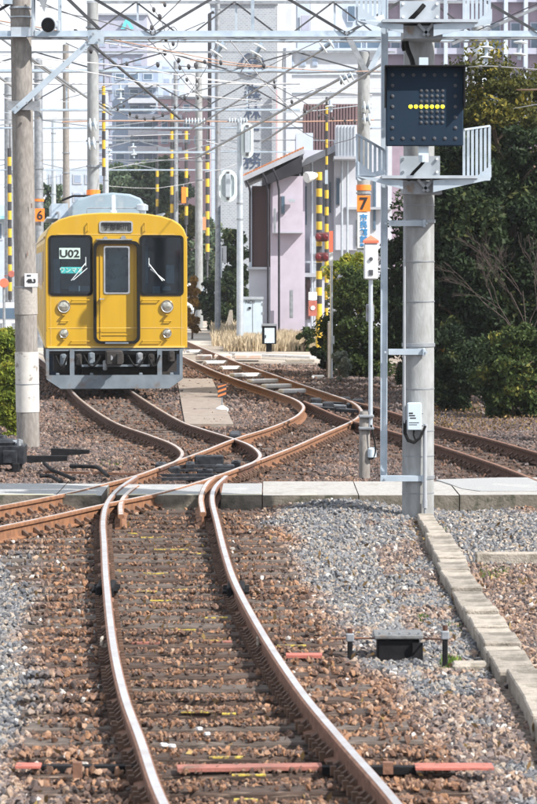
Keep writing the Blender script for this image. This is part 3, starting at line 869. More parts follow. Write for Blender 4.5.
def ballast():
    def wedge(n, y0, y1, mx):
        # even density over the area the camera can see plus a margin
        y_ = np.sqrt(RNG.random(n) * ((y1) ** 2 - y0 ** 2) + y0 ** 2)
        hw = y_ * (268.5 / F) + mx
        return (RNG.random(n) * 2 - 1) * hw, y_
    parts = []
    for (n, y0, y1, mx, s0, s1) in ((120000, 11.3, 23, .6, .013, .032), (100000, 23, 34, .9, .015, .033), (82000, 34, 50, 1.5, .024, .042), (42000, 50, 74, 2, .034, .06)):
        x, y_ = wedge(n, y0, y1, mx); parts.append((x, y_, s0 + (s1 - s0) * RNG.random(n) ** 1.5))
    x = np.concatenate([p[0] for p in parts]); y_ = np.concatenate([p[1] for p in parts]); s_ = np.concatenate([p[2] for p in parts])
    xy = np.stack([x, y_], 1)
    dr = dist_to(xy, ALLR)
    keep = np.ones(len(x), bool)
    keep &= ~((y_ > PATH_Y0 - .02) & (y_ < PATH_Y1 + .05))
    keep &= ~((y_ > PATH_Y1) & (y_ < PATH_Y1 + .32) & (x > 0))
    keep &= ~((np.abs(x - 1.6) < .15) & (y_ > 14.3) & (y_ < 29.1) & (RNG.random(len(x)) > .05))
    keep &= ~((np.abs(y_ - 25.15) < .08) & (x > 1.85))
    keep &= ~((dr < .055))
    keep &= ~((dr < .10) & (RNG.random(len(x)) < .65))
    # concrete walkway beside the train
    cwx = -1.05 - .04 * (y_ - 48)
    keep &= ~((np.abs(x - cwx) < .42) & (y_ > 45.5) & (y_ < 66) & (RNG.random(len(x)) > .07))
    ons = np.zeros(len(x), bool)
    for (cx, cy, ang, L_) in SLEEPERS:
        m_ = np.abs(y_ - cy) < (1.3 if abs(ang) > .3 else .5)
        dx, dy = x[m_] - cx, y_[m_] - cy
        u = dx * math.cos(ang) + dy * math.sin(ang); v = -dx * math.sin(ang) + dy * math.cos(ang)
        ons[np.where(m_)[0][(np.abs(u) < L_ / 2) & (np.abs(v) < .10)]] = True
    bare = .20 + .6 * (vnoise(x * 1.7, y_ * 1.2, 11) > .62)
    keep &= ~(ons & (RNG.random(len(x)) > bare * .62))
    x, y_, s_, dr, ons = x[keep], y_[keep], s_[keep], dr[keep], ons[keep]
    h = ground_h(x, y_)
    z = h + s_ * RNG.uniform(.0, .75, len(x)) + .004
    z = np.where(ons, s_ * .45 + .0, z)
    between = np.zeros(len(x), bool)
    for la, lb in ((A_L, A_R), (E_L, E_R), (B_L, B_R), (D_L, D_R)):
        ya = np.array([p.y for p in la]); xa = np.array([p.x for p in la]); yb = np.array([p.y for p in lb]); xb = np.array([p.x for p in lb])
        ia, ib = np.argsort(ya), np.argsort(yb)
        l_, r_ = np.interp(y_, ya[ia], xa[ia], left=99, right=99), np.interp(y_, yb[ib], xb[ib], left=-99, right=-99)
        between |= (x > l_) & (x < r_)
    s_ = np.where(between & (y_ < 31), s_ * .78, s_); z = np.where(between & ~ons, z - .008, z)
    nz = vnoise(x * 1.1, y_ * .8, 5) * .6 + vnoise(x * 4, y_ * 3, 6) * .4
    rust = np.clip(1.1 - (dr - .10 - .62 * nz - .08 * (x > 0)) / .30, 0, 1)
    rust = np.where(between, 1, rust)
    far = np.clip((y_ - 32) / 2, 0, 1)
    rust = np.maximum(rust, far * (.55 + .4 * nz))
    rgt = (x > 1.75) & (y_ < 25) ; rust = np.where(rgt, .35 + .6 * nz, rust)
    rust = np.where((np.abs(x - 1.3) < .3) & (y_ < 29) & (nz > .55), .55, rust)
    rust = rust * (.72 + .28 * RNG.random(len(x))) + .06 * RNG.random(len(x))
    val = RNG.random(len(x)) * .82 + .09 + .18 * (nz - .5)
    white = RNG.random(len(x)) < .02
    val = np.where(white, 1.0, val); rust = np.where(white, rust * .4, rust)
    val = np.where(between | (rust > .8), val * .84, val); val = np.where(y_ > 33, val * .72, val); val = np.where((y_ > 33) & (x > 1.2), val * .8, val)  # last step darkens stones by the right-hand track, painting in tree shade
    # soft grey-blue cast of fresh stone right of the near track
    fresh = (x > -.2) & (x < 1.5) & (y_ > 20) & (rust < .4)
    val = np.where(fresh, val * .92 + .06, val)
    scatter_gn('ballast_gravel', np.stack([x, y_, z], 1), s_, RNG.random((len(x), 3)) * 6.283, {'rust': rust, 'val': val}, scol,
               label='rust stained and grey crushed stone ballast around the tracks', cat='gravel')
ballast()
# ------------------------------------------------------------ the train
def make_train():
    fd = 54.9
    t = thing('train', 'yellow electric train with black rimmed gangway door and grey snow plough', 'train', tuple(G(115, 395, 0)[:2]) + (ZR,), R(5.2))
    t.location.y = fd; t.location.x = W(116.5, 395, fd).x
    B = lambda mb, nm, m_, par=t, **k: mb.build(nm, m_, par, local=True, **k)
    half = [(1.40, .86), (1.40, 2.92), (1.385, 3.05), (1.34, 3.18), (1.26, 3.28), (1.12, 3.37), (.90, 3.44), (.62, 3.485), (.30, 3.505)]
    prof = half + [(-x, z) for x, z in reversed(half)]
    # outline, counter-clockwise seen from the front
    def sc(k, dz=0): return [(x * k, .86 + (z - .86) * (1 - (1 - k) * .5)) for x, z in prof]
    # body shell: side walls with roof, from the front cap back
    mb = MB(); n = len(prof); rings = [(.02, .982), (.05, .994), (.10, 1.0), (19.4, 1.0), (19.5, .985)]
    vs = []
    for y_, k in rings: vs += [(x, y_, z) for x, z in sc(k)]
    fs = []; ms = []
    for r in range(len(rings) - 1):
        for i in range(n - 1):
            fs.append((r * n + i, r * n + i + 1, (r + 1) * n + i + 1, (r + 1) * n + i))
            ms.append(1 if (r == 2 and 4 <= i <= n - 6) else (2 if r >= 2 else 0))
    fs.append(tuple(range((len(rings) - 1) * n, len(rings) * n))); ms.append(2)
    fs.append((2 * n, 2 * n + n - 1, 3 * n + n - 1, 3 * n)); ms.append(2)
    me = bpy.data.meshes.new('body'); me.from_pydata(vs, [], fs)
    for m_ in (M_yel, M_roof, M_yeld): me.materials.append(m_)
    me.polygons.foreach_set('material_index', ms)
    me.polygons.foreach_set('use_smooth', [True] * len(fs)); me.set_sharp_from_angle(angle=R(35))
    body = bpy.data.objects.new('body', me); link(body, t)
    # photo pixel on the face -> local x,z
    PX = lambda px: (px - 116.8) / 51.0
    PZ = lambda py: (W(116, py, fd).z - ZR)
    # front face with openings for the two windows, the door window and the destination box
    w1 = rrect(PX(51.2), PZ(294), PX(91.5), PZ(237), .05)
    w2 = rrect(PX(142), PZ(294), PX(182.5), PZ(237), .05)
    dr = rrect(PX(96), PZ(341), PX(138.5), PZ(244), .05)
    ds = rrect(PX(101.5), PZ(231.5), PX(132), PZ(222.5), .03)
    mb = MB(); outer = sc(.982)
    mb.holed(outer, [w1, w2, dr, ds], 0.0, .06)
    o = B(mb, 'front_panel', M_yel)
    bv = o.modifiers.new('bevel', 'BEVEL'); bv.width = .012; bv.segments = 2; bv.limit_method = 'ANGLE'
    # window rims, glass, cab
    for (a, b, nm) in ((51.2, 91.5, 'l'), (142, 182.5, 'r')):
        wi = thing_part('cab_window', t)
        mb = MB(); mb.holed(rrect(PX(a) - .035, PZ(294) - .035, PX(b) + .035, PZ(237) + .035, .08), [rrect(PX(a) + .012, PZ(294) + .012, PX(b) - .012, PZ(237) - .012, .06)], -.016, .03)
        mb.build('window_rubber', M_rubber, wi, local=True)
        mb = MB(); mb.poly(rrect(PX(a) + .005, PZ(294) + .005, PX(b) - .005, PZ(237) - .005, .05), .012, .018)
        mb.build('glass', M_glass, wi, local=True)
    mb = MB()                                              # dark cab behind the glass
    mb.box((0, 1.5, 1.6), (2.66, .03, 2.9)); mb.box((0, .8, .9), (2.66, 1.4, .03)); mb.box((1.33, .8, 2.0), (.03, 1.4, 2.2)); mb.box((-1.33, .8, 2.0), (.03, 1.4, 2.2)); mb.box((0, .8, 3.1), (2.66, 1.4, .03))
    mb.box((0, .45, 1.72), (2.6, .5, .25)); mb.box((.75, .5, 1.95), (.7, .3, .35)); mb.box((-.55, 1.3, 2.2), (.3, .1, 1.0)); mb.box((.75, 1.45, 2.35), (.5, .05, .8))
    B(mb, 'cab_interior', M_cab)
    mb = MB(); mb.box((0, .40, 2.25), (.62, .02, 1.2)); mb.box((-.12, .37, 2.3), (.03, .02, 1.1)); B(mb, 'lit_saloon_panel', mat('lit_saloon_beige', (.40, .37, .30), (.30, .28, .23), 4, .6, c3=(.16, .15, .13), s3=5, t3=(.5, .6), bump=0))  # pale panel added close behind the door glass, stands for the lit saloon
    for z_ in (1.25, 3.08):
        mb = MB(); mb.box((0, -.003, z_), (2.66 if z_ < 3 else 2.3, .008, .010)); B(mb, 'panel_seam', M_yeld)
    for x_ in (-1.28, 1.28):
        mb = MB(); mb.box((x_, -.003, 1.9), (.008, .008, 2.0)); B(mb, 'panel_seam', M_yeld)
    mb = MB(); mb.box((1.08, .45, 2.30), (.16, .2, .36)); mb.box((.80, .25, 1.98), (.14, .1, .16)); mb.box((-1.15, .5, 2.25), (.12, .2, .7)); mb.box((-.72, .35, 2.02), (.4, .1, .10)); mb.box((.62, .5, 2.45), (.05, .1, .8)); mb.box((1.0, .25, 2.02), (.16, .06, .08)); mb.box((.2, 1.42, 2.2), (.12, .05, 1.2)); mb.box((-.8, 1.44, 2.3), (.5, .03, .6))
    B(mb, 'cab_fittings', M_cabg)
    # number and driver-only boards
    mb = MB(); mb.cbox(((PX(60) + PX(81)) / 2, .004, (PZ(248) + PZ(259)) / 2), (PX(81) - PX(60), .015, PZ(248) - PZ(259)), .004)
    b1 = B(mb, 'train_number_board', M_mint)
    text("U02", .20, M_ink, b1, ((PX(60) + PX(81)) / 2, -.008, (PZ(248) + PZ(259)) / 2), sx=1.15, bold=.004)
    mb = MB(); mb.cbox(((PX(61.5) + PX(82.5)) / 2, .004, (PZ(267) + PZ(273.5)) / 2), (PX(82.5) - PX(61.5), .015, PZ(267) - PZ(273.5)), .004)
    b2 = B(mb, 'driver_only_board', M_teal)
    text("ワンマン", .115, M_mint, b2, ((PX(61.5) + PX(82.5)) / 2, -.008, (PZ(267) + PZ(273.5)) / 2), bold=.002)
    # destination box
    db = thing_part('destination_box', t)
    mb = MB(); mb.poly(rrect(PX(101.5), PZ(231.5), PX(132), PZ(222.5), .03), .03, .05)
    mb.build('blind', mat('dim_blind', (.10, .11, .11), (.16, .17, .16), 6, .5, bump=0), db, local=True)
    text("宇部新川", .125, M_ink, db, (PX(116.7), .026, PZ(227)), bold=.002, name='lettering')
    mb = MB(); mb.holed(rrect(PX(101.5) - .03, PZ(231.5) - .03, PX(132) + .03, PZ(222.5) + .03, .05), [rrect(PX(101.5), PZ(231.5), PX(132), PZ(222.5), .03)], -.02, .02)
    mb.build('rim', M_chrome, db, local=True)
    # gangway: protruding frame, door leaf, door window
    gw = thing_part('gangway_frame', t)
    mb = MB(); mb.holed(rrect(PX(94), PZ(343.5), PX(140.5), PZ(241), .13, 6), [rrect(PX(97), PZ(341), PX(137.5), PZ(244), .10, 6)], -.10, .02)
    mb.build('rubber_surround', M_rubber, gw, local=True)
    mb = MB(); mb.cbox((PX(117), -.09, PZ(343)), (.46, .12, .03), .008)
    mb.build('footplate', M_plough, gw, local=True)
    dl = thing_part('front_door', t)
    dw = rrect(PX(105.5), PZ(293), PX(129.5), PZ(247), .03)
    mb = MB(); mb.holed(rrect(PX(97), PZ(341), PX(137.5), PZ(244), .03), [dw], .06, .09)
    mb.box((PX(117), .052, PZ(335)), (.62, .016, .02)); mb.box((PX(101), .052, PZ(295)), (.015, .016, 1.7)); mb.box((PX(134), .052, PZ(295)), (.015, .016, 1.7))
    mb.build('door_leaf', M_yel, dl, local=True)
    mb = MB(); mb.holed(rrect(PX(105.5) - .02, PZ(293) - .02, PX(129.5) + .02, PZ(247) + .02, .04), [rrect(PX(105.5) + .01, PZ(293) + .01, PX(129.5) - .01, PZ(247) - .01, .03)], .045, .07)
    mb.build('window_rim', M_chrome, dl, local=True)
    mb = MB(); mb.poly(dw, .070, .076); mb.build('glass', M_glass, dl, local=True)
    mb = MB(); mb.cyl((PX(101), .06, PZ(299)), (PX(101), .0, PZ(299)), .018, n=8); mb.bar((PX(100), .0, PZ(299)), (PX(105), .0, PZ(299)), .02, .02)
    mb.build('handle', M_chrome, dl, local=True)
    # lights
    for px in (64.5, 167.5):
        for (py, r_) in ((306.5, .118), (333.2, .085)):
            hl = thing_part('headlight' if py < 320 else 'tail_light', t)
            c = (PX(px), 0, PZ(py))
            mb = MB(); mb.lathe((c[0], .02, c[2]), (0, -1, 0), [(0, r_ * 1.12), (.05, r_ * 1.12), (.07, r_), (.06, r_ * .8), (.045, r_ * .78)], 20)
            mb.build('rim', M_chrome, hl, local=True, smooth=True)
            mb = MB(); mb.lathe((c[0], .0, c[2]), (0, -1, 0), [(0, r_ * .8), (.05, r_ * .79), (.065, r_ * .5), (.07, .01)], 20)
            mb.build('lens', M_lens, hl, local=True, smooth=True)
            mb = MB(); mb.box((c[0], -.05, c[2] - r_ * 1.35), (r_ * .5, .08, .02)); mb.build('bracket', M_yel, hl, local=True)
    # wipers
    for (a, b, c_) in (((86.5, 263), (72, 280.5), (83, 272)), ((149.5, 264), (163, 281), (151, 271))):
        wp = thing_part('wiper', t)
        mb = MB(); mb.tube([(PX(a[0]), -.02, PZ(a[1])), (PX(a[0]) * .5 + PX(b[0]) * .5, -.05, PZ((a[1] + b[1]) / 2)), (PX(b[0]), -.03, PZ(b[1]))], .011, 5)
        mb.tube([(PX(a[0]) + .03, -.02, PZ(a[1]) - .1), (PX(b[0]) + .04, -.04, PZ(b[1]) + .01)], .009, 5)
        mb.tube([(PX(a[0]), -.01, PZ(a[1] + 3)), (PX(a[0]), -.02, PZ(a[1] - 6))], .009, 5)
        mb.build('wiper_arm', M_porc, wp, local=True)
    # grab rails, steps and small fittings
    def gr(pts, r_=.012):
        mb = MB(); pts = [Vector(p) for p in pts]
        mb.tube([pts[0] + Vector((0, .06, 0)), pts[0], pts[1], pts[1] + Vector((0, .06, 0))], r_, 6); B(mb, 'grab_rail', M_yel)
    for (a, b, yy) in ((73, 90, 300), (143, 160, 300), (72, 90, 341), (143, 162, 341)): gr([(PX(a), -.05, PZ(yy)), (PX(b), -.05, PZ(yy))])
    for px in (88.5, 145.5): gr([(PX(px), -.05, PZ(223)), (PX(px), -.05, PZ(231))])
    for px in (65, 168): gr([(PX(px) - .07, -.04, PZ(321)), (PX(px) + .07, -.04, PZ(321))])
    gr([(PX(47.5), -.03, PZ(262)), (PX(47.5), -.03, PZ(330))], .01)
    mb = MB(); mb.cyl((PX(106), -.02, PZ(238.5)), (PX(106), -.09, PZ(238.5)), .04, n=10); mb.cyl((PX(124), -.02, PZ(238)), (PX(124), -.09, PZ(238)), .05, n=10); mb.box((PX(115), -.05, PZ(239.5)), (.7, .1, .025))
    B(mb, 'door_lamp_bar', M_galvd)
    # belt line along the bottom of the face
    mb = MB(); mb.box((0, -.012, .875), (2.7, .03, .03)); B(mb, 'sill_strip', M_yeld)
    # left side: doors, windows, gutter
    for k in range(7):
        yy = .55 if k == 0 else 1.3 + k * 2.6
        mb = MB()
        if k == 0:
            mb.box((-1.405, .75, 1.95), (.02, .62, 1.9)); B(mb, 'crew_door', M_yeld)
            mb = MB(); mb.box((-1.413, .75, 2.45), (.02, .42, .6)); B(mb, 'side_window', M_winblue)
        else:
            mb.box((-1.404, yy, 1.95), (.02, 1.25, 1.9)); B(mb, 'side_door', M_yeld)
            for q in (-.3, .3):
                mb = MB(); mb.box((-1.412, yy + q, 2.4), (.02, .42, .7)); B(mb, 'side_window', M_winblue)
            mb = MB(); mb.box((-1.404, yy + 1.3, 2.35), (.02, .85, .8)); B(mb, 'side_window', M_winblue)
    mb = MB(); mb.tube([(-1.40, .1, 3.02), (-1.40, 19.4, 3.02)], .02, 5); mb.tube([(1.40, .1, 3.02), (1.40, 19.4, 3.02)], .02, 5); B(mb, 'gutter', M_yel)
    # roof: big grey cover, running boards, horn, pantograph
    mb = MB(); xs = PX(63); xe = PX(147)
    top = [(-.84, 3.42), (-.82, 3.66), (-.70, 3.80), (-.35, 3.90), (0, 3.93), (.35, 3.90), (.56, 3.82), (.66, 3.66), (.68, 3.42)]
    mb.poly([(x - .02, z) for x, z in top], 1.3, 4.6); o = B(mb, 'air_conditioner', M_acgrey)
    bv = o.modifiers.new('bevel', 'BEVEL'); bv.width = .04; bv.segments = 2; bv.limit_method = 'ANGLE'; bv.angle_limit = R(50)
    mb = MB()
    for k in range(7): mb.box((-1.02, 4.9 + k * .55, 3.63), (.35, .45, .3))
    mb.box((-1.0, 7, 3.47), (.6, 6, .04)); B(mb, 'resistor_box', M_galvb)
    mb = MB(); mb.lathe((PX(115), .5, 3.48), (0, 0, 1), [(0, .07), (.06, .07), (.08, .045), (.36, .045), (.38, .03)], 12); B(mb, 'aerial', M_porc, smooth=True)
    mb = MB(); mb.lathe((PX(144), .5, 3.36), (0, 0, 1), [(0, .10), (.10, .10), (.12, .05), (.18, .06), (.2, .12), (.3, .12), (.33, .06)], 12); B(mb, 'whistle_cover', M_galv, smooth=True)
    mb = MB(); mb.tube([(-1.1, .8, 3.36), (-1.1, .8, 3.52), (-1.1, 3, 3.56), (-1.1, 9, 3.56)], .025, 6); mb.tube([(.9, 1.0, 3.42), (1.0, 1.0, 3.5), (1.0, 4, 3.52)], .02, 6)
    mb.tube([(-.55, .5, 3.5), (-.55, .5, 3.6), (.55, .5, 3.6), (.55, .5, 3.5)], .014, 5)
    B(mb, 'roof_conduit', M_galvd)
    pg = thing_part('pantograph', t)
    mb = MB()
    for s_ in (-.6, .6):
        mb.tube([(s_, 6.2, 3.65), (s_ * .8, 7.2, 3.80), (s_ * .6, 6.4, 3.98)], .02, 5)
    mb.bar((-.75, 6.2, 3.63), (.75, 6.2, 3.63), .05, .05)
    mb.build('frame', M_galvd, pg, local=True)
    mb = MB(); mb.tube([(-.95, 6.4, 3.88), (-.7, 6.4, 3.98), (.7, 6.4, 3.98), (.95, 6.4, 3.88)], .025, 5); mb.build('contact_shoe', M_black, pg, local=True)
    # below the floor: plough, coupler, gear
    pl = thing_part('snow_plough', t)
    mb = MB()
    zb = lambda py: PZ(py)
    mb.poly([(PX(47), zb(375)), (PX(183), zb(375)), (PX(183), zb(379)), (PX(170), zb(388.5)), (PX(61), zb(388.5)), (PX(47), zb(379))], -.05, .05)
    mb.build('plough_beam', M_plough, pl, local=True)
    for px in (48, 72.5, 160, 181.5):
        mb = MB(); mb.bar((PX(px), .0, zb(349)), (PX(px), .0, zb(376)), .09 if px in (72.5, 160) else .06, .08); mb.build('post', M_plough, pl, local=True)
    mb = MB(); mb.bar((PX(47), .02, zb(349.6)), (PX(184), .02, zb(349.6)), .05, .05)
    for px in (58, 92, 141, 172): mb.cbox((PX(px), -.02, zb(374)), (.07, .06, .05), .01)
    mb.build('cross_bar', M_plough, pl, local=True)
    cp = thing_part('coupler', t)
    mb = MB(); mb.cbox((PX(116), -.12, PZ(358)), (.30, .34, .26), .05); mb.cbox((PX(114), -.36, PZ(357)), (.34, .16, .30), .05); mb.box((PX(108.5), -.45, PZ(357)), (.07, .14, .24)); mb.box((PX(119), -.46, PZ(358)), (.09, .1, .2)); mb.build('coupler_head', M_under, cp, local=True)
    mb = MB(); mb.cyl((PX(110), -.46, PZ(357)), (PX(110), -.5, PZ(357)), .05, n=10); mb.cyl((PX(119), -.46, PZ(360)), (PX(119), -.5, PZ(360)), .04, n=10); mb.cbox((PX(105), -.2, PZ(365)), (.08, .1, .2), .02); mb.build('air_connector', M_galvd, cp, local=True)
    mb = MB()
    mb.box((0, .5, .80), (2.6, .9, .14)); mb.box((0, 1.2, .45), (2.3, .2, .5)); mb.box((-1.0, .5, .55), (.45, .6, .32)); mb.box((1.0, .55, .55), (.4, .5, .34)); mb.box((.1, .9, .3), (1.5, .3, .25))
    B(mb, 'underframe', M_under)
    for px in (64, 79, 92, 140, 152, 172):
        mb = MB(); x_ = PX(px); mb.cbox((x_, .05, PZ(358) + random.uniform(-.05, .05)), (.13, .14, .24), .03); mb.cyl((x_, -.03, PZ(356)), (x_, -.09, PZ(356)), .035, n=8); B(mb, 'connector_box', random.choice((M_galvd, M_plough, M_under)))
    mb = MB()
    for (a, b) in ((84, 101), (128, 146), (56, 68), (148, 160)):
        xa, xb = PX(a), PX(b); zt = PZ(355)
        mb.tube([(xa + (xb - xa) * k / 8, -.1, zt - .22 * math.sin(math.pi * k / 8)) for k in range(9)], .022, 6)
    B(mb, 'brake_hose', M_rubber)
    mb = MB(); mb.bar((PX(82), -.04, PZ(365.5)), (PX(150), -.04, PZ(365.5)), .06, .04); B(mb, 'step_bar', M_plough)
    # bogies with wheels
    for by in (2.6, 15.8):
        bo = thing_part('bogie', t)
        mb = MB()
        for s_ in (-.95, .95):
            mb.bar((s_, by - 1.5, .5), (s_, by + 1.5, .5), .14, .22); mb.box((s_, by, .62), (.3, .5, .3))
        mb.box((0, by, .55), (1.9, .4, .25)); mb.box((0, by - 1.35, .3), (1.6, .15, .18)); mb.build('bogie_frame', M_under, bo, local=True)
        for a in (-1.05, 1.05):
            mb = MB()
            for s_ in (-.55, .55): mb.lathe((s_ - .06, by + a, .43), (1, 0, 0), [(0, .40), (.03, .43), (.12, .42), (.14, .36)], 24)
            mb.cyl((-.6, by + a, .43), (.6, by + a, .43), .08, n=12); mb.box((0, by + a * .8, .42), (.8, .5, .5)); mb.build('wheelset', M_under, bo, local=True, smooth=True)
    mb = MB(); mb.box((-.2, 9, .55), (2.2, 6, .5)); B(mb, 'equipment_box', M_under)
    return t
def thing_part(name, parent, loc=(0, 0, 0)):
    o = bpy.data.objects.new(name, None); o.empty_display_size = .1; o.location = loc; link(o, parent); return o
make_train()

# ------------------------------------------------------------ right hand concrete pole with its fittings
PD = 29.3; PXC = W(418, 500, PD).x
def pole_mesh(mb, x, y, z0, z1, r0, r1, dx=0, n=28):
    seg = 14; prev = None
    for k in range(seg + 1):
        t = k / seg; c = (x + dx * t, y, z0 + (z1 - z0) * t); r_ = r0 + (r1 - r0) * t
        for i in range(n): mb.v.append((c[0] + r_ * math.cos(6.28318 * i / n), c[1] + r_ * math.sin(6.28318 * i / n), c[2]))
    for k in range(seg):
        for i in range(n): mb.f.append((k * n + i, k * n + (i + 1) % n, (k + 1) * n + (i + 1) % n, (k + 1) * n + i)); mb.m.append(0)
    mb.f.append(tuple(range(seg * n, seg * n + n))); mb.m.append(0)
    return mb
sp = thing('signal_pole', 'thick pale concrete pole carrying the black dot matrix signal panel', 'pole', (PXC, PD, 0))
mb = pole_mesh(MB(), PXC, PD, -.2, 7.6, .168, .155)
mb.build('pole_shaft', M_conc, sp, smooth=True)
for py in (389, 431, 456, 478.5, 493, 302, 346.5, 223, 262, 206):
    z = W(418, py, PD).z; mb = MB()
    big = py in (223, 346.5, 478.5)
    mb.lathe((PXC, PD, z), (0, 0, 1), [(0, .166), (0.001, .1745 if big else .1695), (.035 if big else .011, .1745 if big else .1695), (.037 if big else .012, .166)], 28)
    mb.build('steel_band', M_galvd, sp, smooth=True)
# side channel (cable ladder) on three arms
cl = thing_part('cable_ladder', sp)
xa, xb = W(380.5, 300, PD).x, W(387.5, 300, PD).x; zt, zb_ = W(384, -6, PD).z, W(384, 481, PD).z
mb = MB(); mb.box((xa + .008, PD - .02, (zt + zb_) / 2), (.014, .07, zt - zb_)); mb.box((xb - .008, PD - .02, (zt + zb_) / 2), (.014, .07, zt - zb_)); mb.box(((xa + xb) / 2, PD - .045, (zt + zb_) / 2), (xb - xa - .03, .006, zt - zb_))
mb.build('channel', M_galvb, cl)
for py in (223.5, 352, 478.5):
    z = W(400, py, PD - .16).z; mb = MB(); x0 = xb + .002 if py < 470 else xa
    mb.bar((x0, PD - .19, z), (PXC + .06, PD - .19, z), .012, .055); mb.bar((x0, PD - .165, z + .028), (PXC + .06, PD - .165, z + .028), .05, .008)
    mb.cbox((PXC + .045, PD - .20, z), (.03, .05, .08), .006); mb.cyl((PXC + .07, PD - .2, z), (PXC + .07, PD - .235, z), .014, n=6)
    mb.cyl((xb - .03, PD - .19, z), (xb - .03, PD - .21, z), .012, n=6)
    mb.build('support_arm', M_galvb, cl)
# meter box, cable loop, conduit
bx_ = thing_part('terminal_box', sp)
a = W(407, 430, PD - .2); b_ = W(421.5, 402.5, PD - .2)
mb = MB(); mb.cbox(((a.x + b_.x) / 2, PD - .21, (a.z + b_.z) / 2), (b_.x - a.x, .10, b_.z - a.z), .012); mb.build('case', M_box, bx_)
mb = MB(); mb.cbox(((a.x + b_.x) / 2, PD - .265, (a.z + b_.z) / 2), (b_.x - a.x - .012, .012, b_.z - a.z - .012), .004); mb.build('lid', M_box, bx_)
mb = MB()
for (x0, y0, x1, y1) in ((409, 412.5, 413, 414), (409, 415, 415, 416.2), (410, 417.5, 416, 418.7), (409, 422.4, 419, 423), (409, 424.4, 417, 425)):
    p, q = W(x0, y0, PD - .272), W(x1, y1, PD - .272); mb.box(((p.x + q.x) / 2, PD - .272, (p.z + q.z) / 2), (q.x - p.x, .002, abs(p.z - q.z)))
mb.build('printed_notice', M_ink, bx_)
mb = MB(); mb.cyl((b_.x, PD - .22, W(0, 412, PD).z), (b_.x + .015, PD - .22, W(0, 412, PD).z), .012, n=6); mb.cyl((b_.x, PD - .22, W(0, 424, PD).z), (b_.x + .015, PD - .22, W(0, 424, PD).z), .012, n=6); mb.build('latch', M_galvd, bx_)
for kx in (0, .018):
    mb = MB(); mb.tube([W(404.5 + kx * 40, 420, PD - .18), W(404.5 + kx * 50, 433, PD - .21), W(408 + kx * 30, 441 - kx * 80, PD - .25), W(414, 443 - kx * 60, PD - .25), W(420, 438, PD - .25), W(425.5, 426, PD - .22)], .014, 8)
    mb.build('black_cable', M_rubber, sp)
mb = MB(); mb.tube([W(404.6, 425, PD - .19), W(404.5, 300, PD - .175), W(404.8, 185, PD - .175)], .012, 7); mb.build('black_cable', M_pvc, sp)
mb = MB(); mb.tube([W(414, 430, PD - .22), W(413.5, 435, PD - .24), W(415.5, 440, PD - .23)], .009, 6); mb.build('black_cable', M_rubber, sp)
mb = MB(); mb.tube([W(425.5, 424, PD - .21), W(425, 432, PD - .21), W(425, 500, PD - .22)], .021, 10); mb.tube([W(425, 500, PD - .22), W(425, 519, PD - .20)], .014, 8)
mb.lathe(W(425, 508, PD - .215), (0, 0, 1), [(0, .026), (.085, .026), (.09, .02)], 10); mb.build('conduit', M_pvc, sp, smooth=True)

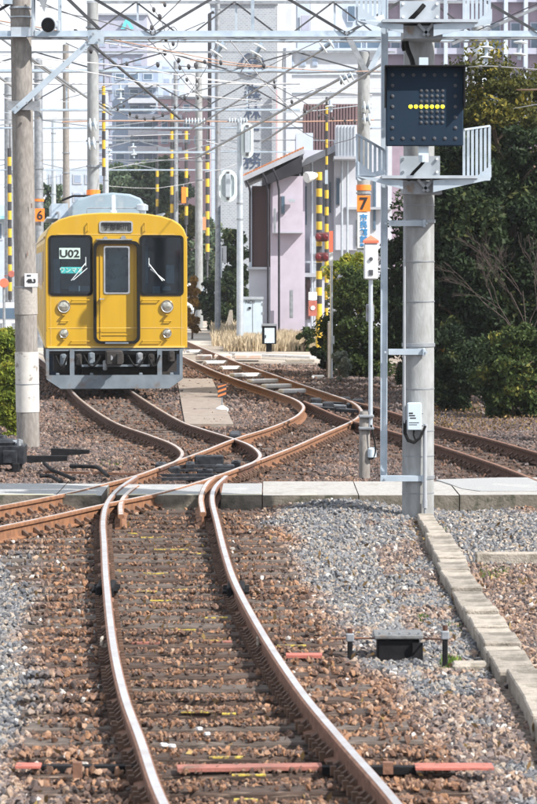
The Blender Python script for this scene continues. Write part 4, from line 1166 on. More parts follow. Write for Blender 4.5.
# work platforms with railings, one below and one above the panel
def platform(py_deck, up, lab):
    pf = thing('service_platform', lab, 'platform', tuple(W(430, py_deck, PD)))
    sp_d = PD - .75
    zd = W(0, py_deck, PD - .6).z
    X = lambda px: W(px, 200, PD - .6).x
    def bld(mb, nm, m_): return mb.build(nm, m_, pf)
    # deck edge and the tapering bracket below it
    mb = MB(); mb.box(((X(381) + X(476)) / 2, PD - .5, zd), (X(476) - X(381), .62, .028)); bld(mb, 'deck', M_galvd)
    mb = MB(); mb.box(((X(381) + X(476)) / 2, PD - .83, zd + .004), (X(476) - X(381), .02, .03)); bld(mb, 'deck_edge', M_galv)
    mb = MB()
    L_ = [(X(354), zd + .015), (X(366), zd - .02), (X(402), zd - .12), (X(402), zd - .03)]
    mb.poly(L_, PD - .80, PD - .78); Rr = [(X(432), zd - .03), (X(432), zd - .15), (X(489), zd - .02), (X(489), zd + .03)]
    mb.poly(Rr, PD - .80, PD - .78); bld(mb, 'tapered_bracket', M_galvb)
    mb = MB(); mb.box((PXC, PD - .45, zd - .10), (.40, .5, .13)); mb.bar((PXC - .05, PD - .74, zd - .02), (PXC + .06, PD - .74, zd - .14), .03, .03); mb.bar((PXC + .10, PD - .74, zd - .02), (PXC - .0, PD - .74, zd - .14), .03, .03); bld(mb, 'pole_clamp', M_galvd)
    # railings: vertical bars leaning outward at both ends
    for side, (xs, xe, yt0, yt1) in (('l', (357, 384, 143, 160)), ('r', (464, 489.5, 138, 134))):
        nb = 7
        for k in range(nb):
            t = k / (nb - 1); px = xs + (xe - xs) * t
            yb_, yt = py_deck - 1, py_deck - (190 - (yt0 + (yt1 - yt0) * t)) * .93
            if side == 'l': yb_ = py_deck + 2 - t * 10
            p, q = W(px, yb_, PD - .75 + .1 * t), W(px, yt, PD - .75 + .1 * t)
            mb = MB(); mb.bar(p, q, .028, .014, up=(0, 1, 0)); bld(mb, 'railing_bar', M_galvb)
        mb = MB(); mb.bar(W(xs, py_deck - (190 - yt0) * .93, PD - .75), W(xe, py_deck - (190 - yt1) * .93, PD - .65), .03, .02); mb.bar(W(xs, py_deck + 1, PD - .75), W(xe, py_deck - (6 if side == 'l' else 0), PD - .65), .03, .05); bld(mb, 'railing_rail', M_galvb)
    a, b__ = (X(474), zd + .005), (X(490), zd + .13)
    mb = MB(); mb.poly([(X(474), zd), (X(490), zd), (X(490), zd + .13)], PD - .775, PD - .765); bld(mb, 'gusset', M_galvb); mb = MB(); mb.poly([(X(357), zd + .02), (X(357), zd + .17), (X(376), zd + .02)], PD - .775, PD - .765); bld(mb, 'gusset', M_galvb)
    # mounting plate behind with bolts and a black cable
    ym = (py_deck - 22, py_deck + 0)
    p, q = W(400, ym[0], PD - .25), W(440, ym[1], PD - .25)
    mb = MB(); mb.box(((p.x + q.x) / 2, PD - .24, (p.z + q.z) / 2), (q.x - p.x, .02, p.z - q.z)); bld(mb, 'mounting_plate', M_galv)
    for bx1, by1 in ((403, ym[0] + 3), (437, ym[0] + 3), (437, ym[1] - 6), (403, ym[1] - 6)):
        c = W(bx1, by1, PD - .25); mb = MB(); mb.cyl(c, c - Vector((0, .03, 0)), .016, n=6); bld(mb, 'bolt', M_white)
    return pf
platform(178, 1, 'lower steel work platform with barred railings under the signal panel')
platform(23, 1, 'upper steel work platform with barred railings above the signal panel')

# the panel itself
sg = thing('railway_signal', 'square navy signal panel showing a row of seven yellow dots', 'signal', tuple(W(425, 146, PD - .6)))
SDY = PD - .95
sx = lambda px: W(px, 100, SDY).x; sz = lambda py: W(400, py, SDY).z
mb = MB(); mb.cbox(((sx(386) + sx(463.5)) / 2, SDY + .03, (sz(66.5) + sz(146)) / 2), (sx(463.5) - sx(386), .05, sz(66.5) - sz(146)), .01); mb.build('face_plate', M_panel, sg)
mb = MB()
mb.box(((sx(384.5) + sx(464.5)) / 2, SDY - .05, sz(66.5)), (sx(464.5) - sx(384.5), .16, .012)); mb.box((sx(385), SDY - .04, (sz(66.5) + sz(108)) / 2), (.012, .13, sz(66.5) - sz(108))); mb.box((sx(464.2), SDY - .04, (sz(66.5) + sz(108)) / 2), (.012, .13, sz(66.5) - sz(108)))
mb.build('hood', M_black, sg)
mb = MB(); mb.cbox((PXC + .04, SDY + .22, (sz(70) + sz(140)) / 2), (.6, .3, .62), .02); mb.build('rear_case', M_galvd, sg)
mb = MB(); mb.box((sx(424), SDY + .1, sz(62)), (.09, .1, .10)); mb.build('neck', M_box, sg); mb = MB(); mb.box((sx(424), SDY + .1, sz(150)), (.10, .1, .10)); mb.cyl((sx(424), SDY + .06, sz(155)), (sx(424), SDY + .06, sz(162)), .05, n=10)
mb.build('neck', M_box, sg)
def dot(px, py, m_, r_=.018):
    mb = MB(); c = Vector((sx(px), SDY + .006, sz(py))); mb.lathe(c, (0, -1, 0), [(0, r_ * 1.05), (.006, r_), (.012, r_ * .5)], 10); mb.build('lamp', m_, sg)
for k in range(7):
    dot(392.5 + 10.5 * k, 75, M_dimlamp, .0185); dot(392.5 + 10.5 * k, 138.5, M_dimlamp, .0185)
for k in range(1, 6):
    dot(392.5, 75 + 10.58 * k, M_dimlamp, .0185); dot(455.5, 75 + 10.58 * k, M_dimlamp, .0185)
for r_ in range(7):
    for c_ in range(5):
        if r_ != 3: dot(421.3 + 5.35 * c_, 90.7 + 5.3 * r_, M_dimlamp, .0165)
for k in range(7): dot(410.6 + 5.35 * k, 106.6, M_litlamp, .0195)
for (pts, nm) in (([W(407, 26, PD - .3), W(406.5, 45, PD - .35), W(412, 60, PD - .5), W(413.5, 68, PD - .6)], 0), ([W(410, 20, PD - .28), W(418, 12, PD - .32), W(424, 5, PD - .3)], 1), ([W(425, 160, PD - .5), W(420, 166, PD - .35), W(411, 176, PD - .28), W(406, 190, PD - .2)], 2), ([W(404, 36, PD - .3), W(403, 46, PD - .3), W(404, 51, PD - .3)], 3)):
    mb = MB(); mb.tube(smooth_line(pts, .05), .026 if nm < 2 else .016, 8); mb.build('black_cable', M_rubber, sg)

# ------------------------------------------------------------ short post with the red-capped emitter
tp = thing('trackside_emitter', 'white box with a red pointed cap on a thin silver tube by a concrete post', 'signal', tuple(G(365, 477, 0)))
d_ = G(365, 477, 0).y
mb = MB(); c0 = W(364.5, 477, d_); mb.lathe((c0.x, d_, -.1), (0, 0, 1), [(0, .070), (.3, .069), (W(0, 413, d_).z + .1, .065), (W(0, 412, d_).z + .11, .055)], 18); mb.build('concrete_post', M_concd, tp, smooth=True)
mb = MB(); pc = W(370.5, 430, d_ - .03); zt = W(0, 268, d_).z
mb.lathe((pc.x, pc.y, pc.z), (0, 0, 1), [(0, .028), (zt - pc.z, .026)], 12); mb.build('silver_tube', M_galv, tp, smooth=True)
for py in (416, 428):
    z = W(0, py, d_).z; mb = MB(); mb.cbox((c0.x + .02, d_ - .02, z), (.19, .17, .035), .008); mb.build('strap', M_galvd, tp)
a, b_ = W(363.8, 279.5, d_), W(377.6, 243, d_)
mb = MB(); mb.cbox(((a.x + b_.x) / 2, d_ - .03, (a.z + b_.z) / 2), (b_.x - a.x, .17, b_.z - a.z), .015); mb.build('housing', M_white, tp)
mb = MB(); zc = b_.z; xm = (a.x + b_.x) / 2; hw = (b_.x - a.x) / 2 + .01
mb.add([(xm - hw, d_ - .13, zc), (xm + hw, d_ - .13, zc), (xm + hw, d_ + .07, zc), (xm - hw, d_ + .07, zc), (xm - hw, d_ - .13, zc + .03), (xm + hw, d_ - .13, zc + .03), (xm + hw, d_ + .07, zc + .03), (xm - hw, d_ + .07, zc + .03), (xm, d_ - .03, zc + .095)],
       [(0, 1, 2, 3), (0, 1, 5, 4), (1, 2, 6, 5), (2, 3, 7, 6), (3, 0, 4, 7), (4, 5, 8), (5, 6, 8), (6, 7, 8), (7, 4, 8)]); mb.build('red_cap', M_orangered, tp)
mb = MB(); c = W(371, 259, d_ - .12); mb.cyl(c, c - Vector((0, .015, 0)), .024, n=12); c = W(371, 272.5, d_ - .12); mb.box(c, (.05, .012, .065)); mb.build('lens_opening', M_dimlamp, tp)
mb = MB(); c = W(372, 453, d_ - .06); mb.lathe(c, (0, 0, 1), [(-.07, .03), (-.05, .055), (.05, .055), (.07, .03)], 12); mb.build('junction_box', M_box, tp, smooth=True)
mb = MB(); mb.tube(smooth_line([W(371, 425, d_ - .09), W(373.5, 436, d_ - .1), W(375.5, 450, d_ - .1), W(373, 458, d_ - .1), W(369, 459, d_ - .08)], .03), .011, 6); mb.build('black_cable', M_rubber, tp)
# second grey relay box behind the thin pole
mb = MB(); p = W(370, 313, d_ + .05); mb.cbox(p, (.10, .07, .22), .01); mb.build('small_box', M_galvd, tp)

# ------------------------------------------------------------ left concrete pole
LD = 41.0
lp = thing('catenary_pole', 'thick brownish concrete pole at the left with a peeling white band', 'pole', tuple(W(28.3, 446, LD)[:2]) + (0,))
xb0 = W(28.3, 446, LD).x; xt0 = W(20.5, 0, LD).x; zt0 = W(20, 0, LD).z
slope = (xt0 - xb0) / zt0
mb = pole_mesh(MB(), xb0, LD, -.1, 8.2, .168, .145, slope * 8.3); mb.build('pole_shaft', M_concd, lp, smooth=True)
LX = lambda py: xb0 + slope * W(0, py, LD).z
def lring(py0, py1, r_, m_, nm):
    z0, z1 = W(0, py1, LD).z, W(0, py0, LD).z; mb = MB()
    mb.lathe((LX(py1), LD, z0), (slope, 0, 1), [(0, r_ - .004), (.002, r_), (z1 - z0 - .002, r_), (z1 - z0, r_ - .004)], 28); return mb.build(nm, m_, lp, smooth=True)
lring(352, 412, .174, M_wornwhite, 'white_band')
lring(383.5, 384.5, .178, M_galvd, 'steel_strap')
lring(287, 314.5, .170, mat('paler_concrete_sleeve', (.33, .31, .29), (.26, .245, .23), 30, .9, bump=.3), 'sleeve')
lring(286.4, 287.6, .174, M_galvd, 'steel_strap'); lring(7, 9, .168, M_galv, 'steel_strap'); lring(16.5, 18, .168, M_galv, 'steel_strap')
a, b_ = W(24.5, 287, LD - .19), W(37.6, 273.5, LD - .19)
mb = MB(); mb.cbox(((a.x + b_.x) / 2, LD - .185, (a.z + b_.z) / 2), (b_.x - a.x, .012, b_.z - a.z), .004)
pl_ = mb.build('number_plate', M_white, lp)
text("4B.3", .075, M_ink, pl_, ((a.x + b_.x) / 2, LD - .193, (a.z * .55 + b_.z * .45)), local=False, bold=.004)
text("踏切", .03, M_ink, pl_, ((a.x + b_.x) / 2 - .03, LD - .193, a.z * .15 + b_.z * .85), local=False)
mb = MB(); mb.box((LX(115) + .14, LD - .17, W(0, 206, LD).z), (.012, .006, .07)); mb.box((LX(270) + .05, LD - .172, W(0, 254, LD).z), (.010, .006, .06)); mb.build('rust_slot', M_rust, lp)
# ------------------------------------------------------------ things on the ballast
def pm(nm, label, cat, loc, **k): return thing(nm, label, cat, tuple(loc), **k)
# black coil box with a grey lid, two marker stakes and a rod
g = G(398, 655, 0); dv = pm('track_coil_box', 'low black iron box with a grey bolted lid lying on the gravel', 'signal box', g)
x0, x1 = G(376, 655, 0).x, G(421, 655, 0).x; cx = (x0 + x1) / 2; cy = g.y + .12
mb = MB(); mb.cbox((cx, cy, .03), (x1 - x0 - .02, .24, .16), .012); mb.box((cx + .13, cy - .13, .02), (.07, .05, .13)); mb.build('case', M_black, dv)
mb = MB(); mb.cbox((cx, cy, .125), (x1 - x0 + .03, .30, .03), .008); mb.build('lid', mat('grey_lid', (.15, .155, .16), (.09, .095, .10), 20, .7, bump=.3, c3=(.12, .1, .09), s3=9, t3=(.55, .65)), dv)
for px in (380, 390, 400, 410, 419):
    mb = MB(); x_ = G(px, 655, 0).x; mb.cyl((x_, cy - .12, .138), (x_, cy - .12, .155), .010, n=6); mb.build('bolt', M_galvd, dv)
for (px, py, hh, lab) in ((350, 655, .14, 'short dark iron marker stake left of the black coil box'), (445, 665, .22, 'taller dark iron marker stake right of the black coil box')):
    q = G(px, py, 0); st = pm('marker_stake', lab, 'stake', q, group='stakes beside the coil box')
    mb = MB(); mb.cbox((q.x, q.y, hh / 2 - .03), (.035, .035, hh + .06), .006); mb.build('shaft', M_black, st)
    mb = MB(); mb.cbox((q.x, q.y, hh - .02), (.055, .05, .06), .008); mb.build('collar', M_galvd, st)
    mb = MB(); mb.cyl((q.x, q.y, hh + .01), (q.x, q.y, hh + .045), .018, n=8); mb.build('tip', M_porcb, st)
mb = MB(); mb.tube([(G(330, 648, 0).x, g.y + .1, .10), (x0, cy, .10)], .008, 5); mb.tube([(x1, cy, .10), (G(445, 665, 0).x, G(445, 665, 0).y, .17)], .008, 5)
o = mb.build('rod', M_rust, dv); o['kind'] = 'stuff'
# low rust-stained stone slab right of it
mb = MB(); q = G(470, 666, 0); mb.cbox((q.x, q.y, -.01), (.24, .2, .07), .02); o = mb.build('flat_stone', M_kerb, origin=q); tag(o, 'flat pale stone lying between the marker stake and the kerb', 'stone')

# point machines at the left
def point_machine(x, y, sc, label, flip=1, plates=True):
    t = pm('point_machine', label, 'point machine', (x, y, 0), group='point machines at the left edge')
    def P(a): return (x + a[0] * sc, y + a[1] * sc, a[2] * sc)
    def C(mb, c, d, b=.015): mb.cbox(P(c), tuple(q * sc for q in d), b * sc)
    mb = MB(); C(mb, (0, 0, .20), (.62, .5, .26)); C(mb, (-.22, -.27, .22), (.14, .06, .3)); C(mb, (.12, -.28, .18), (.2, .05, .18)); mb.build('motor_case', M_grease, t)
    mb = MB(); mb.lathe(P((0, 0, .32)), (0, 0, 1), [(0, .22 * sc), (.05 * sc, .24 * sc), (.09 * sc, .16 * sc), (.10 * sc, .06 * sc), (.14 * sc, .05 * sc)], 14); mb.build('dome_lid', M_grease, t, smooth=True)
    mb = MB(); mb.cyl(P((-.28, -.1, .34)), P((.28, -.1, .36)), .045 * sc, n=10); mb.cyl(P((.24, -.2, .1)), P((.24, -.2, .42)), .03 * sc, n=8); mb.cyl(P((-.16, -.3, .12)), P((-.16, -.3, .4)), .025 * sc, n=8); o = mb.build('pipe', M_galvd, t); o['kind'] = 'stuff'
    for q in (-.2, .2):
        mb = MB(); C(mb, (q, -.1, .02), (.10, .5, .16)); mb.build('foot', M_black, t)
    return t
point_machine(-3.78, 34.3, 1.0, 'bulky black point machine cut by the left frame edge')
point_machine(-3.45, 36.3, .95, 'black point machine with a round lid at the foot of the left pole')
ar = pm('point_rodding', 'long black flat arms reaching right from the point machines', 'track gear', (-2.9, 35.5, 0))
for (xa, ya, xb, yb, w1, w2, d_) in ((51, 452.5, 89, 452, 8, 3.5, 36.2), (27, 459.5, 67, 458.5, 7, 5, 34.9)):
    a, b = W(xa, ya, d_), W(xb, yb, d_); s_ = d_ / F; mb = MB()
    hz = lambda w_: w_ * s_ / 2
    mb.poly([(a.x, a.z - hz(w1)), (b.x, b.z - hz(w2)), (b.x, b.z + hz(w2)), (a.x, a.z + hz(w1))], d_, d_ + .12); mb.build('arm', M_black, ar)
for (pts) in ([(44, 463), (52, 470), (62, 474), (74, 479)], [(40, 476), (50, 476), (56, 479), (61, 482)], [(70, 466), (85, 466.5), (98, 468), (108, 476)]):
    mb = MB(); mb.tube(smooth_line([G(x_, y_, .07) for x_, y_ in pts], .06), .024, 7); mb.build('bent_pipe', M_black, ar)
mb = MB(); mb.bar(G(45, 472, .03), G(150, 474.5, .03), .05, .03); mb.build('long_rod', M_rust, ar)
# stretcher gear between the switch blades
sg_ = pm('switch_gear', 'greasy black rods and plates between the switch rails just behind the walkway', 'track gear', G(195, 472, 0))
for (xa, xb, yy, hh, wd) in ((152, 240, 475.5, .06, .05), (158, 232, 470.5, .08, .04), (165, 226, 466.5, .07, .05), (150, 236, 479, .04, .07)):
    a, b = G(xa, yy, hh), G(xb, yy - .5, hh); mb = MB(); mb.bar(a, b, wd, .035); mb.build('rod', M_grease, sg_)
for (px, py, w_, d2, h_) in ((209, 467.5, .38, .2, .14), (172, 476, .2, .3, .1), (225, 474, .24, .25, .1), (190, 471, .12, .4, .09), (161, 472, .14, .4, .1), (236, 470, .12, .3, .1), (205, 477, .2, .15, .08)):
    q = G(px, py, 0); mb = MB(); mb.cbox((q.x, q.y, h_ / 2 + .02), (w_, d2, h_), .015); mb.cyl((q.x, q.y - d2 * .3, h_), (q.x, q.y - d2 * .3, h_ + .03), .03, n=6); mb.build('slide_plate', M_grease, sg_)
sg2 = pm('switch_gear', 'black point rods lying across the farther switch near the signal pole', 'track gear', G(345, 406, 0))
for (xa, ya, xb, yb, hh) in ((306, 404.5, 352, 407, .05), (312, 407.5, 362, 411, .04), (330, 403, 362, 405, .06), (338, 410, 372, 412, .08)):
    mb = MB(); mb.bar(G(xa, ya, hh), G(xb, yb, hh), .14, .05); mb.build('rod', M_grease if hh != .05 else M_galv, sg2)
for (px, py) in ((316, 405), (328, 409), (345, 404), (352, 410), (365, 412), (340, 413), (358, 406)):
    q = G(px, py, 0); mb = MB(); mb.cbox((q.x, q.y, .07), (.2, .35, .12), .02); mb.build('slide_plate', M_grease, sg2)
# frog infill at the diamond
fg = pm('frog_casting', 'dark iron crossing casting where the branch rail meets the crossover rail', 'track gear', G(236, 440, 0))
q = G(235, 441, 0); mb = MB(); mb.cbox((q.x, q.y, .07), (.16, .9, .12), .02); mb.build('casting', M_grease, fg)
for dx, dy in ((-.14, -.3), (.13, -.25), (-.1, .3), (.12, .3)):
    mb = MB(); mb.cbox((q.x + dx, q.y + dy, .06), (.06, .12, .07), .01); mb.build('block', M_rustl, fg)

# striped stake sign
q = G(222, 410, 0); stn = pm('striped_marker', 'small black and orange diagonally striped marker on a white foot', 'marker sign', q)
dd = q.y; a, b = W(217.7, 397.5, dd), W(226.4, 384, dd)
mb = MB(); mb.cbox(((a.x + b.x) / 2, dd, (a.z + b.z) / 2), (b.x - a.x, .02, b.z - a.z), .003); pb = mb.build('board', M_blk, stn)
Wd, Ht = b.x - a.x, b.z - a.z; cx, cz = (a.x + b.x) / 2, (a.z + b.z) / 2
M_so = mat('dull_orange_stripe', (.62, .20, .06), (.5, .16, .05), 9, .6, bump=0)
for k in range(3):
    z0 = cz - Ht / 2 + Ht * (.02 + .34 * k); pts = [(cx - Wd / 2 + .004, z0), (cx + Wd / 2 - .004, z0 + Ht * .22), (cx + Wd / 2 - .004, z0 + Ht * .38), (cx - Wd / 2 + .004, z0 + Ht * .16)]
    pts = [(x_, min(z_, cz + Ht / 2 - .002)) for x_, z_ in pts]
    mb = MB(); mb.poly(pts, dd - .014, dd - .011); mb.build('orange_stripe', M_so, stn)
mb = MB(); mb.cyl((q.x, dd, 0), (q.x, dd, a.z), .012, n=6); mb.build('stake', M_galvd, stn)
mb = MB(); mb.lathe((q.x, dd, -.02), (0, 0, 1), [(0, .13), (.05, .12), (.09, .05), (.10, .02)], 12); mb.build('white_foot', M_white, stn, smooth=True)
# concrete strip beside the train
cw = pm('concrete_strip', 'dusty concrete strip lying in the gravel right of the train', 'walkway', G(200, 395, 0))
M_cw = mat('dusty_concrete', (.26, .22, .19), (.18, .15, .125), 7, .95, bump=.5, c3=(.22, .17, .14), s3=3, t3=(.5, .65))
for k in range(7):
    y0 = 46.2 + k * 2.6; xx = lambda y_: -1.05 - .04 * (y_ - 48)
    mb = MB(); z_ = .015; vs = [(xx(y0) - .4, y0, z_), (xx(y0) + .4, y0, z_), (xx(y0 + 2.57) + .4, y0 + 2.57, z_), (xx(y0 + 2.57) - .4, y0 + 2.57, z_)]
    mb.add([(a_[0], a_[1], -.1) for a_ in vs] + vs, [(0, 1, 2, 3), (4, 5, 6, 7), (0, 1, 5, 4), (1, 2, 6, 5), (2, 3, 7, 6), (3, 0, 4, 7)]); mb.build('strip_slab', M_cw, cw)

# ------------------------------------------------------------ far poles and gantries
def striped(mb2, x, y, z0, z1, r, n=14, mats=(M_yb, M_blk)):
    pass
def far_pole(px, d, py_top, r, label, m_=M_conc, name='utility_pole', band=None, lean=0.0, group='poles along the line', taper=.82):
    c = W(px, 263, d); zt = W(px, py_top, d).z
    t = pm(name, label, 'pole', (c.x, d, 0), group=group)
    mb = pole_mesh(MB(), c.x, d, -.1, zt, r, r * taper, lean, 16); mb.build('pole_shaft', m_, t, smooth=True)
    mb = MB(); mb.lathe((c.x + lean, d, zt), (0, 0, 1), [(0, r * taper), (.03, r * taper * .7), (.05, .02)], 12); mb.build('cap', M_galvd, t)
    if band:
        z1, z0 = W(px, band[0], d).z, W(px, band[1], d).z; mb = MB(); mb.lathe((c.x, d, z0), (0, 0, 1), [(0, r * .98), (.002, r * 1.03), (z1 - z0, r * 1.02), (z1 - z0 + .002, r * .95)], 16); mb.build('orange_band', M_orange, t, smooth=True)
    for zz in (.55, .62, .93): 
        z_ = zt * zz; mb = MB(); mb.lathe((c.x, d, z_), (0, 0, 1), [(0, r * .95), (.002, r * 1.05), (.05, r * 1.05), (.052, r * .95)], 14); mb.build('strap', M_galvd, t)
    return t
P93 = far_pole(93.5, 72, 3, .172, 'concrete gantry pole above the train roof with an orange band', band=(190, 197))
P7 = far_pole(363.5, 72, 52, .185, 'concrete pole with an orange number seven plate and blue lettering', band=(185, 190.5))
P477 = far_pole(477, 72, 27, .165, 'concrete pole rising right behind the signal panel with insulators on it')
P39 = far_pole(39, 90, 60, .165, 'grey pole with an orange number six plate beside the train roof', M_galvd, band=(199, 201.5))
P66 = far_pole(66.5, 112, 45, .15, 'slim brown wooden looking pole between the number six pole and gantry pole', M_concd)
P240 = far_pole(240, 92, 118, .115, 'slim silver pole carrying two white oval boards', M_galv)
P218 = far_pole(218, 100, -15, .10, 'slim brown pole left of the oval boards', M_galvd)
P8 = far_pole(9, 128, 78, .22, 'grey pole at the far left edge behind the concrete pole', M_galvd)
P106 = far_pole(106, 120, 92, .14, 'far pale pole just right of the orange banded gantry pole', M_galv)
P22 = far_pole(23, 120, 40, .13, 'pale far pole hidden partly by the big left pole', M_galv)
P200 = far_pole(199, 118, 60, .17, 'pale double pole left of the oval boards', M_conc)
P52 = far_pole(54, 140, 120, .13, 'very distant pole between the left poles', M_galv)
P140 = far_pole(176, 150, 62, .14, 'thin distant grey pole above the yellow striped guards', M_galvd)
# number plates
def plate(px0, py0, px1, py1, d, m_, parent, nm='plate', th=.02):
    mb = MB(); pxbox(mb, px0, py0, px1, py1, d, th); return mb.build(nm, m_, parent)
pl7 = plate(357, 195.5, 370.3, 211.5, 71.78, M_orange, P7, 'number_plate'); c = W(363.8, 203.5, 71.77); text("7", .42, M_ink, pl7, c, local=False, bold=.012)
pls = plate(357.6, 212.5, 369.6, 248, 71.78, M_white, P7, 'name_board')
for k, ch in enumerate("市民館前"):
    c = W(363.7, 217.3 + k * 7.2, 71.77); text(ch, .185, M_inkblue, pls, c, local=False, bold=.004, sx=1.1)
c = W(363.7, 245, 71.77); text("踏切", .085, M_inkblue, pls, c, local=False, bold=.002, sx=1.1)
pl6 = plate(35, 208.5, 44.5, 221.5, 89.78, M_orange, P39, 'number_plate'); c = W(39.8, 215, 89.77); text("6", .40, M_ink, pl6, c, local=False, bold=.008)
mb = MB(); pxbox(mb, 356.5, 250, 368, 262, 71.75, .3); mb.build('switch_box', M_galvd, P7)

def truss(d, xa, xb, py_low, py_up, pitch, label, w_=.09, up_w=None, mats=(M_galvd, M_galvb), diag=M_beamdark, verts=True, phase=0):
    c = W((xa + xb) / 2, py_low, d); t = pm('gantry_beam', label, 'gantry beam', c, group='steel beams across the tracks')
    zl, zu = W(0, py_low, d).z, W(0, py_up, d).z
    if d > 50: w_ = w_ * .72
    X = lambda px: W(px, 100, d).x
    x0, x1 = X(xa), X(xb)
    for yy, nm in ((d - .22, 'lower_chord'), (d + .22, 'lower_chord')):
        mb = MB(); mb.angle((x0, yy, zl), (x1, yy, zl), w_); mb.build(nm, mats[1] if yy < d else mats[0], t)
    mb = MB(); mb.angle((x0, d, zu), (x1, d, zu), w_ * .8); mb.build('upper_chord', mats[0], t)
    x = x0 + phase; pw = pitch; k = 0
    while x + pw <= x1 + .01:
        mb = MB(); mb.angle((x, d - .2, zl), (x + pw / 2, d, zu), .042); mb.build('diagonal', diag, t)
        mb = MB(); mb.angle((x + pw / 2, d, zu), (x + pw, d - .2, zl), .042); mb.build('diagonal', diag, t)
        if verts:
            mb = MB(); mb.bar((x + pw / 2 + .04, d + .05, zl), (x + pw / 2 + .04, d + .05, zu), .05, .05); mb.build('post', mats[1], t)
        mb = MB(); mb.bar((x, d - .2, zl), (x, d + .2, zl), .05, .05); mb.build('tie', mats[0], t)
        x += pw; k += 1
    return t
# nearest gantry: rises out of the frame, held by the left pole; its other post stands outside to the right
T1 = truss(41, -40, 690, 35, -24, 96 / F * 41 * 2, 'nearest steel truss beam running across the whole top of the view', w_=.095, phase=.01, mats=(M_galvd, M_galvb))
gp = far_pole(690, 41, -60, .17, 'concrete gantry pole beyond the right edge', group='poles along the line')
kb = pm('knee_brace', 'slanting flat steel brace from the left pole up to the beam', 'brace', W(28, 105, 40.7))
mb = MB(); mb.bar(W(13, 112, 40.75), W(93, 39, 40.75), .085, .03, up=(0, 1, 0)); mb.bar(W(13, 112, 40.80), W(93, 39, 40.80), .05, .09, up=(0, 1, 0)); mb.build('brace_bar', M_galvb, kb)
mb = MB(); pxbox(mb, 8, 101, 40, 110, 40.80, .03); mb.build('collar_plate', M_galvd, kb)
mb = MB(); pxbox(mb, 88, 30, 104, 44, 40.72, .03); mb.build('gusset', M_galvb, kb)
for px, py in ((17, 107), (27, 103), (36, 105), (93, 34), (99, 40), (88, 41)):
    c = W(px, py, 40.7); mb = MB(); mb.cyl(c, c - Vector((0, .03, 0)), .018, n=6); mb.build('bolt', M_galvd, kb)
mb = MB(); pxbox(mb, 11, 27, 34, 36, 40.78, .03); mb.tube([W(33, 36, 40.7), W(33.5, 10, 40.7), W(33.5, -10, 40.7)], .03, 7); mb.build('bracket', M_galv, kb)
# second and farther gantries
truss(72, 87, 482, 40, 2, 98 / F * 72, 'gantry beam carried by the orange banded pole and the number seven pole', w_=.13)
truss(80, -30, 395, 71, 52, 130 / F * 80, 'pale gantry beam just under the top one on the left', w_=.10, verts=False)
truss(90, 20, 300, 110, 84, 90 / F * 90, 'thin lattice beam held by the number six pole', w_=.08)
truss(104, -20, 400, 128, 120, 120 / F * 104, 'slim far beam crossing behind the white oval boards', w_=.07, diag=M_galvd, verts=False)
truss(118, 90, 330, 152, 140, 90 / F * 118, 'distant beam above the far green trees', w_=.07, diag=M_galvd, verts=False)
truss(128, -20, 230, 170, 160, 90 / F * 128, 'lowest distant beam above the train roof', w_=.07, diag=M_galvd, verts=False)
for (a_, b_, lab) in (((347, 34), (366, 72), 'left arm of the steel vee on top of the number seven pole'), ((383, 44), (370, 70), 'right arm of the steel vee on top of the number seven pole')):
    o_ = MB(); o_.bar(W(*a_, 71.75), W(*b_, 71.75), .14, .05, up=(0, 1, 0)); o = o_.build('steel_arm', M_galvd if a_[0] == 347 else M_galvb, P7)
# long thin diagonal stays crossing the upper part
for i, (xa, ya, xb, yb, d1, d2, r_, m_, lab) in enumerate([
    (67, -2, 100, 30, 41, 41, .035, M_beamdark, 'dark slanting stay running into the joint above the train'),
    (75, 30, 180, 119, 60, 75, .028, M_beamdark, 'long dark stay sloping down right over the train'),
    (28, 56, 112, 115, 66, 80, .028, M_galvd, 'grey stay sloping down right above the train roof'),
    (-5, 34, 75, 92, 66, 80, .022, M_galvd, 'grey stay at the upper left corner sloping down right'),
    (-5, 74, 20, 92, 70, 80, .03, M_galvd, 'short grey stay at the left edge'),
    (345, 76, 196, 158, 66, 85, .030, M_galvd, 'long grey stay sloping down left from the number seven pole'),
    (330, 45, 190, 130, 64, 84, .022, M_galvd, 'thin grey stay crossing in front of the lettered tower'),
    (385, 62, 262, 142, 66, 85, .028, M_galvd, 'grey stay sloping down left beside the signal panel'),
    (537, 8, 452, 44, 41, 41, .032, M_galvd, 'double steel stay at the upper right corner')]):
    mb = MB(); a, b = W(xa, ya, d1), W(xb, yb, d2); mb.bar(a, b, r_ * 2, r_ * 1.4); o = mb.build('steel_stay', m_, origin=a); tag(o, lab, 'stay', 'slanting steel stays')

# ------------------------------------------------------------ wires
def wire(pts, r_, m_, label, beads=(), cat='wire', name='overhead_wire', bm=None, br=.05, kids=()):
    """pts: (px, py, distance)"""
    L_ = smooth_line([W(x, y, d) for x, y, d in pts], 1.2); c = L_[0]
    t = pm(name, label, cat, c, group='overhead wires')
    mb = MB(); mb.tube(L_, r_ * .72, 5); mb.build('conductor', m_, t)
    for (bxp, byp, bd) in beads:
        p = W(bxp, byp, bd); mb = MB(); rr = br * random.uniform(.8, 1.15)
        mb.lathe(p - Vector((rr * .7, 0, 0)), (1, 0, .15), [(0, rr * .35), (rr * .3, rr), (rr * .9, rr * .95), (rr * 1.3, rr * .3)], 10); mb.build('insulator_bead', bm or M_blk, t, smooth=True)
    return t
wire([(-5, 20, 44), (60, 31, 47), (130, 43, 52), (215, 60, 58), (262, 66, 62), (330, 71, 68), (390, 71, 74)], .016, M_copper, 'copper feeder wire sagging from the upper left to the number seven pole', [(32, 29, 44), (91, 51, 49), (103, 41, 50), (264, 66, 60), (221, 63, 58)], br=.055)
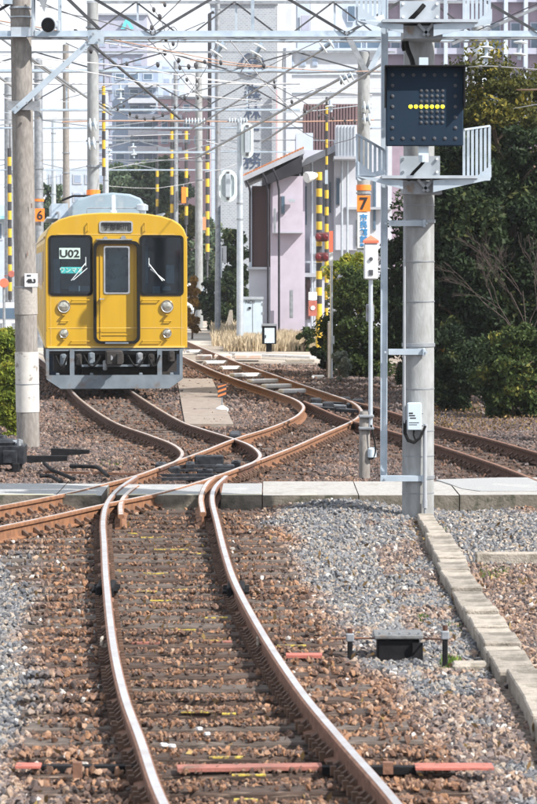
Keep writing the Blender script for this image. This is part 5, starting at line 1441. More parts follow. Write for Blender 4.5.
wire([(-5, 22, 44), (40, 33, 47), (100, 42, 52), (190, 57, 58)], .015, M_wirew, 'pale wire under the top beam at the upper left')
wire([(-5, 54, 50), (60, 60, 54), (120, 66, 58), (200, 78, 64), (280, 87, 70), (372, 95, 76)], .016, M_wirew, 'pale wire sagging across the middle of the wire tangle', [(127, 64, 58), (158, 65, 60), (187, 80, 63)], br=.055)
wire([(-5, 61, 50), (60, 68, 54), (120, 78, 58), (200, 95, 64), (262, 101, 70)], .014, M_wirew, 'lower pale wire parallel to the first pale one')
wire([(-5, 83, 70), (100, 84, 74), (190, 84, 80), (330, 83, 86)], .014, M_wirew, 'thin pale wire level across at the height of the oval board')
wire([(30, -4, 41), (62, 12, 44), (96, 20, 48), (142, 35, 54), (168, 62, 60), (190, 88, 66), (212, 104, 70)], .014, M_wire, 'dark wire dropping from the top left to the lettered tower')
wire([(146, 33, 54), (175, 6, 52), (185, -6, 50)], .013, M_wire, 'short dark wire rising right from the top beam')
wire([(110, 32, 50), (125, 43, 54), (143, 47, 56), (148, 44, 57)], .014, M_wire, 'dark drooping jumper loop under the top beam')
wire([(180, 96, 80), (230, 82, 74), (262, 72, 68), (300, 73, 62), (355, 71, 58)], .026, M_galvd, 'thick grey cable curving up across the lettered tower')
wire([(62, 122, 92), (100, 121, 92), (180, 121, 92), (280, 122, 92), (374, 120, 92)], .030, M_copper, 'thick brown contact wire level above the train')
wire([(190, 140, 100), (280, 140, 100), (375, 141, 100)], .022, M_galvd, 'level grey wire crossing behind the oval boards')
wire([(90, 130, 95), (130, 129, 95), (205, 130, 95)], .022, M_wire, 'dark level wire above the train between the far poles')
wire([(95, 153, 110), (205, 153, 110), (240, 150, 110)], .025, M_galv, 'pale level wire over the far green trees')
wire([(100, 171, 118), (140, 163, 118), (205, 156, 118)], .020, M_wirew, 'thin pale wire rising right over the far green trees')
wire([(190, 60, 60), (215, 63, 60), (240, 66, 60), (264, 67, 60)], .016, M_copper, 'copper jumper beside the tower emblem', [(205, 62, 60), (180, 68, 60), (189, 67, 60), (196, 66, 60)], br=.06)
wire([(180, 66, 60), (222, 70, 60), (262, 80, 62), (300, 100, 64), (330, 118, 68)], .013, M_wire, 'dark beaded wire falling right past the tower lettering', [(275, 87, 62), (292, 102, 64), (305, 111, 66), (319, 117, 67), (333, 119, 68), (345, 121, 70), (355, 122, 70)], br=.05)
wire([(105, 103, 70), (121, 113, 70), (140, 119, 70), (160, 117, 70), (180, 105, 70), (205, 70, 70), (218, 40, 70)], .013, M_wire, 'drooping beaded wire above the train with black beads', [(118, 109, 70), (124, 106, 70), (130, 114, 70), (137, 117, 70), (145, 119, 70), (154, 118.5, 70), (163, 115, 70), (175, 107, 70), (185, 97, 70)], br=.055)
wire([(150, 4, 60), (162, 22, 60), (167, 40, 60), (176, 60, 60), (200, 96, 60)], .013, M_wire, 'thin beaded wire beside the round loop at the top', [(154, 10, 60), (165, 5, 60), (166, 39, 60), (165, 53, 60), (179, 60.5, 60), (160, 17, 60), (152, 28, 60)], br=.06)
wire([(166, 40, 60), (168, 30, 60), (174, 27, 60), (178, 34, 60), (177, 46, 60), (170, 50, 60), (163, 45, 60)], .013, M_wire, 'round wire loop left of the lettered tower')
wire([(178, 80, 62), (186, 74, 62), (195, 76, 62), (199, 86, 62), (192, 92, 62)], .014, M_wire, 'small curved jumper loop under the round loop', [(197, 81, 62), (185, 98, 62), (198, 98, 62)], br=.05)
wire([(205, 112, 74), (222, 108, 74), (245, 104, 74), (262, 98, 74)], .013, M_wire, 'short dark wire behind the lower pale wires')
wire([(240, 74, 68), (246, 62, 68), (252, 58, 68), (260, 60, 68), (264, 68, 68)], .02, M_wire, 'dark arched jumper over the tower emblem')
wire([(380, 72, 58), (450, 69, 56), (480, 66, 54), (505, 67, 52), (545, 70, 50)], .014, M_wirew, 'pale wire right of the signal panel with two black beads', [(500, 66.5, 52), (525, 70, 51), (481, 68, 54), (473, 73, 54), (517, 73, 52)], br=.055)
wire([(460, 90, 56), (485, 88, 56), (520, 90, 54), (545, 89, 52)], .024, M_copper, 'rusty level rod right of the signal panel')
wire([(460, 101, 56), (484, 112, 56), (510, 109, 54), (545, 103, 52)], .013, M_wirew, 'sagging pale wire right of the signal panel')
wire([(452, 42, 42), (545, 0, 41)], .012, M_wire, 'thin dark wire beside the double stay at the upper right')
wire([(40, 6, 41), (52, 8, 42), (80, 18, 44), (100, 28, 46)], .011, M_wire, 'thin tension wire from the grey box at the top left')
wire([(0, 4, 42), (8, 14, 42), (16, 23, 42), (40, 30, 43)], .013, M_wire, 'drooping black wire at the upper left corner')
wire([(66, 43, 46), (82, 50, 48), (95, 49, 50)], .012, M_wire, 'small black drooping wire right of the left pole')
wire([(0, 125, 120), (60, 128, 120), (100, 136, 120), (190, 134, 120)], .02, M_wirew, 'pale far wire behind the left poles')
wire([(10, 144, 130), (100, 141, 130), (190, 142, 130)], .02, M_galvd, 'grey far wire low between the left poles')
wire([(240, 150, 92), (225, 146, 92), (206, 141, 92)], .02, M_wirew, 'short white arm wire left of the right oval board')
wire([(262, 70, 66), (300, 50, 60), (340, 32, 52)], .014, M_wire, 'tension wire from the white insulator down to the emblem')
wire([(285, 120, 80), (330, 145, 78), (372, 128, 76)], .013, M_wire, 'thin sagging wire left of the number seven pole')
wire([(270, 112, 84), (300, 112, 84), (340, 108, 84), (372, 104, 84)], .02, M_galv, 'pale level rod beside the brown corrugated wall')

q = random.Random(3)
for i, (x0, y0, x1, y1, d, mm_, lab) in enumerate([
    (-5, 97, 100, 101, 95, M_wirew, 'thin pale wire behind the knee brace at the left'), (100, 92, 372, 97, 88, M_galvd, 'thin grey wire level with the brown upper wall'),
    (-5, 111, 95, 118, 100, M_galv, 'thin pale wire left of the orange banded pole'), (150, 106, 300, 101, 90, M_wirew, 'white wire rising right behind the tower lettering'),
    (180, 77, 386, 88, 84, M_wirew, 'thin white wire just above the tower lettering'), (205, 172, 245, 160, 95, M_wirew, 'short white wire between the two oval boards'),
    (-5, 185, 60, 176, 130, M_galvd, 'low grey far wire at the left edge'), (108, 186, 205, 180, 140, M_wirew, 'low pale wire over the top of the train'),
    (390, 122, 545, 128, 60, M_wirew, 'thin pale wire crossing the dark tree right of the panel'), (205, 22, 100, 60, 62, M_wire, 'dark thin wire slanting left behind the top beam'),
    (230, 40, 300, 118, 66, M_wire, 'dark thin wire falling past the tower emblem'), (120, 140, 205, 100, 95, M_galvd, 'grey wire rising to the tower from above the train'),
    (60, 100, 160, 62, 90, M_wire, 'dark thin wire rising right over the number six pole'), (285, 100, 372, 60, 78, M_wire, 'dark thin wire rising to the top of the number seven pole')]):
    wire([(x0, y0, d), ((x0 + x1) / 2, (y0 + y1) / 2 + q.uniform(2, 6), d), (x1, y1, d)], .015, mm_, lab, [((x0 + x1) / 2 + q.uniform(-30, 30) * abs(x1 - x0) / 150, (y0 + y1) / 2 + 3, d)] if mm_ is M_wire else (), br=.05)
# insulators
def insulator(px, py, px2, py2, d, n, r_, label, m_=M_porc):
    a, b = W(px, py, d), W(px2, py2, d); ax = (b - a); L_ = ax.length; ax.normalize()
    t = pm('insulator', label, 'insulator', a, group='insulators on the gantries')
    mb = MB(); mb.cyl(a, b, r_ * .28, n=8); mb.build('core', M_galvb, t)
    for k in range(n):
        p = a + ax * (L_ * (k + .5) / n - r_ * .15)
        mb = MB(); mb.lathe(p, ax, [(0, r_ * .3), (r_ * .12, r_ * .9), (r_ * .2, r_), (r_ * .3, r_ * .95), (r_ * .38, r_ * .35)], 14); mb.build('disc', m_, t, smooth=True)
    return t
insulator(224, 42, 214, 57, 56, 2, .15, 'white two disc insulator left of the tower emblem')
insulator(262, 43, 254, 57, 56, 2, .15, 'white two disc insulator above the tower emblem')
insulator(334, 40, 320, 50, 52, 2, .13, 'white two disc insulator under the beam left of the vee')
insulator(354, 74, 340, 81, 60, 3, .12, 'striped white insulator left of the number seven pole')
insulator(487, 42, 486, 62, 54, 2, .13, 'white two disc insulator hanging right of the signal panel')
insulator(521, 36, 519, 60, 54, 2, .14, 'white two disc insulator hanging near the right edge')
insulator(330, 100, 331, 112, 70, 1, .14, 'single white disc insulator above the brown wall')
insulator(206, 121, 185, 121, 92, 7, .11, 'long ribbed white insulator left of the oval boards')
insulator(228, 121, 248, 121, 92, 7, .11, 'long ribbed white insulator on the brown contact wire')
insulator(120, 85, 121, 103, 75, 2, .11, 'small white insulator above the train roof')
insulator(133, 143, 134, 158, 110, 2, .13, 'far small white insulator over the green trees')
insulator(109, 148, 110, 162, 105, 3, .12, 'far white insulator stack beside the yellow striped guard')
for (px, py, lab) in ((366, 108, 'round white insulator upper one at the number seven pole'), (366, 120, 'round white insulator lower one at the number seven pole'), (92, 125, 'round white insulator upper on the orange banded pole'), (91, 144, 'round white insulator lower on the orange banded pole')):
    insulator(px - 4, py, px + 5, py - 1, 71.6, 2, .17, lab)
far_dev = pm('switch_unit', 'cluster of white insulators and clamps on the pole right of the panel', 'switch', W(477, 100, 71.5))
for (x0, y0, x1, y1, m_) in ((469, 36, 486, 42, M_galvd), (473, 45, 484, 56, M_galv), (470, 76, 485, 86, M_porc), (466, 88, 489, 91, M_copper), (473, 94, 484, 100, M_porc), (471, 106, 486, 118, M_porc), (466, 100, 470, 108, M_galvd)):
    a = W((x0 + x1) / 2, y1, 71.5); z1 = W(0, y0, 71.5).z; r_ = (x1 - x0) / 2 / F * 71.5
    mb = MB(); h_ = z1 - a.z; mb.lathe(a, (0, 0, 1), [(0, r_ * .6), (h_ * .15, r_), (h_ * .8, r_), (h_, r_ * .5)], 14); mb.build('insulator_unit', m_, far_dev, smooth=True)
# loudspeaker on the beam
ls = pm('loudspeaker', 'grey horn loudspeaker with a black mouth on the top beam at the left', 'loudspeaker', W(50, 25, 41))
c = W(49, 25, 40.6); mb = MB(); mb.lathe(c, (-.35, -1, -.1), [(-.25, .05), (-.1, .07), (0, .11), (.03, .115)], 18); mb.build('horn', M_galv, ls, smooth=True)
mb = MB(); mb.lathe(c + Vector((-.012, -.034, -.004)), (-.35, -1, -.1), [(0, .105), (.005, .10)], 18); mb.build('mouth', M_black, ls)
mb = MB(); mb.cbox(W(58.5, 26, 40.8), (.05, .1, .16), .01); mb.box(W(54, 26, 40.8), (.12, .04, .03)); mb.build('bracket', M_galv, ls)
gb = pm('hanging_box', 'grey box with two clamps hanging at the top edge right of the left pole', 'box', W(37, 5, 40.8))
mb = MB(); mb.poly([(W(29, -6, 40).x, W(0, -6, 40.8).z), (W(44, -6, 40).x, W(0, -6, 40.8).z), (W(40, 10, 40).x, W(0, 12, 40.8).z), (W(36, 4, 40).x, W(0, 3, 40.8).z)], 40.6, 40.8); mb.build('plate', M_galvd, gb)
mb = MB(); pxbox(mb, 3, -4, 12, 4, 40.8, .12); mb.build('end_box', M_galvb, gb)

# white oval boards
M_oval = mat('pale_oval_board', (.58, .66, .67), (.52, .60, .61), 4, .5, bump=0)
for (x0, y0, x1, y1, lab) in ((241, 123, 253.5, 158, 'white oval board on the slim silver pole, the upper one'), (219, 169.5, 237, 202, 'white oval board with a grey device inside, the lower one')):
    t = pm('oval_board', lab, 'board', W((x0 + x1) / 2, y1, 91.5), group='white oval boards')
    d_ = 91.6; a, b = W(x0, y1, d_), W(x1, y0, d_); r_ = min((b.x - a.x) / 2 - .01, .3)
    mb = MB(); mb.poly(rrect(a.x + .03, a.z + .03, b.x - .03, b.z - .03, r_ - .03, 6), d_ + .052, d_ + .07); mb.build('oval_plate', mat('oval_plate_paint', (.46, .53, .56), (.40, .47, .50), 4, .5, bump=0) if 'oval_plate_paint' not in MATS else MATS['oval_plate_paint'], t)
    i_ = .09; mb = MB(); mb.holed(rrect(a.x, a.z, b.x, b.z, r_, 6), [rrect(a.x + i_, a.z + i_ * 1.6, b.x - i_, b.z - i_ * 1.6, r_ * .6, 5)], d_, d_ + .05); mb.build('oval_ring', M_oval, t)
    mb = MB(); mb.cbox(((a.x + b.x) / 2, d_ - .04, (a.z + b.z) / 2), (.17, .14, (b.z - a.z) * .72), .02); mb.build('grey_device', M_galv, t)
    mb = MB(); mb.box(((a.x + b.x) / 2, d_ - .02, a.z + .1), (.1, .05, .07)); mb.build('clamp', M_wire, t); mb = MB(); mb.box(((a.x + b.x) / 2, d_ - .02, b.z - .1), (.1, .05, .07)); mb.build('clamp', M_wire, t)
    mb = MB(); zc = (a.z + b.z) / 2; mb.bar((a.x + .05, d_ + .2, b.z - .2), (W(240, 0, 92).x, 92, b.z - .2), .04, .04); mb.bar((a.x + .05, d_ + .2, a.z + .2), (W(240, 0, 92).x, 92, a.z + .2), .04, .04); mb.box(((a.x + b.x) / 2, d_ + .15, zc), (.06, .1, b.z - a.z)); mb.build('support', M_galvb, t)

# yellow and black striped stay guards
def guard(px, y0, y1, d, label, wpx=3.5, n=None, sl=0.0):
    a, b = W(px, y1, d), W(px, y0, d); t = pm('stay_guard', label, 'stay guard', a, group='striped guards on stays')
    n = n or max(4, int((y1 - y0) / 9)); r_ = wpx / 2 / F * d; L_ = b.z - a.z
    mb = MB(); mb.cyl((a.x, d, -.05), (b.x + sl, d, b.z + 1.0), r_ * .35, n=6); mb.build('stay_wire', M_wire, t)
    for k in range(n):
        z0, z1 = a.z + L_ * k / n, a.z + L_ * (k + 1) / n
        x0_, x1_ = a.x + sl * k / n, a.x + sl * (k + 1) / n
        mb = MB(); mb.cyl((x0_, d, z0 + .004), (x1_, d, z1 - .004), r_, n=10); mb.build('stripe', M_yb if k % 2 else M_blk, t, smooth=True)
guard(103.8, 86, 176, 98, 'striped guard at the right side of the orange banded pole')
guard(172, 113, 222, 150, 'striped guard over the green trees, the middle tall one', n=12)
guard(186.3, 131, 225, 150, 'striped guard over the green trees, the right one', n=10)
guard(157.3, 162, 214, 160, 'striped guard over the green trees, the short left one', n=7, wpx=3)
guard(10, 148, 300, 120, 'striped guard at the far left edge', n=17, wpx=4)
guard(207.5, 146, 260, 140, 'striped guard left of the lower oval board', n=14, wpx=4)
t = pm('orange_plate', 'orange plate on the right striped guard over the trees', 'plate', W(184, 205, 149)); mb = MB(); pxbox(mb, 181.5, 187, 186, 203, 149.4, .1); mb.build('plate_face', M_orange, t); mb = MB(); pxbox(mb, 183, 184, 184, 203, 149.6, .1); mb.build('plate_strap', M_galvd, t)
t = pm('orange_plate', 'dull orange plate low beside the white van', 'plate', W(205, 230, 139)); mb = MB(); pxbox(mb, 202, 217, 206, 230, 139.4, .1); mb.build('plate_face', mat('dull_orange', (.55, .25, .12), (.45, .2, .1), 5, .6), t); mb = MB(); pxbox(mb, 203.5, 214, 204.5, 233, 139.6, .1); mb.build('plate_strap', M_galvd, t)

# ------------------------------------------------------------ level crossing masts
cm = pm('crossing_signal', 'yellow and black striped level crossing mast with two dark red lamps', 'crossing signal', (W(319, 300, 84).x, 84, 0))
xm = W(319, 300, 84).x; z0, z1 = W(0, 312, 84).z, W(0, 172, 84).z; n = 17
mb = MB(); mb.cyl((xm, 84, -.1), (xm, 84, z0), .10, n=12); mb.build('mast_foot', M_yb, cm)
for k in range(n):
    a, b = z0 + (z1 - z0) * k / n, z0 + (z1 - z0) * (k + 1) / n
    mb = MB(); mb.cyl((xm, 84, a + .002), (xm, 84, b - .002), .09, n=14); mb.build('stripe', M_yb if k % 2 == 0 else M_blk, cm, smooth=True)
for py in (237, 257):
    lamp = thing_part('lamp_unit', cm)
    a, b = W(315, py + 4.5, 83.6), W(328, py - 4.5, 83.6)
    mb = MB(); mb.cbox(((a.x + b.x) / 2 + .02, 83.75, (a.z + b.z) / 2), (b.x - a.x, .25, b.z - a.z), .04); mb.build('hood', mat('dark_maroon', (.10, .02, .025), (.07, .02, .02), 6, .5) if 'dark_maroon' not in MATS else MATS['dark_maroon'], lamp)
    for q in (-.1, .12):
        mb = MB(); mb.lathe(((a.x + b.x) / 2 + q, 83.62, (a.z + b.z) / 2), (0, -1, 0), [(0, .095), (.03, .09), (.05, .05)], 14); mb.build('red_lens', M_redlamp, lamp)
mb = MB(); c = W(312.5, 176, 83.8); mb.lathe(c, (-.8, -.6, -.2), [(-.15, .07), (0, .13), (.22, .17), (.24, .16)], 14); mb.build('horn', M_white, cm, smooth=True)
mb = MB(); pxbox(mb, 308.5, 292, 317, 300, 83.7, .04); mb.build('instruction_board', M_white, cm); mb = MB(); pxbox(mb, 308.5, 300.6, 317, 316, 83.7, .04); mb.build('instruction_board', M_red, cm)
mb = MB(); c = W(312.8, 308, 83.69); mb.lathe(c, (0, -1, 0), [(0, .07), (.01, .065)], 14); mb.build('white_disc', M_white, cm)
cm2 = pm('crossing_mast', 'tall thin yellow and black striped mast behind the crossing signal', 'crossing mast', (W(327, 300, 86).x, 86, 0)); xm = W(326.5, 300, 86).x
z0, z1 = 0, W(0, 97, 86).z; n = 30
for k in range(n):
    a, b = z0 + (z1 - z0) * k / n, z0 + (z1 - z0) * (k + 1) / n; rr = .062 if b < W(0, 180, 86).z else .04
    mb = MB(); mb.cyl((xm, 86, a + .002), (xm, 86, b - .002), rr, n=12); mb.build('stripe', M_yb if k % 2 == 0 else M_blk, cm2, smooth=True)
mb = MB(); pxbox(mb, 325, 170, 328, 184, 85.8, .05); mb.build('blue_tag', M_galvb, cm2)
# thin pole with coloured board and the short post in front of it
d_ = 64; tp2 = pm('notice_pole', 'thin silver pole with a red topped narrow board before the bush', 'pole', (W(331, 340, d_).x, d_, 0)); xm = W(331.3, 300, d_).x
mb = MB(); mb.cyl((xm, d_, 0), (xm, d_, W(0, 231, d_).z), .035, .03, n=10); mb.build('silver_tube', M_galv, tp2, smooth=True)
for (y0, y1, m_) in ((231, 252, M_orangered), (253, 266, M_white)):
    mb = MB(); pxbox(mb, 329.3, y0, 333, y1, d_ - .08, .03); mb.build('narrow_board', m_, tp2)
mb = MB(); pxbox(mb, 331, 336, 334.5, 344, d_ - .09, .08); mb.build('small_box', M_galv, tp2)
g = G(330, 378, 0); t = pm('concrete_post', 'short weathered concrete post at the foot of the bush', 'post', g); mb = MB(); mb.cbox((g.x, g.y, W(0, 325, g.y).z / 2), (.125, .125, W(0, 325, g.y).z + .1), .015); mb.build('shaft', M_concd, t); mb = MB(); mb.cbox((g.x, g.y, W(0, 325, g.y).z + .07), (.10, .10, .03), .01); mb.build('top', M_conc, t)
g = G(217, 333, 0); t = pm('concrete_post', 'pale concrete post with a metal clamp before the dark shrub', 'post', g); zt = W(0, 262, g.y).z
mb = MB(); mb.cyl((g.x, g.y, -.1), (g.x, g.y, zt), .09, .075, n=12); mb.build('shaft', M_conc, t, smooth=True); mb = MB(); mb.cyl((g.x, g.y, zt * .55), (g.x, g.y, zt * .58), .11, n=12); mb.build('clamp', M_galvd, t)
g2 = pm('meter_board', 'white slotted board on top of the pale post', 'board', (g.x, g.y, zt))
mb = MB(); pxbox(mb, 218.5, 246, 226.5, 263, g.y - .05, .08); mb.build('face', M_white, g2); mb = MB(); pxbox(mb, 222, 248, 223, 261, g.y - .06, .02); mb.build('slot', M_galvd, g2); mb = MB(); mb.cyl((W(221, 0, g.y).x, g.y, zt - .6), (W(221, 0, g.y).x, g.y, zt + .05), .03, n=8); mb.build('stem', M_galv, g2)
g = G(228.5, 331, 0); t = pm('marker_stone', 'small pointed pale marker stone in the dry grass', 'stone', g); zt = W(0, 310, g.y).z; mb = MB(); mb.add([(g.x - .18, g.y - .12, -.05), (g.x + .2, g.y - .12, -.05), (g.x + .2, g.y + .12, -.05), (g.x - .18, g.y + .12, -.05), (g.x + .04, g.y - .06, zt), (g.x + .16, g.y - .06, zt), (g.x + .16, g.y + .06, zt), (g.x + .04, g.y + .06, zt)], [(0, 1, 2, 3), (4, 5, 6, 7), (0, 1, 5, 4), (1, 2, 6, 5), (2, 3, 7, 6), (3, 0, 4, 7)]); mb.build('shaft', M_kerb, t)
# cabinets
d_ = 84; t = pm('relay_box', 'white faced relay box in a black frame on a black post', 'box', (W(269, 340, d_).x, d_, 0))
mb = MB(); pxbox(mb, 262, 325.5, 276.5, 344, d_, .4); mb.build('frame', M_black, t); mb = MB(); pxbox(mb, 264.5, 328, 274.5, 343, d_ - .03, .03); bb = mb.build('door', M_box, t)
c = W(269.5, 331, d_ - .035); text("BOX", .10, M_galvd, bb, c, local=False); mb = MB(); pxbox(mb, 261.5, 324, 277, 326, d_ - .05, .5); mb.build('roof', M_galvd, t); mb = MB(); mb.cyl((W(269, 0, d_).x, d_ + .2, 0), (W(269, 0, d_).x, d_ + .2, .5), .09, n=10); mb.build('post', M_black, t)
mb = MB(); pxbox(mb, 265, 335, 266, 338, d_ - .05, .02); mb.build('handle', M_black, t)
bpy.data.objects.remove([o for o in bb.children][0]) if bb.children else None
d_ = 94; t = pm('equipment_cabinet', 'large pale blue cabinet lettered NO1 standing in the dry grass', 'cabinet', (W(253, 330, d_).x, d_, 0))
mb = MB(); pxbox(mb, 243.5, 299, 262.5, 336, d_, .6); bb = mb.build('case', M_box, t); text("NO1", .16, M_ink, bb, W(250, 301.8, d_ - .01), local=False)
mb = MB(); pxbox(mb, 242.5, 297, 263.5, 299.5, d_ - .06, .75); mb.build('roof', M_galv, t)
for y_ in (303, 312, 325): mb = MB(); pxbox(mb, 262, y_, 264, y_ + 2, d_ - .02, .1); mb.build('hinge', M_galvd, t)
mb = MB(); pxbox(mb, 252.6, 300, 253, 335, d_ - .012, .01); mb.build('door_gap', M_galvd, t); mb = MB(); pxbox(mb, 248.5, 307, 251, 309, d_ - .04, .03); mb.build('handle', M_black, t)
# low white platform edge behind the far track
g = G(286, 357.5, 0); t = pm('crossing_edge', 'low white concrete edge of the far crossing in front of the houses', 'kerb', g)
for k in range(4):
    a, b = G(232 + 20.5 * k, 353.8 + .9 * k, .05), G(252 + 20.5 * k, 354.7 + .9 * k, .05); mb = MB(); mb.bar(a, b - (b - a) * .01, .22, .07); mb.build('edge_slab', M_pale, t)
for (px, py) in ((296, 362), (318, 377), (306, 361), (285, 420 - 60)):
    pass
g = G(318, 377.5, 0); mb = MB(); mb.cbox((g.x, g.y, 0), (.3, .3, .1), .03); o = mb.build('flat_stone', M_white, origin=g); tag(o, 'small white stone left of the short concrete post', 'stone')
g = G(300, 361, 0); mb = MB(); mb.cbox((g.x, g.y, .02), (.8, .5, .06), .02); o = mb.build('flat_stone', M_kerb, origin=g); tag(o, 'flat pale slab lying beyond the far track near the bush', 'stone')
# ------------------------------------------------------------ buildings (far walls pale and bluish, haze partly put into their colour)
def wallm(name, c, c2=None, **k): return mat(name, c, c2, k.pop('scale', 2.0), k.pop('rough', .85), bump=k.pop('bump', .1), **k)
M_tile = None
def brick_mat(name, c1, c2, mortar, sx_, rough=.8):
    m, t, b = node_mat(name); N, L = t.nodes, t.links
    co = N.new('ShaderNodeTexCoord'); mp_ = N.new('ShaderNodeMapping'); mp_.inputs['Rotation'].default_value = (math.pi / 2, 0, 0)
    L.new(co.outputs['Object'], mp_.inputs[0]); br = N.new('ShaderNodeTexBrick'); br.inputs['Scale'].default_value = sx_
    br.inputs['Color1'].default_value = (*c1, 1); br.inputs['Color2'].default_value = (*c2, 1); br.inputs['Mortar'].default_value = (*mortar, 1); br.inputs['Mortar Size'].default_value = .04
    L.new(mp_.outputs[0], br.inputs['Vector']); L.new(br.outputs[0], b.inputs['Base Color']); b.inputs['Roughness'].default_value = rough
    return m
M_tower = brick_mat('grey_tower_brick', (.27, .30, .34), (.21, .235, .275), (.36, .385, .415), 1.6)
M_towerw = wallm('sunlit_white_side', (.58, .59, .61), (.53, .54, .56))  # tower's right side coloured paler than its front, painting in the sun
M_mauve = wallm('grey_mauve_wall', (.34, .35, .44), (.31, .32, .40))
M_purple = wallm('purple_grey_panel', (.27, .21, .27), (.23, .18, .23))
M_blueg = wallm('blue_grey_wall', (.27, .34, .45), (.24, .30, .40))
M_palebl = wallm('pale_blue_wall', (.42, .48, .56), (.37, .43, .51))
M_pinkbr = wallm('pinkish_brick_wall', (.46, .31, .34), (.41, .28, .30))
M_pinkw = wallm('pale_pink_wall', (.43, .39, .47), (.38, .345, .415), c3=(.32, .295, .35), s3=.8, t3=(.55, .75))
M_whitew = wallm('white_house_wall', (.47, .49, .55), (.42, .44, .50), c3=(.52, .53, .56), s3=.8, t3=(.55, .75))
M_tileo = mat('orange_roof_tile', (.46, .19, .09), (.36, .14, .07), 6, .8, bump=.3)
M_brownc = mat('brown_corrugated', (.17, .11, .115), (.14, .09, .095), 3, .7, bump=.1, stretch=(1, 1, .2))
M_darkt = mat('near_black_trim', (.03, .03, .038), (.022, .022, .028), 3, .8, bump=.1, spec=.2)
M_eave = mat('grey_eave', (.34, .36, .40), (.28, .30, .34), 3, .7, bump=.1)
M_whitepanel = mat('white_panel', (.46, .49, .54), (.41, .44, .49), 3, .6, bump=.02)
def bld(name, label, px, d): return pm(name, label, 'building', (W(px, 300, d).x, d, 0))
def body(t, x0, y0, x1, d, depth, m_, nm='wall', y1=None):
    a, b = W(x0, y0, d), W(x1, y0, d); zb = -.3 if y1 is None else W(x0, y1, d).z
    mb = MB(); mb.box(((a.x + b.x) / 2, d + depth / 2, (a.z + zb) / 2), (b.x - a.x, depth, a.z - zb)); return mb.build(nm, m_, t)
def win(t, x0, y0, x1, y1, d, m_=None, frame=None, nm='window', proud=.06):
    mb = MB(); pxbox(mb, x0, y0, x1, y1, d - proud, proud * .9); w_ = mb.build(nm, frame or M_galvd, t)
    i = min((x1 - x0), (y1 - y0)) * .14
    mb = MB(); pxbox(mb, x0 + i, y0 + i, x1 - i, y1 - i, d - proud - .02, .018); mb.build('pane', m_ or M_winblue, w_)
    return w_
# tall lettered tower
t = bld('office_tower', 'tall grey brick tower with dark vertical lettering and a round emblem', 245, 240)
body(t, 211, 4, 277, 240, 16, M_tower); body(t, 277.2, 6, 297, 240.6, 15, M_towerw, 'side_wall')
mb = MB(); pxbox(mb, 209.5, 1.5, 278, 4, 239.8, 16.5); mb.build('parapet', M_eave, t)
body(t, 211.5, 8, 217, 239.6, .3, M_palebl, 'corner_strip'); body(t, 216.5, 4, 218.5, 239.5, .2, M_eave, 'rain_pipe')
mb = MB(); mb.tube([W(209.5, 120, 239), W(209.5, 14, 239), W(214, 12, 239)], .15, 6); mb.build('roof_pipe', M_darkt, t)
mb = MB(); pxbox(mb, 276, 90, 277.5, 175, 239.2, .5); mb.build('brown_strip', M_pinkbr, t)
for py, ch, s_ in ((63.5, "林", 1.0), (93, "森", 1.5), (112.5, "林", 1.5), (135, "工", 1.4), (160, "務", 1.6)):
    text(ch, s_, M_inknavy, t, W(252.5, py, 239.96), local=False, bold=.012, depth=.02)
mb = MB(); c = W(252.5, 63.5, 239.8); R0, R1 = .98, .84
mb.v = [(c.x + r_ * math.cos(a_), y_, c.z + r_ * math.sin(a_)) for y_ in (239.75, 239.9) for r_ in (R0, R1) for a_ in [2 * math.pi * k / 32 for k in range(32)]]
for k in range(32):
    j = (k + 1) % 32; mb.f += [(k, j, 32 + j, 32 + k), (64 + k, 96 + k, 96 + j, 64 + j), (k, 64 + k, 64 + j, j), (32 + k, 32 + j, 96 + j, 96 + k)]; mb.m += [0] * 4
mb.build('emblem_ring', M_inknavy, t)
# block with the cyan mark
t = bld('apartment_block', 'pale mauve block with a cyan triangular mark near its top', 120, 280)
body(t, 93, 14, 147, 280, 20, M_mauve); mb = MB(); pxbox(mb, 92, 13, 148, 15, 279.7, 21); mb.build('parapet', M_eave, t)
M_cyan = mat('cyan_mark', (.10, .58, .62), (.1, .5, .55), 3, .5, bump=0)
ax = lambda px, py: (W(px, py, 279.6).x, W(px, py, 279.6).z)
mb = MB(); mb.poly([ax(121, 29), ax(127, 17), ax(134, 29), ax(130.5, 29), ax(127, 23), ax(125, 29)], 279.3, 279.7); mb.build('cyan_emblem', M_cyan, t)
for r_ in range(9):
    mb = MB(); pxbox(mb, 96, 34 + r_ * 18, 144, 36 + r_ * 18, 279.7, .3); mb.build('floor_band', M_palebl, t)
    for c_ in range(4): win(t, 98 + c_ * 12, 39 + r_ * 18, 106 + c_ * 12, 47 + r_ * 18, 280, M_blueg, M_mauve)
# blocks above the trees
t = bld('apartment_block', 'blue grey block with stacked white balconies behind the wires', 130, 262); body(t, 112, 66, 158, 262, 12, M_blueg)
for r_ in range(7):
    for c_ in range(3): win(t, 115 + c_ * 14, 73 + r_ * 16, 125 + c_ * 14, 80 + r_ * 16, 262, None, M_palebl)
    mb = MB(); pxbox(mb, 128, 82 + r_ * 16, 158, 87 + r_ * 16, 260.6, 1.4); mb.build('balcony', M_whitepanel, t)
t = bld('brick_block', 'pinkish red brick block between the white balconies and the tower', 178, 250); body(t, 158, 98, 208, 250, 12, M_pinkbr)
mb = MB(); pxbox(mb, 157, 96.5, 209, 99, 249.8, 12.5); mb.build('parapet', M_eave, t)
for r_ in range(3):
    for c_ in range(4): win(t, 161 + c_ * 11, 104 + r_ * 16, 168 + c_ * 11, 112 + r_ * 16, 250, None, M_palebl)
    mb = MB(); pxbox(mb, 158, 115 + r_ * 16, 182, 119 + r_ * 16, 248.8, 1.2); mb.build('balcony', M_whitepanel, t)
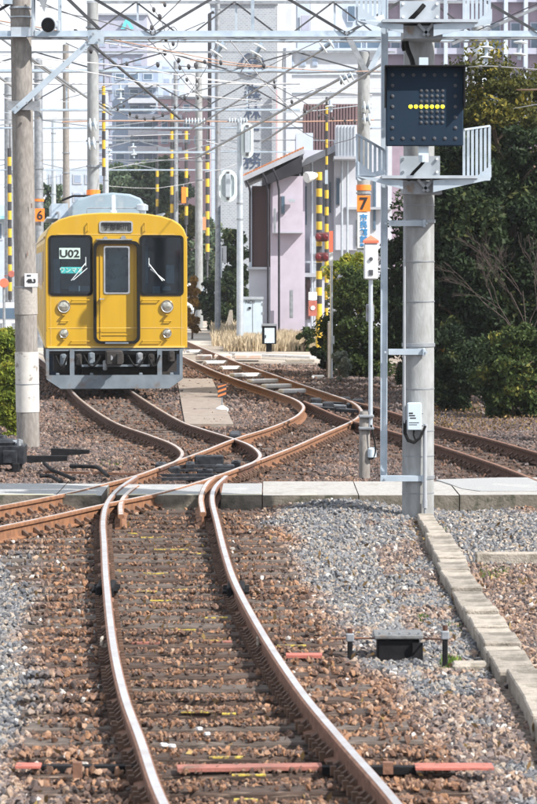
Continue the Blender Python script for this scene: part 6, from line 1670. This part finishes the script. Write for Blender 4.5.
t = bld('apartment_block', 'pale blue block seen between the left poles', 165, 300); body(t, 150, 60, 185, 300, 12, M_palebl)
for r_ in range(8):
    for c_ in range(3): win(t, 153 + c_ * 10, 66 + r_ * 12, 160 + c_ * 10, 72 + r_ * 12, 300, M_blueg, M_palebl)
t = bld('apartment_block', 'low distant blue white block behind the number six pole', 60, 230); body(t, 46, 168, 112, 230, 12, M_palebl)
for r_ in range(2):
    for c_ in range(5): win(t, 49 + c_ * 12, 174 + r_ * 18, 58 + c_ * 12, 184 + r_ * 18, 230, M_blueg, M_whitepanel)
t = bld('shop_building', 'pale turquoise building low at the far left edge', 10, 190); body(t, -25, 205, 38, 190, 12, M_palebl)
for c_ in range(4): win(t, -22 + c_ * 14, 222, -11 + c_ * 14, 240, 190, M_winblue, M_whitepanel)
mb = MB(); pxbox(mb, -26, 216, 38, 219, 189.3, .7); mb.build('awning', mat('turquoise_awning', (.30, .50, .53), (.14, .38, .42), 3, .6), t)
# upper right: purple grey block, white block in front
t = bld('office_block', 'purple grey office block with dark windows behind the signal panel', 450, 190); body(t, 345, -40, 585, 190, 22, M_purple)
for c_ in range(12):
    x0 = 346 + c_ * 20
    mb = MB(); pxbox(mb, x0 - 1.6, -40, x0 + 1.6, 120, 189.2, .8); mb.build('pilaster', M_palebl, t)
    for r_ in range(3): win(t, x0 + 4, -30 + r_ * 52, x0 + 15, -2 + r_ * 52, 190, None, M_mauve)
for r_ in range(3): mb = MB(); pxbox(mb, 345, 40 + r_ * 52 - 44, 585, 46 + r_ * 52 - 44, 189.5, .5); mb.build('floor_band', M_mauve, t)
t = bld('office_block', 'large white walled block with a blue window band left of the signal panel', 330, 150); body(t, 284, 50, 386, 150, 14, M_whitepanel)
body(t, 297.5, -20, 386, 156, 10, M_palebl, 'upper_storey', 50); body(t, 286, -30, 292, 149.2, 1, M_whitepanel, 'chimney')
for (x0, x1) in ((338, 352), (354, 362), (366, 382)): win(t, x0, 38, x1, 49.5, 155.9, None, M_palebl)
win(t, 347, 5, 356, 22, 155.9, None, M_palebl); win(t, 300, 14, 311, 32, 155.9, M_mauve, M_whitepanel)
for x0 in (288, 300, 312): win(t, x0, 58, x0 + 6, 66, 150, M_blueg, M_palebl)
for yy in (74, 92): mb = MB(); pxbox(mb, 284.5, yy, 386, yy + .8, 149.9, .1); mb.build('wall_joint', M_palebl, t)
mb = MB(); p = [W(310, 0, 153), W(318, -30, 153), W(350, 40, 153), W(310, 40, 153)]; mb.poly([(q.x, q.z) for q in p], 151, 153); mb.build('gable', M_whitepanel, t)
mb = MB(); pxbox(mb, 283, 48, 387, 50.5, 149.6, 14.5); mb.build('parapet', M_palebl, t)
# brown corrugated shed and water tank on the white house
t = bld('white_house', 'white two storey house with grey eaves, narrow windows and a brown upper wall', 340, 98)
body(t, 303, 150, 390, 98, 8, M_whitew); body(t, 334, 140, 392, 97.4, .6, M_whitew, 'front_bay', 250)
mb = MB(); a, b, c_ = W(298, 162, 97), W(346, 140, 97), W(346, 147, 97)
mb.poly([(a.x, a.z), (b.x, b.z), (c_.x, c_.z), (W(299, 168, 97).x, W(299, 168, 97).z)], 96.8, 105); mb.build('sloping_eave', M_eave, t)
mb = MB(); pxbox(mb, 296, 133, 313, 163, 99, 4); mb.build('box_dormer', M_palebl, t)
up = body(t, 304, 104, 358, 101, 4, M_brownc, 'upper_wall', 150)
for k in range(18): mb = MB(); pxbox(mb, 304.5 + 3 * k, 104, 305.7 + 3 * k, 150, 100.94, .06); mb.build('corrugation', M_brownc, t)
tk_ = thing_part('water_tank', t)
mb = MB(); pxbox(mb, 336, 125, 357, 156, 95.6, 1.6); mb.build('tank_case', M_whitepanel, tk_)
for k in range(6): mb = MB(); pxbox(mb, 338 + 3.2 * k, 126, 338.6 + 3.2 * k, 155, 95.55, .05); mb.build('rib', M_galv, tk_)
mb = MB(); pxbox(mb, 334, 156, 362, 159, 95.4, 2.2); mb.build('balcony_floor', M_eave, t)
for (x0, y0, x1, y1) in ((317.5, 184, 320.5, 215), (323, 183, 326, 216), (328, 182, 331, 213), (336, 178, 340, 205), (304, 186, 307, 225), (373, 178, 376, 230)): win(t, x0, y0, x1, y1, 98 if x0 < 334 else 97.4, None, M_galvd)
mb = MB(); pxbox(mb, 345, 207, 392, 209.5, 97.1, .3); mb.build('ledge', M_eave, t)
win(t, 356, 205 + 15, 361, 246, 97.4, None, M_galvd)
for px in (299.5, 342, 347.5, 312): mb = MB(); mb.cyl(W(px, 160, 97.1), (W(px, 160, 97.1).x, 97.1, 0), .045, n=8); mb.build('rain_pipe', M_galv, t, smooth=True)
mb = MB(); mb.tube([W(297, 225, 97.3), W(297, 262, 97.3), W(320, 262.5, 97.3)], .05, 6); mb.build('gas_pipe', M_galv, t, smooth=True)
for py in (236, 262, 288): mb = MB(); pxbox(mb, 310, py, 316, py + 18, 97.6, .4); mb.build('meter_box', M_galv, t)
mb = MB(); pxbox(mb, 302, 273, 318, 277, 96.6, 1.4); mb.build('door_canopy', M_eave, t); win(t, 305, 278, 314, 320, 98, M_brownc, M_galvd, 'door')
# pink house with the orange tiled roof
t = bld('pink_house', 'pale pink house with an orange tiled roof and dark drain pipes', 295, 96.4)
body(t, 270.5, 178, 305, 96.4, 7, M_pinkw); body(t, 272.5, 176, 303, 96.0, .4, M_pinkw, 'wall', 233)
mb = MB(); q = [W(262, 186, 95.7), W(262, 178, 95.7), W(302, 156, 95.7), W(302, 172, 95.7)]; mb.poly([(p.x, p.z) for p in q], 95.6, 102.4); mb.build('gable', M_darkt, t)  # dark panel in the triangle under the roof slope
a0, b0 = W(243, 178, 94.7), W(304, 150, 94.7)
rf = MB(); rf.bar((a0.x, 100.2, a0.z), (b0.x, 100.2, b0.z), 9, .12, up=(0, 0, 1)); rfo = rf.build('roof', M_eave, t)
n = 22
for k in range(n):
    p = a0.lerp(b0, (k + .5) / n); nx_ = (b0 - a0) / n
    for r_ in range(1):
        mb = MB(); mb.bar((p.x - nx_.x * .5, 100.0, p.z - nx_.z * .5 + .10), (p.x + nx_.x * .46, 100.0, p.z + nx_.z * .46 + .135), 9.2, .05); mb.build('tile_course', M_tileo, rfo)
mb = MB(); mb.bar((a0.x, 94.4, a0.z - .04), (b0.x, 94.4, b0.z - .04), .05, .16); mb.build('barge_board', M_eave, t)
for (pts) in ([(262, 172), (266, 180), (268, 192), (268, 340)], [(272, 167), (277, 178), (279, 190), (279, 336)], [(246, 180), (249, 186), (250, 192), (250, 262)]):
    mb = MB(); mb.tube([W(x, y, 95.0) for x, y in pts], .038, 7); mb.build('drain_pipe', M_darkt, t, smooth=True)
win(t, 289.5, 290, 293, 318, 96.0, M_galvd, M_galvd); mb = MB(); pxbox(mb, 289, 199, 295, 202, 95.6, .3); mb.build('vent_hood', M_galv, t); win(t, 273.5, 208, 276, 233, 95.7, M_galvd, M_galv); mb = MB(); pxbox(mb, 272.5, 232, 303, 233.2, 95.96, .035); mb.build('floor_line', M_eave, t)
win(t, 281, 196, 285, 214, 96.0, None, M_galvd)
t = bld('brown_shed', 'brown corrugated shed above a white skirting wall left of the pink house', 258, 96.8)
body(t, 249, 268, 270.3, 96.9, 5, M_whitew); body(t, 252, 186, 270.3, 97.0, 4.6, M_brownc, 'upper_wall', 268)
for k in range(12): mb = MB(); pxbox(mb, 252.3 + 1.5 * k, 188, 252.9 + 1.5 * k, 267, 96.93, .07); mb.build('corrugation', M_brownc, t)
body(t, 249, 188, 251.9, 96.8, 5, M_palebl, 'corner_board', 270); mb = MB(); pxbox(mb, 247, 267, 270.4, 269.5, 96.7, .19); mb.build('ledge', M_whitepanel, t)

# ------------------------------------------------------------ vehicles far away
M_carw = mat('white_van_paint', (.72, .74, .77), (.68, .70, .73), 2, .3, bump=0)
def van(px0, px1, py0, py1, d, label):
    t = pm('parked_van', label, 'van', (W((px0 + px1) / 2, py1, d).x, d, 0), group='white vans far away')
    a, b = W(px0, py1, d), W(px1, py0, d); w_, h_ = b.x - a.x, b.z - a.z; z0 = .25; x0 = a.x
    mb = MB(); mb.poly([(x0, z0 + .1), (x0 + w_, z0 + .1), (x0 + w_, z0 + h_ * .45), (x0 + w_ * .97, h_ * .96), (x0 + w_ * .9, h_), (x0 + w_ * .12, h_), (x0 + w_ * .05, h_ * .96), (x0, z0 + h_ * .5)], d, d + 3.6); o = mb.build('body', M_carw, t)
    mb = MB(); mb.poly([(x0 + w_ * .1, h_ * .56), (x0 + w_ * .9, h_ * .56), (x0 + w_ * .86, h_ * .88), (x0 + w_ * .14, h_ * .88)], d - .03, d - .005); mb.build('windscreen', M_winblue, t)
    for q in (.12, .88):
        mb = MB(); mb.lathe((x0 + w_ * q, d, h_ * .38), (0, -1, 0), [(0, .1), (.05, .09)], 10); mb.build('headlight', M_lens, t)
        mb = MB(); mb.cyl((x0 + w_ * q - .1, d + .6, .3), (x0 + w_ * q + .1, d + .6, .3), .3, n=14); mb.build('wheel', M_rubber, t)
    mb = MB(); mb.box((x0 + w_ / 2, d - .04, z0 + .18), (w_ * .96, .1, .2)); mb.build('bumper', M_galvd, t)
    mb = MB(); mb.box((x0 + w_ / 2, d - .10, z0 + .18), (.33, .01, .16)); mb.build('number_plate', M_white, t)
van(186, 207, 262, 300, 128, 'white van right of the train behind the orange shrub'); van(-6, 20, 291, 325, 100, 'white van at the left edge behind the hedge'); van(205, 240, 264, 290, 140, 'white van half hidden behind the dark shrub')
g = W(4, 300, 96); t = pm('crossing_sign', 'red and white sign post at the left edge', 'sign', (g.x, 96, 0)); mb = MB(); mb.cyl((g.x, 96, 0), (g.x, 96, W(0, 282, 96).z), .05, n=8); mb.build('post', M_galvd, t); mb = MB(); mb.lathe(W(4, 283, 95.9), (0, -1, 0), [(0, .16), (.03, .15)], 14); mb.build('red_disc', M_orangered, t)
mb = MB(); mb.lathe(W(11.5, 274, 95.9), (0, -1, 0), [(0, .12), (.03, .11)], 14); mb.bar(W(4, 276, 96), W(12, 275, 96), .03, .03); mb.build('red_lamp', M_red, t)

# ------------------------------------------------------------ trees, shrubs and grass
def leaf_mesh(name, pts, size, tone, m_, parent, aspect=.55, flat=0.0):
    n = len(pts); r = RNG.normal(size=(n, 3)); r /= np.linalg.norm(r, axis=1)[:, None]
    r[:, 2] *= (1 - flat)
    u = np.cross(r, RNG.normal(size=(n, 3))); u /= np.linalg.norm(u, axis=1)[:, None]
    v = np.cross(r, u); v /= np.linalg.norm(v, axis=1)[:, None]
    s = (size * RNG.uniform(.6, 1.3, n))[:, None]
    u = u * s; v = v * s * aspect
    P = np.stack([pts - u, pts - v * .9 + u * .1, pts + u, pts + v * .9 + u * .1], 1).reshape(-1, 3)
    off = absloc(parent)
    P = P - np.array([off.x, off.y, off.z])
    me = bpy.data.meshes.new(name); me.vertices.add(4 * n); me.vertices.foreach_set('co', P.astype(np.float32).ravel())
    me.loops.add(4 * n); me.loops.foreach_set('vertex_index', np.arange(4 * n, dtype=np.int32))
    me.polygons.add(n); me.polygons.foreach_set('loop_start', np.arange(0, 4 * n, 4, dtype=np.int32)); me.polygons.foreach_set('loop_total', np.full(n, 4, np.int32))
    at = me.attributes.new('tone', 'FLOAT', 'POINT'); at.data.foreach_set('value', np.repeat(np.clip(tone, 0, 1), 4).astype(np.float32))
    me.materials.append(m_); me.update(calc_edges=True)
    o = bpy.data.objects.new(name, me); link(o, parent); return o
def crown_points(c, rad, nclump, nleaf, clump=.33, seed=0, shell=.35, floor=None):
    """leaves gathered in clumps through an ellipsoid"""
    q = np.random.default_rng(seed); c = np.array(c); rad = np.array(rad)
    d = q.normal(size=(nclump, 3)); d /= np.linalg.norm(d, axis=1)[:, None]
    rr = q.uniform(shell, 1, nclump) ** .6
    cc = c + d * rr[:, None] * rad
    cr = clump * rad.mean() * q.uniform(.45, 1.25, nclump)
    per = q.integers(0, nclump, nleaf); e = q.normal(size=(nleaf, 3)); e /= np.linalg.norm(e, axis=1)[:, None]
    e *= (q.random(nleaf) ** .5)[:, None]
    P = cc[per] + e * cr[per][:, None] * np.array([1, 1, .8])
    ct = q.random(nclump)
    tone = ct[per] * .55 + q.random(nleaf) * .5 - .05
    if floor is not None: k = P[:, 2] > floor; P, tone = P[k], tone[k]
    return P, tone
def limbs(t, x, y, h, r_, spread, n, m_=None, seed=0, nm='trunk'):
    q = random.Random(seed); mb = MB()
    pts = [Vector((x, y, -.1)), Vector((x + q.uniform(-.1, .1), y, h * .3)), Vector((x + q.uniform(-.2, .2), y, h * .6)), Vector((x + q.uniform(-.2, .2), y, h * .85))]
    L_ = smooth_line(pts, .4)
    for k in range(len(L_) - 1):
        mb.cyl(L_[k], L_[k + 1], r_ * (1 - .75 * k / len(L_)), r_ * (1 - .75 * (k + 1) / len(L_)), n=8, cap=False)
    mb.build(nm, m_ or M_bark, t)
    for k in range(n):
        b = L_[int(len(L_) * q.uniform(.3, .9))]; a_ = q.uniform(0, 6.28); e = b + Vector((math.cos(a_) * spread * q.uniform(.5, 1), math.sin(a_) * spread * .7, q.uniform(.3, 1.0) * spread))
        m2 = b.lerp(e, .5) + Vector((0, 0, .15 * spread)); mb = MB(); mb.tube([b, m2, e], r_ * .25, 5); mb.build('limb', m_ or M_bark, t)
ML_dark = leaf_mat('dark_evergreen_leaves', (.008, .017, .009), (.028, .046, .017), (.085, .09, .028))
ML_mid = leaf_mat('mid_green_leaves', (.018, .035, .012), (.055, .080, .022), (.20, .18, .035))
ML_olive = leaf_mat('olive_yellow_leaves', (.018, .028, .010), (.10, .10, .022), (.36, .29, .05), .35)
ML_hedge = leaf_mat('bright_hedge_leaves', (.07, .12, .02), (.24, .27, .04), (.50, .40, .06), .4)
ML_amber = leaf_mat('amber_dry_leaves', (.12, .07, .02), (.26, .14, .03), (.40, .22, .05))
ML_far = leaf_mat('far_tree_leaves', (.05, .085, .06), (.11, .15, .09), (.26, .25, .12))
ML_grey = leaf_mat('grey_green_leaves', (.10, .13, .10), (.24, .27, .22), (.40, .42, .36))
def tree(name, label, px, d, py_top, py_bot, wpx, m_, nleaf, size, cat='tree', nclump=90, seed=1, trunk=.12, clump=.3, depth=1.0, base=None, group=None):
    x = W(px, 300, d).x; zt = W(px, py_top, d).z; zb = W(px, py_bot, d).z; rx = wpx / 2 / F * d
    t = pm(name, label, cat, (x, d, 0), group=group)
    P, tone = crown_points((x, d, (zt + zb) / 2), (rx * .88, rx * depth * .9, (zt - zb) / 2 * .9), nclump, nleaf, clump, seed, floor=.0)
    leaf_mesh('crown' if cat == 'tree' else 'foliage', P, size, tone, m_, t)
    limbs(t, x, d, zt * .9, trunk, rx * .7, 7 if cat == 'tree' else 4, seed=seed, nm='trunk' if cat == 'tree' else 'stem')
    return t
# dark trees at the right
tree('evergreen_tree', 'tall dark evergreen with sun on its top put into yellow tinged leaves at the right edge', 500, 55, 36, 250, 150, ML_olive, 26000, .055, seed=2, nclump=110, clump=.24)  # olive leaves, with the sun on the thicket's top painted in as yellow
tree('evergreen_tree', 'tall very dark evergreen directly right of the signal pole', 462, 53, 118, 395, 96, ML_dark, 38000, .06, seed=3, nclump=150, clump=.26)
tree('evergreen_tree', 'dark evergreen filling the right edge behind the bare twigs', 520, 53.5, 110, 400, 110, ML_dark, 38000, .06, seed=4, nclump=150, clump=.26)
tree('evergreen_tree', 'dark tree in the middle of the right hand thicket', 487, 56.5, 80, 410, 140, ML_dark, 34000, .065, seed=5, nclump=140, clump=.28)
tree('evergreen_tree', 'dark green tree filling the gap left of the signal pole', 412, 60, 190, 412, 58, ML_dark, 22000, .06, seed=6, nclump=90, clump=.3)
tree('evergreen_tree', 'dark tree behind the signal pole, just right of the bush', 436, 62, 120, 405, 60, ML_dark, 20000, .065, seed=16, nclump=90, clump=.3)
tree('shrub', 'round dark shrub at the foot of the right hand thicket', 460, 50.5, 318, 424, 66, ML_dark, 16000, .045, 'shrub', seed=7, nclump=80, trunk=.05)
tree('shrub', 'leafy olive shrub low at the right edge', 515, 48.5, 318, 430, 80, ML_mid, 17000, .05, 'shrub', seed=8, nclump=80, trunk=.05)
tree('shrub', 'amber leaved shrub beside the foot of the signal pole', 441, 51.5, 330, 420, 28, ML_amber, 3500, .04, 'shrub', seed=9, nclump=30, trunk=.04)
tree('bush', 'big bush with yellow green upper leaves behind the red capped box', 362, 66, 258, 394, 86, ML_mid, 30000, .05, 'bush', seed=10, nclump=120, trunk=.06)
tree('bush', 'yellow green bush top, sun highlights put into its leaf colour, beside the white house', 352, 67.5, 248, 320, 58, ML_hedge, 9000, .05, 'bush', seed=11, nclump=50, trunk=.05)  # brighter leaves laid over the big bush to paint its sunlit highlights
tree('bush', 'dark left shoulder of the big bush by the crossing mast', 328, 68, 318, 378, 34, ML_dark, 8000, .05, 'bush', seed=12, nclump=40, trunk=.05)
tree('bush', 'small grey green bush beside the short concrete post', 341, 63, 344, 382, 20, ML_grey, 3500, .04, 'bush', seed=13, nclump=30, trunk=.03)
tree('bush', 'tuft of dark leaves near the pink house corner', 306, 86, 326, 360, 22, ML_mid, 1800, .06, 'bush', seed=14, nclump=18, trunk=.03)
tree('hedge', 'yellow green hedge at the left edge behind the concrete pole', 2, 46, 312, 440, 40, ML_hedge, 16000, .04, 'hedge', seed=15, nclump=90, trunk=.04)
tree('hedge', 'second clump of yellow green hedge nearer the track machines', 8, 43.5, 350, 446, 30, ML_hedge, 7000, .036, 'hedge', seed=26, nclump=60, trunk=.04)
tree('shrub', 'wide dark green shrub before the pale post right of the train', 220, 112, 266, 336, 52, ML_dark, 14000, .09, 'shrub', seed=17, nclump=70, trunk=.06)
tree('shrub', 'tall dark conifer behind the wide dark shrub', 236, 116, 208, 332, 26, ML_dark, 9000, .09, 'shrub', seed=18, nclump=50, trunk=.07)
tree('shrub', 'small orange brown shrub right beside the train', 192, 100, 276, 338, 20, ML_amber, 2500, .07, 'shrub', seed=19, nclump=25, trunk=.04)
tree('far_tree', 'large far tree above the train roof behind the striped guards', 150, 170, 152, 240, 92, ML_far, 22000, .16, seed=20, nclump=90, trunk=.3)
tree('far_tree', 'far dark tree between the left poles', 45, 165, 178, 240, 46, ML_far, 9000, .15, seed=21, nclump=50, trunk=.25)
tree('far_tree', 'yellowish far tree right of the train roof', 178, 160, 196, 262, 40, ML_olive, 9000, .13, seed=22, nclump=50, trunk=.2)
tree('far_tree', 'far green tree behind the white van', 200, 175, 200, 300, 44, ML_far, 9000, .15, seed=23, nclump=50, trunk=.2)
tree('far_tree', 'pale tree tops between tower and striped guards', 112, 175, 168, 240, 44, ML_far, 8000, .15, seed=24, nclump=50, trunk=.2)
# bare twigs in front of the dark trees
tw = pm('bare_shrub', 'leafless twiggy shrub spreading before the dark trees at the right', 'shrub', (W(512, 330, 51.5).x, 51.5, 0))
q = random.Random(5)
def twig(p, dr, L_, r_, dep, out):
    e = p + dr * L_; m2 = p.lerp(e, .5) + Vector((q.uniform(-.08, .08), 0, q.uniform(-.05, .08))) * L_
    out.append(([p, m2, e], r_))
    if dep:
        for k in range(q.choice((2, 3))):
            nd = (dr + Vector((q.uniform(-.7, .7), q.uniform(-.3, .3), q.uniform(-.35, .45)))).normalized(); twig(p.lerp(e, q.uniform(.55, 1)), nd, L_ * q.uniform(.55, .8), r_ * .62, dep - 1, out)
base = W(520, 345, 51.4)
for k in range(6):
    out = []; twig(base + Vector((q.uniform(-.2, .2), 0, 0)), Vector((-.9 + .28 * k, q.uniform(-.1, .1), q.uniform(.5, 1.1))).normalized(), q.uniform(.7, 1.1), .009, 4, out)
    mb = MB()
    for pts, r_ in out: mb.tube(pts, max(r_, .0028), 4)
    o = mb.build('branch', mat('grey_brown_twig', (.060, .042, .036), (.04, .03, .026), 8, .9, bump=0) if 'grey_brown_twig' not in MATS else MATS['grey_brown_twig'], tw)
mb = MB(); mb.cyl((base.x, base.y, 0), base, .05, .03, n=8); mb.build('stem', M_bark, tw)

# dry grass, weeds
def grass(name, regions, m_, n, hgt, label, cat, wd=.012):
    P = []; 
    for (x0, y0, x1, y1) in regions:
        a, b = G(x0, y1, 0), G(x1, y1, 0); c, d_ = G(x0, y0, 0), G(x1, y0, 0)
        k = n // len(regions); u, v = RNG.random(k), RNG.random(k)
        yy = a.y + (c.y - a.y) * v; xa = a.x + (c.x - a.x) * v; xb_ = b.x + (d_.x - b.x) * v
        P.append(np.stack([xa + (xb_ - xa) * u, yy, np.full(k, -.04)], 1))
    P = np.concatenate(P); nn = len(P)
    nz = vnoise(P[:, 0] * 1.5, P[:, 1] * .8, 21)
    h = hgt * RNG.uniform(.4, 1.2, nn) * (.4 + nz); ang = RNG.random(nn) * 6.28; ln_ = RNG.uniform(0, .5, nn) * h
    dx, dy = np.cos(ang), np.sin(ang)
    w_ = wd * RNG.uniform(.7, 1.4, nn)
    A = P + np.stack([-dy * w_, dx * w_, 0 * h], 1); B_ = P + np.stack([dy * w_, -dx * w_, 0 * h], 1)
    M1 = P + np.stack([dx * ln_ * .4, dy * ln_ * .4, h * .6], 1); T = P + np.stack([dx * ln_, dy * ln_, h], 1)
    V = np.stack([A, B_, M1 + (B_ - P) * .6, T, M1 + (A - P) * .6], 1).reshape(-1, 3)
    me = bpy.data.meshes.new(name); me.vertices.add(5 * nn); me.vertices.foreach_set('co', V.astype(np.float32).ravel())
    me.loops.add(5 * nn); me.loops.foreach_set('vertex_index', np.arange(5 * nn, dtype=np.int32))
    me.polygons.add(nn); me.polygons.foreach_set('loop_start', np.arange(0, 5 * nn, 5, dtype=np.int32)); me.polygons.foreach_set('loop_total', np.full(nn, 5, np.int32))
    at = me.attributes.new('tone', 'FLOAT', 'POINT'); at.data.foreach_set('value', np.repeat(np.clip(nz * .5 + RNG.random(nn) * .5, 0, 1), 5).astype(np.float32))
    me.materials.append(m_); me.update(calc_edges=True)
    o = bpy.data.objects.new(name, me); link(o); tag(o, label, cat, kind='stuff')
ML_dry = leaf_mat('dry_grass_blades', (.42, .33, .22), (.62, .52, .37), (.74, .66, .52), .3)
ML_weed = leaf_mat('green_weed_blades', (.05, .10, .02), (.13, .22, .04), (.30, .34, .07), .3)
grass('dry_grass', [(224, 333, 262, 350), (258, 335, 330, 350), (212, 316, 262, 345), (276, 333, 318, 350)], ML_dry, 42000, .36, 'tall dry straw coloured grass before the pink house', 'grass', .02)
grass('green_weeds', [(396, 508, 420, 518), (432, 523, 446, 536), (446, 619, 462, 632), (440, 655, 462, 668), (480, 562, 510, 576), (100, 458, 122, 470), (62, 420, 80, 430), (326, 366, 345, 378), (455, 405, 480, 412), (418, 612, 428, 618), (204, 412, 226, 418)], ML_weed, 2600, .05, 'small green weeds scattered in the ballast', 'weeds', .006)
n_ = 1700; lx, ly = RNG.random(n_), RNG.random(n_)
ly = 44 + 9 * ly; lx = 2.6 + (lx ** 1.3) * (ly * .098 - 1.0)
pts_ = np.stack([lx, ly, np.full(n_, .035) + RNG.random(n_) * .02], 1)
pts2 = np.stack([RNG.uniform(-2.5, 2.5, 500), RNG.uniform(12, 30, 500), np.full(500, .012)], 1); k_ = dist_to(pts2[:, :2], ALLR) > .12
pts_ = np.concatenate([pts_, pts2[k_]])
o = leaf_mesh('leaf_litter', pts_, .028, RNG.random(len(pts_)), leaf_mat('dead_leaves', (.07, .045, .025), (.20, .13, .06), (.36, .26, .10)), None, .5, .7); tag(o, 'dead brown and yellow leaves scattered on the stones under the trees', 'leaf litter', kind='stuff')
# ------------------------------------------------------------ air
def haze():
    bm_ = bmesh.new(); bmesh.ops.create_cube(bm_, size=1.0); me = bpy.data.meshes.new('haze'); bm_.to_mesh(me); bm_.free()
    o = bpy.data.objects.new('haze', me); o.scale = (2000, 1100, 62); o.location = (0, 440, 29.5); link(o); o['kind'] = 'stuff'
    m = bpy.data.materials.new('pale_air'); m.use_nodes = True; t = m.node_tree; N, L = t.nodes, t.links
    for n_ in list(N): N.remove(n_)
    ou = N.new('ShaderNodeOutputMaterial'); v = N.new('ShaderNodeVolumePrincipled')
    v.inputs['Color'].default_value = (.86, .92, 1, 1); v.inputs['Density'].default_value = HAZE; v.inputs['Anisotropy'].default_value = .3
    L.new(v.outputs[0], ou.inputs['Volume']); me.materials.append(m)
HAZE = .00022
haze()
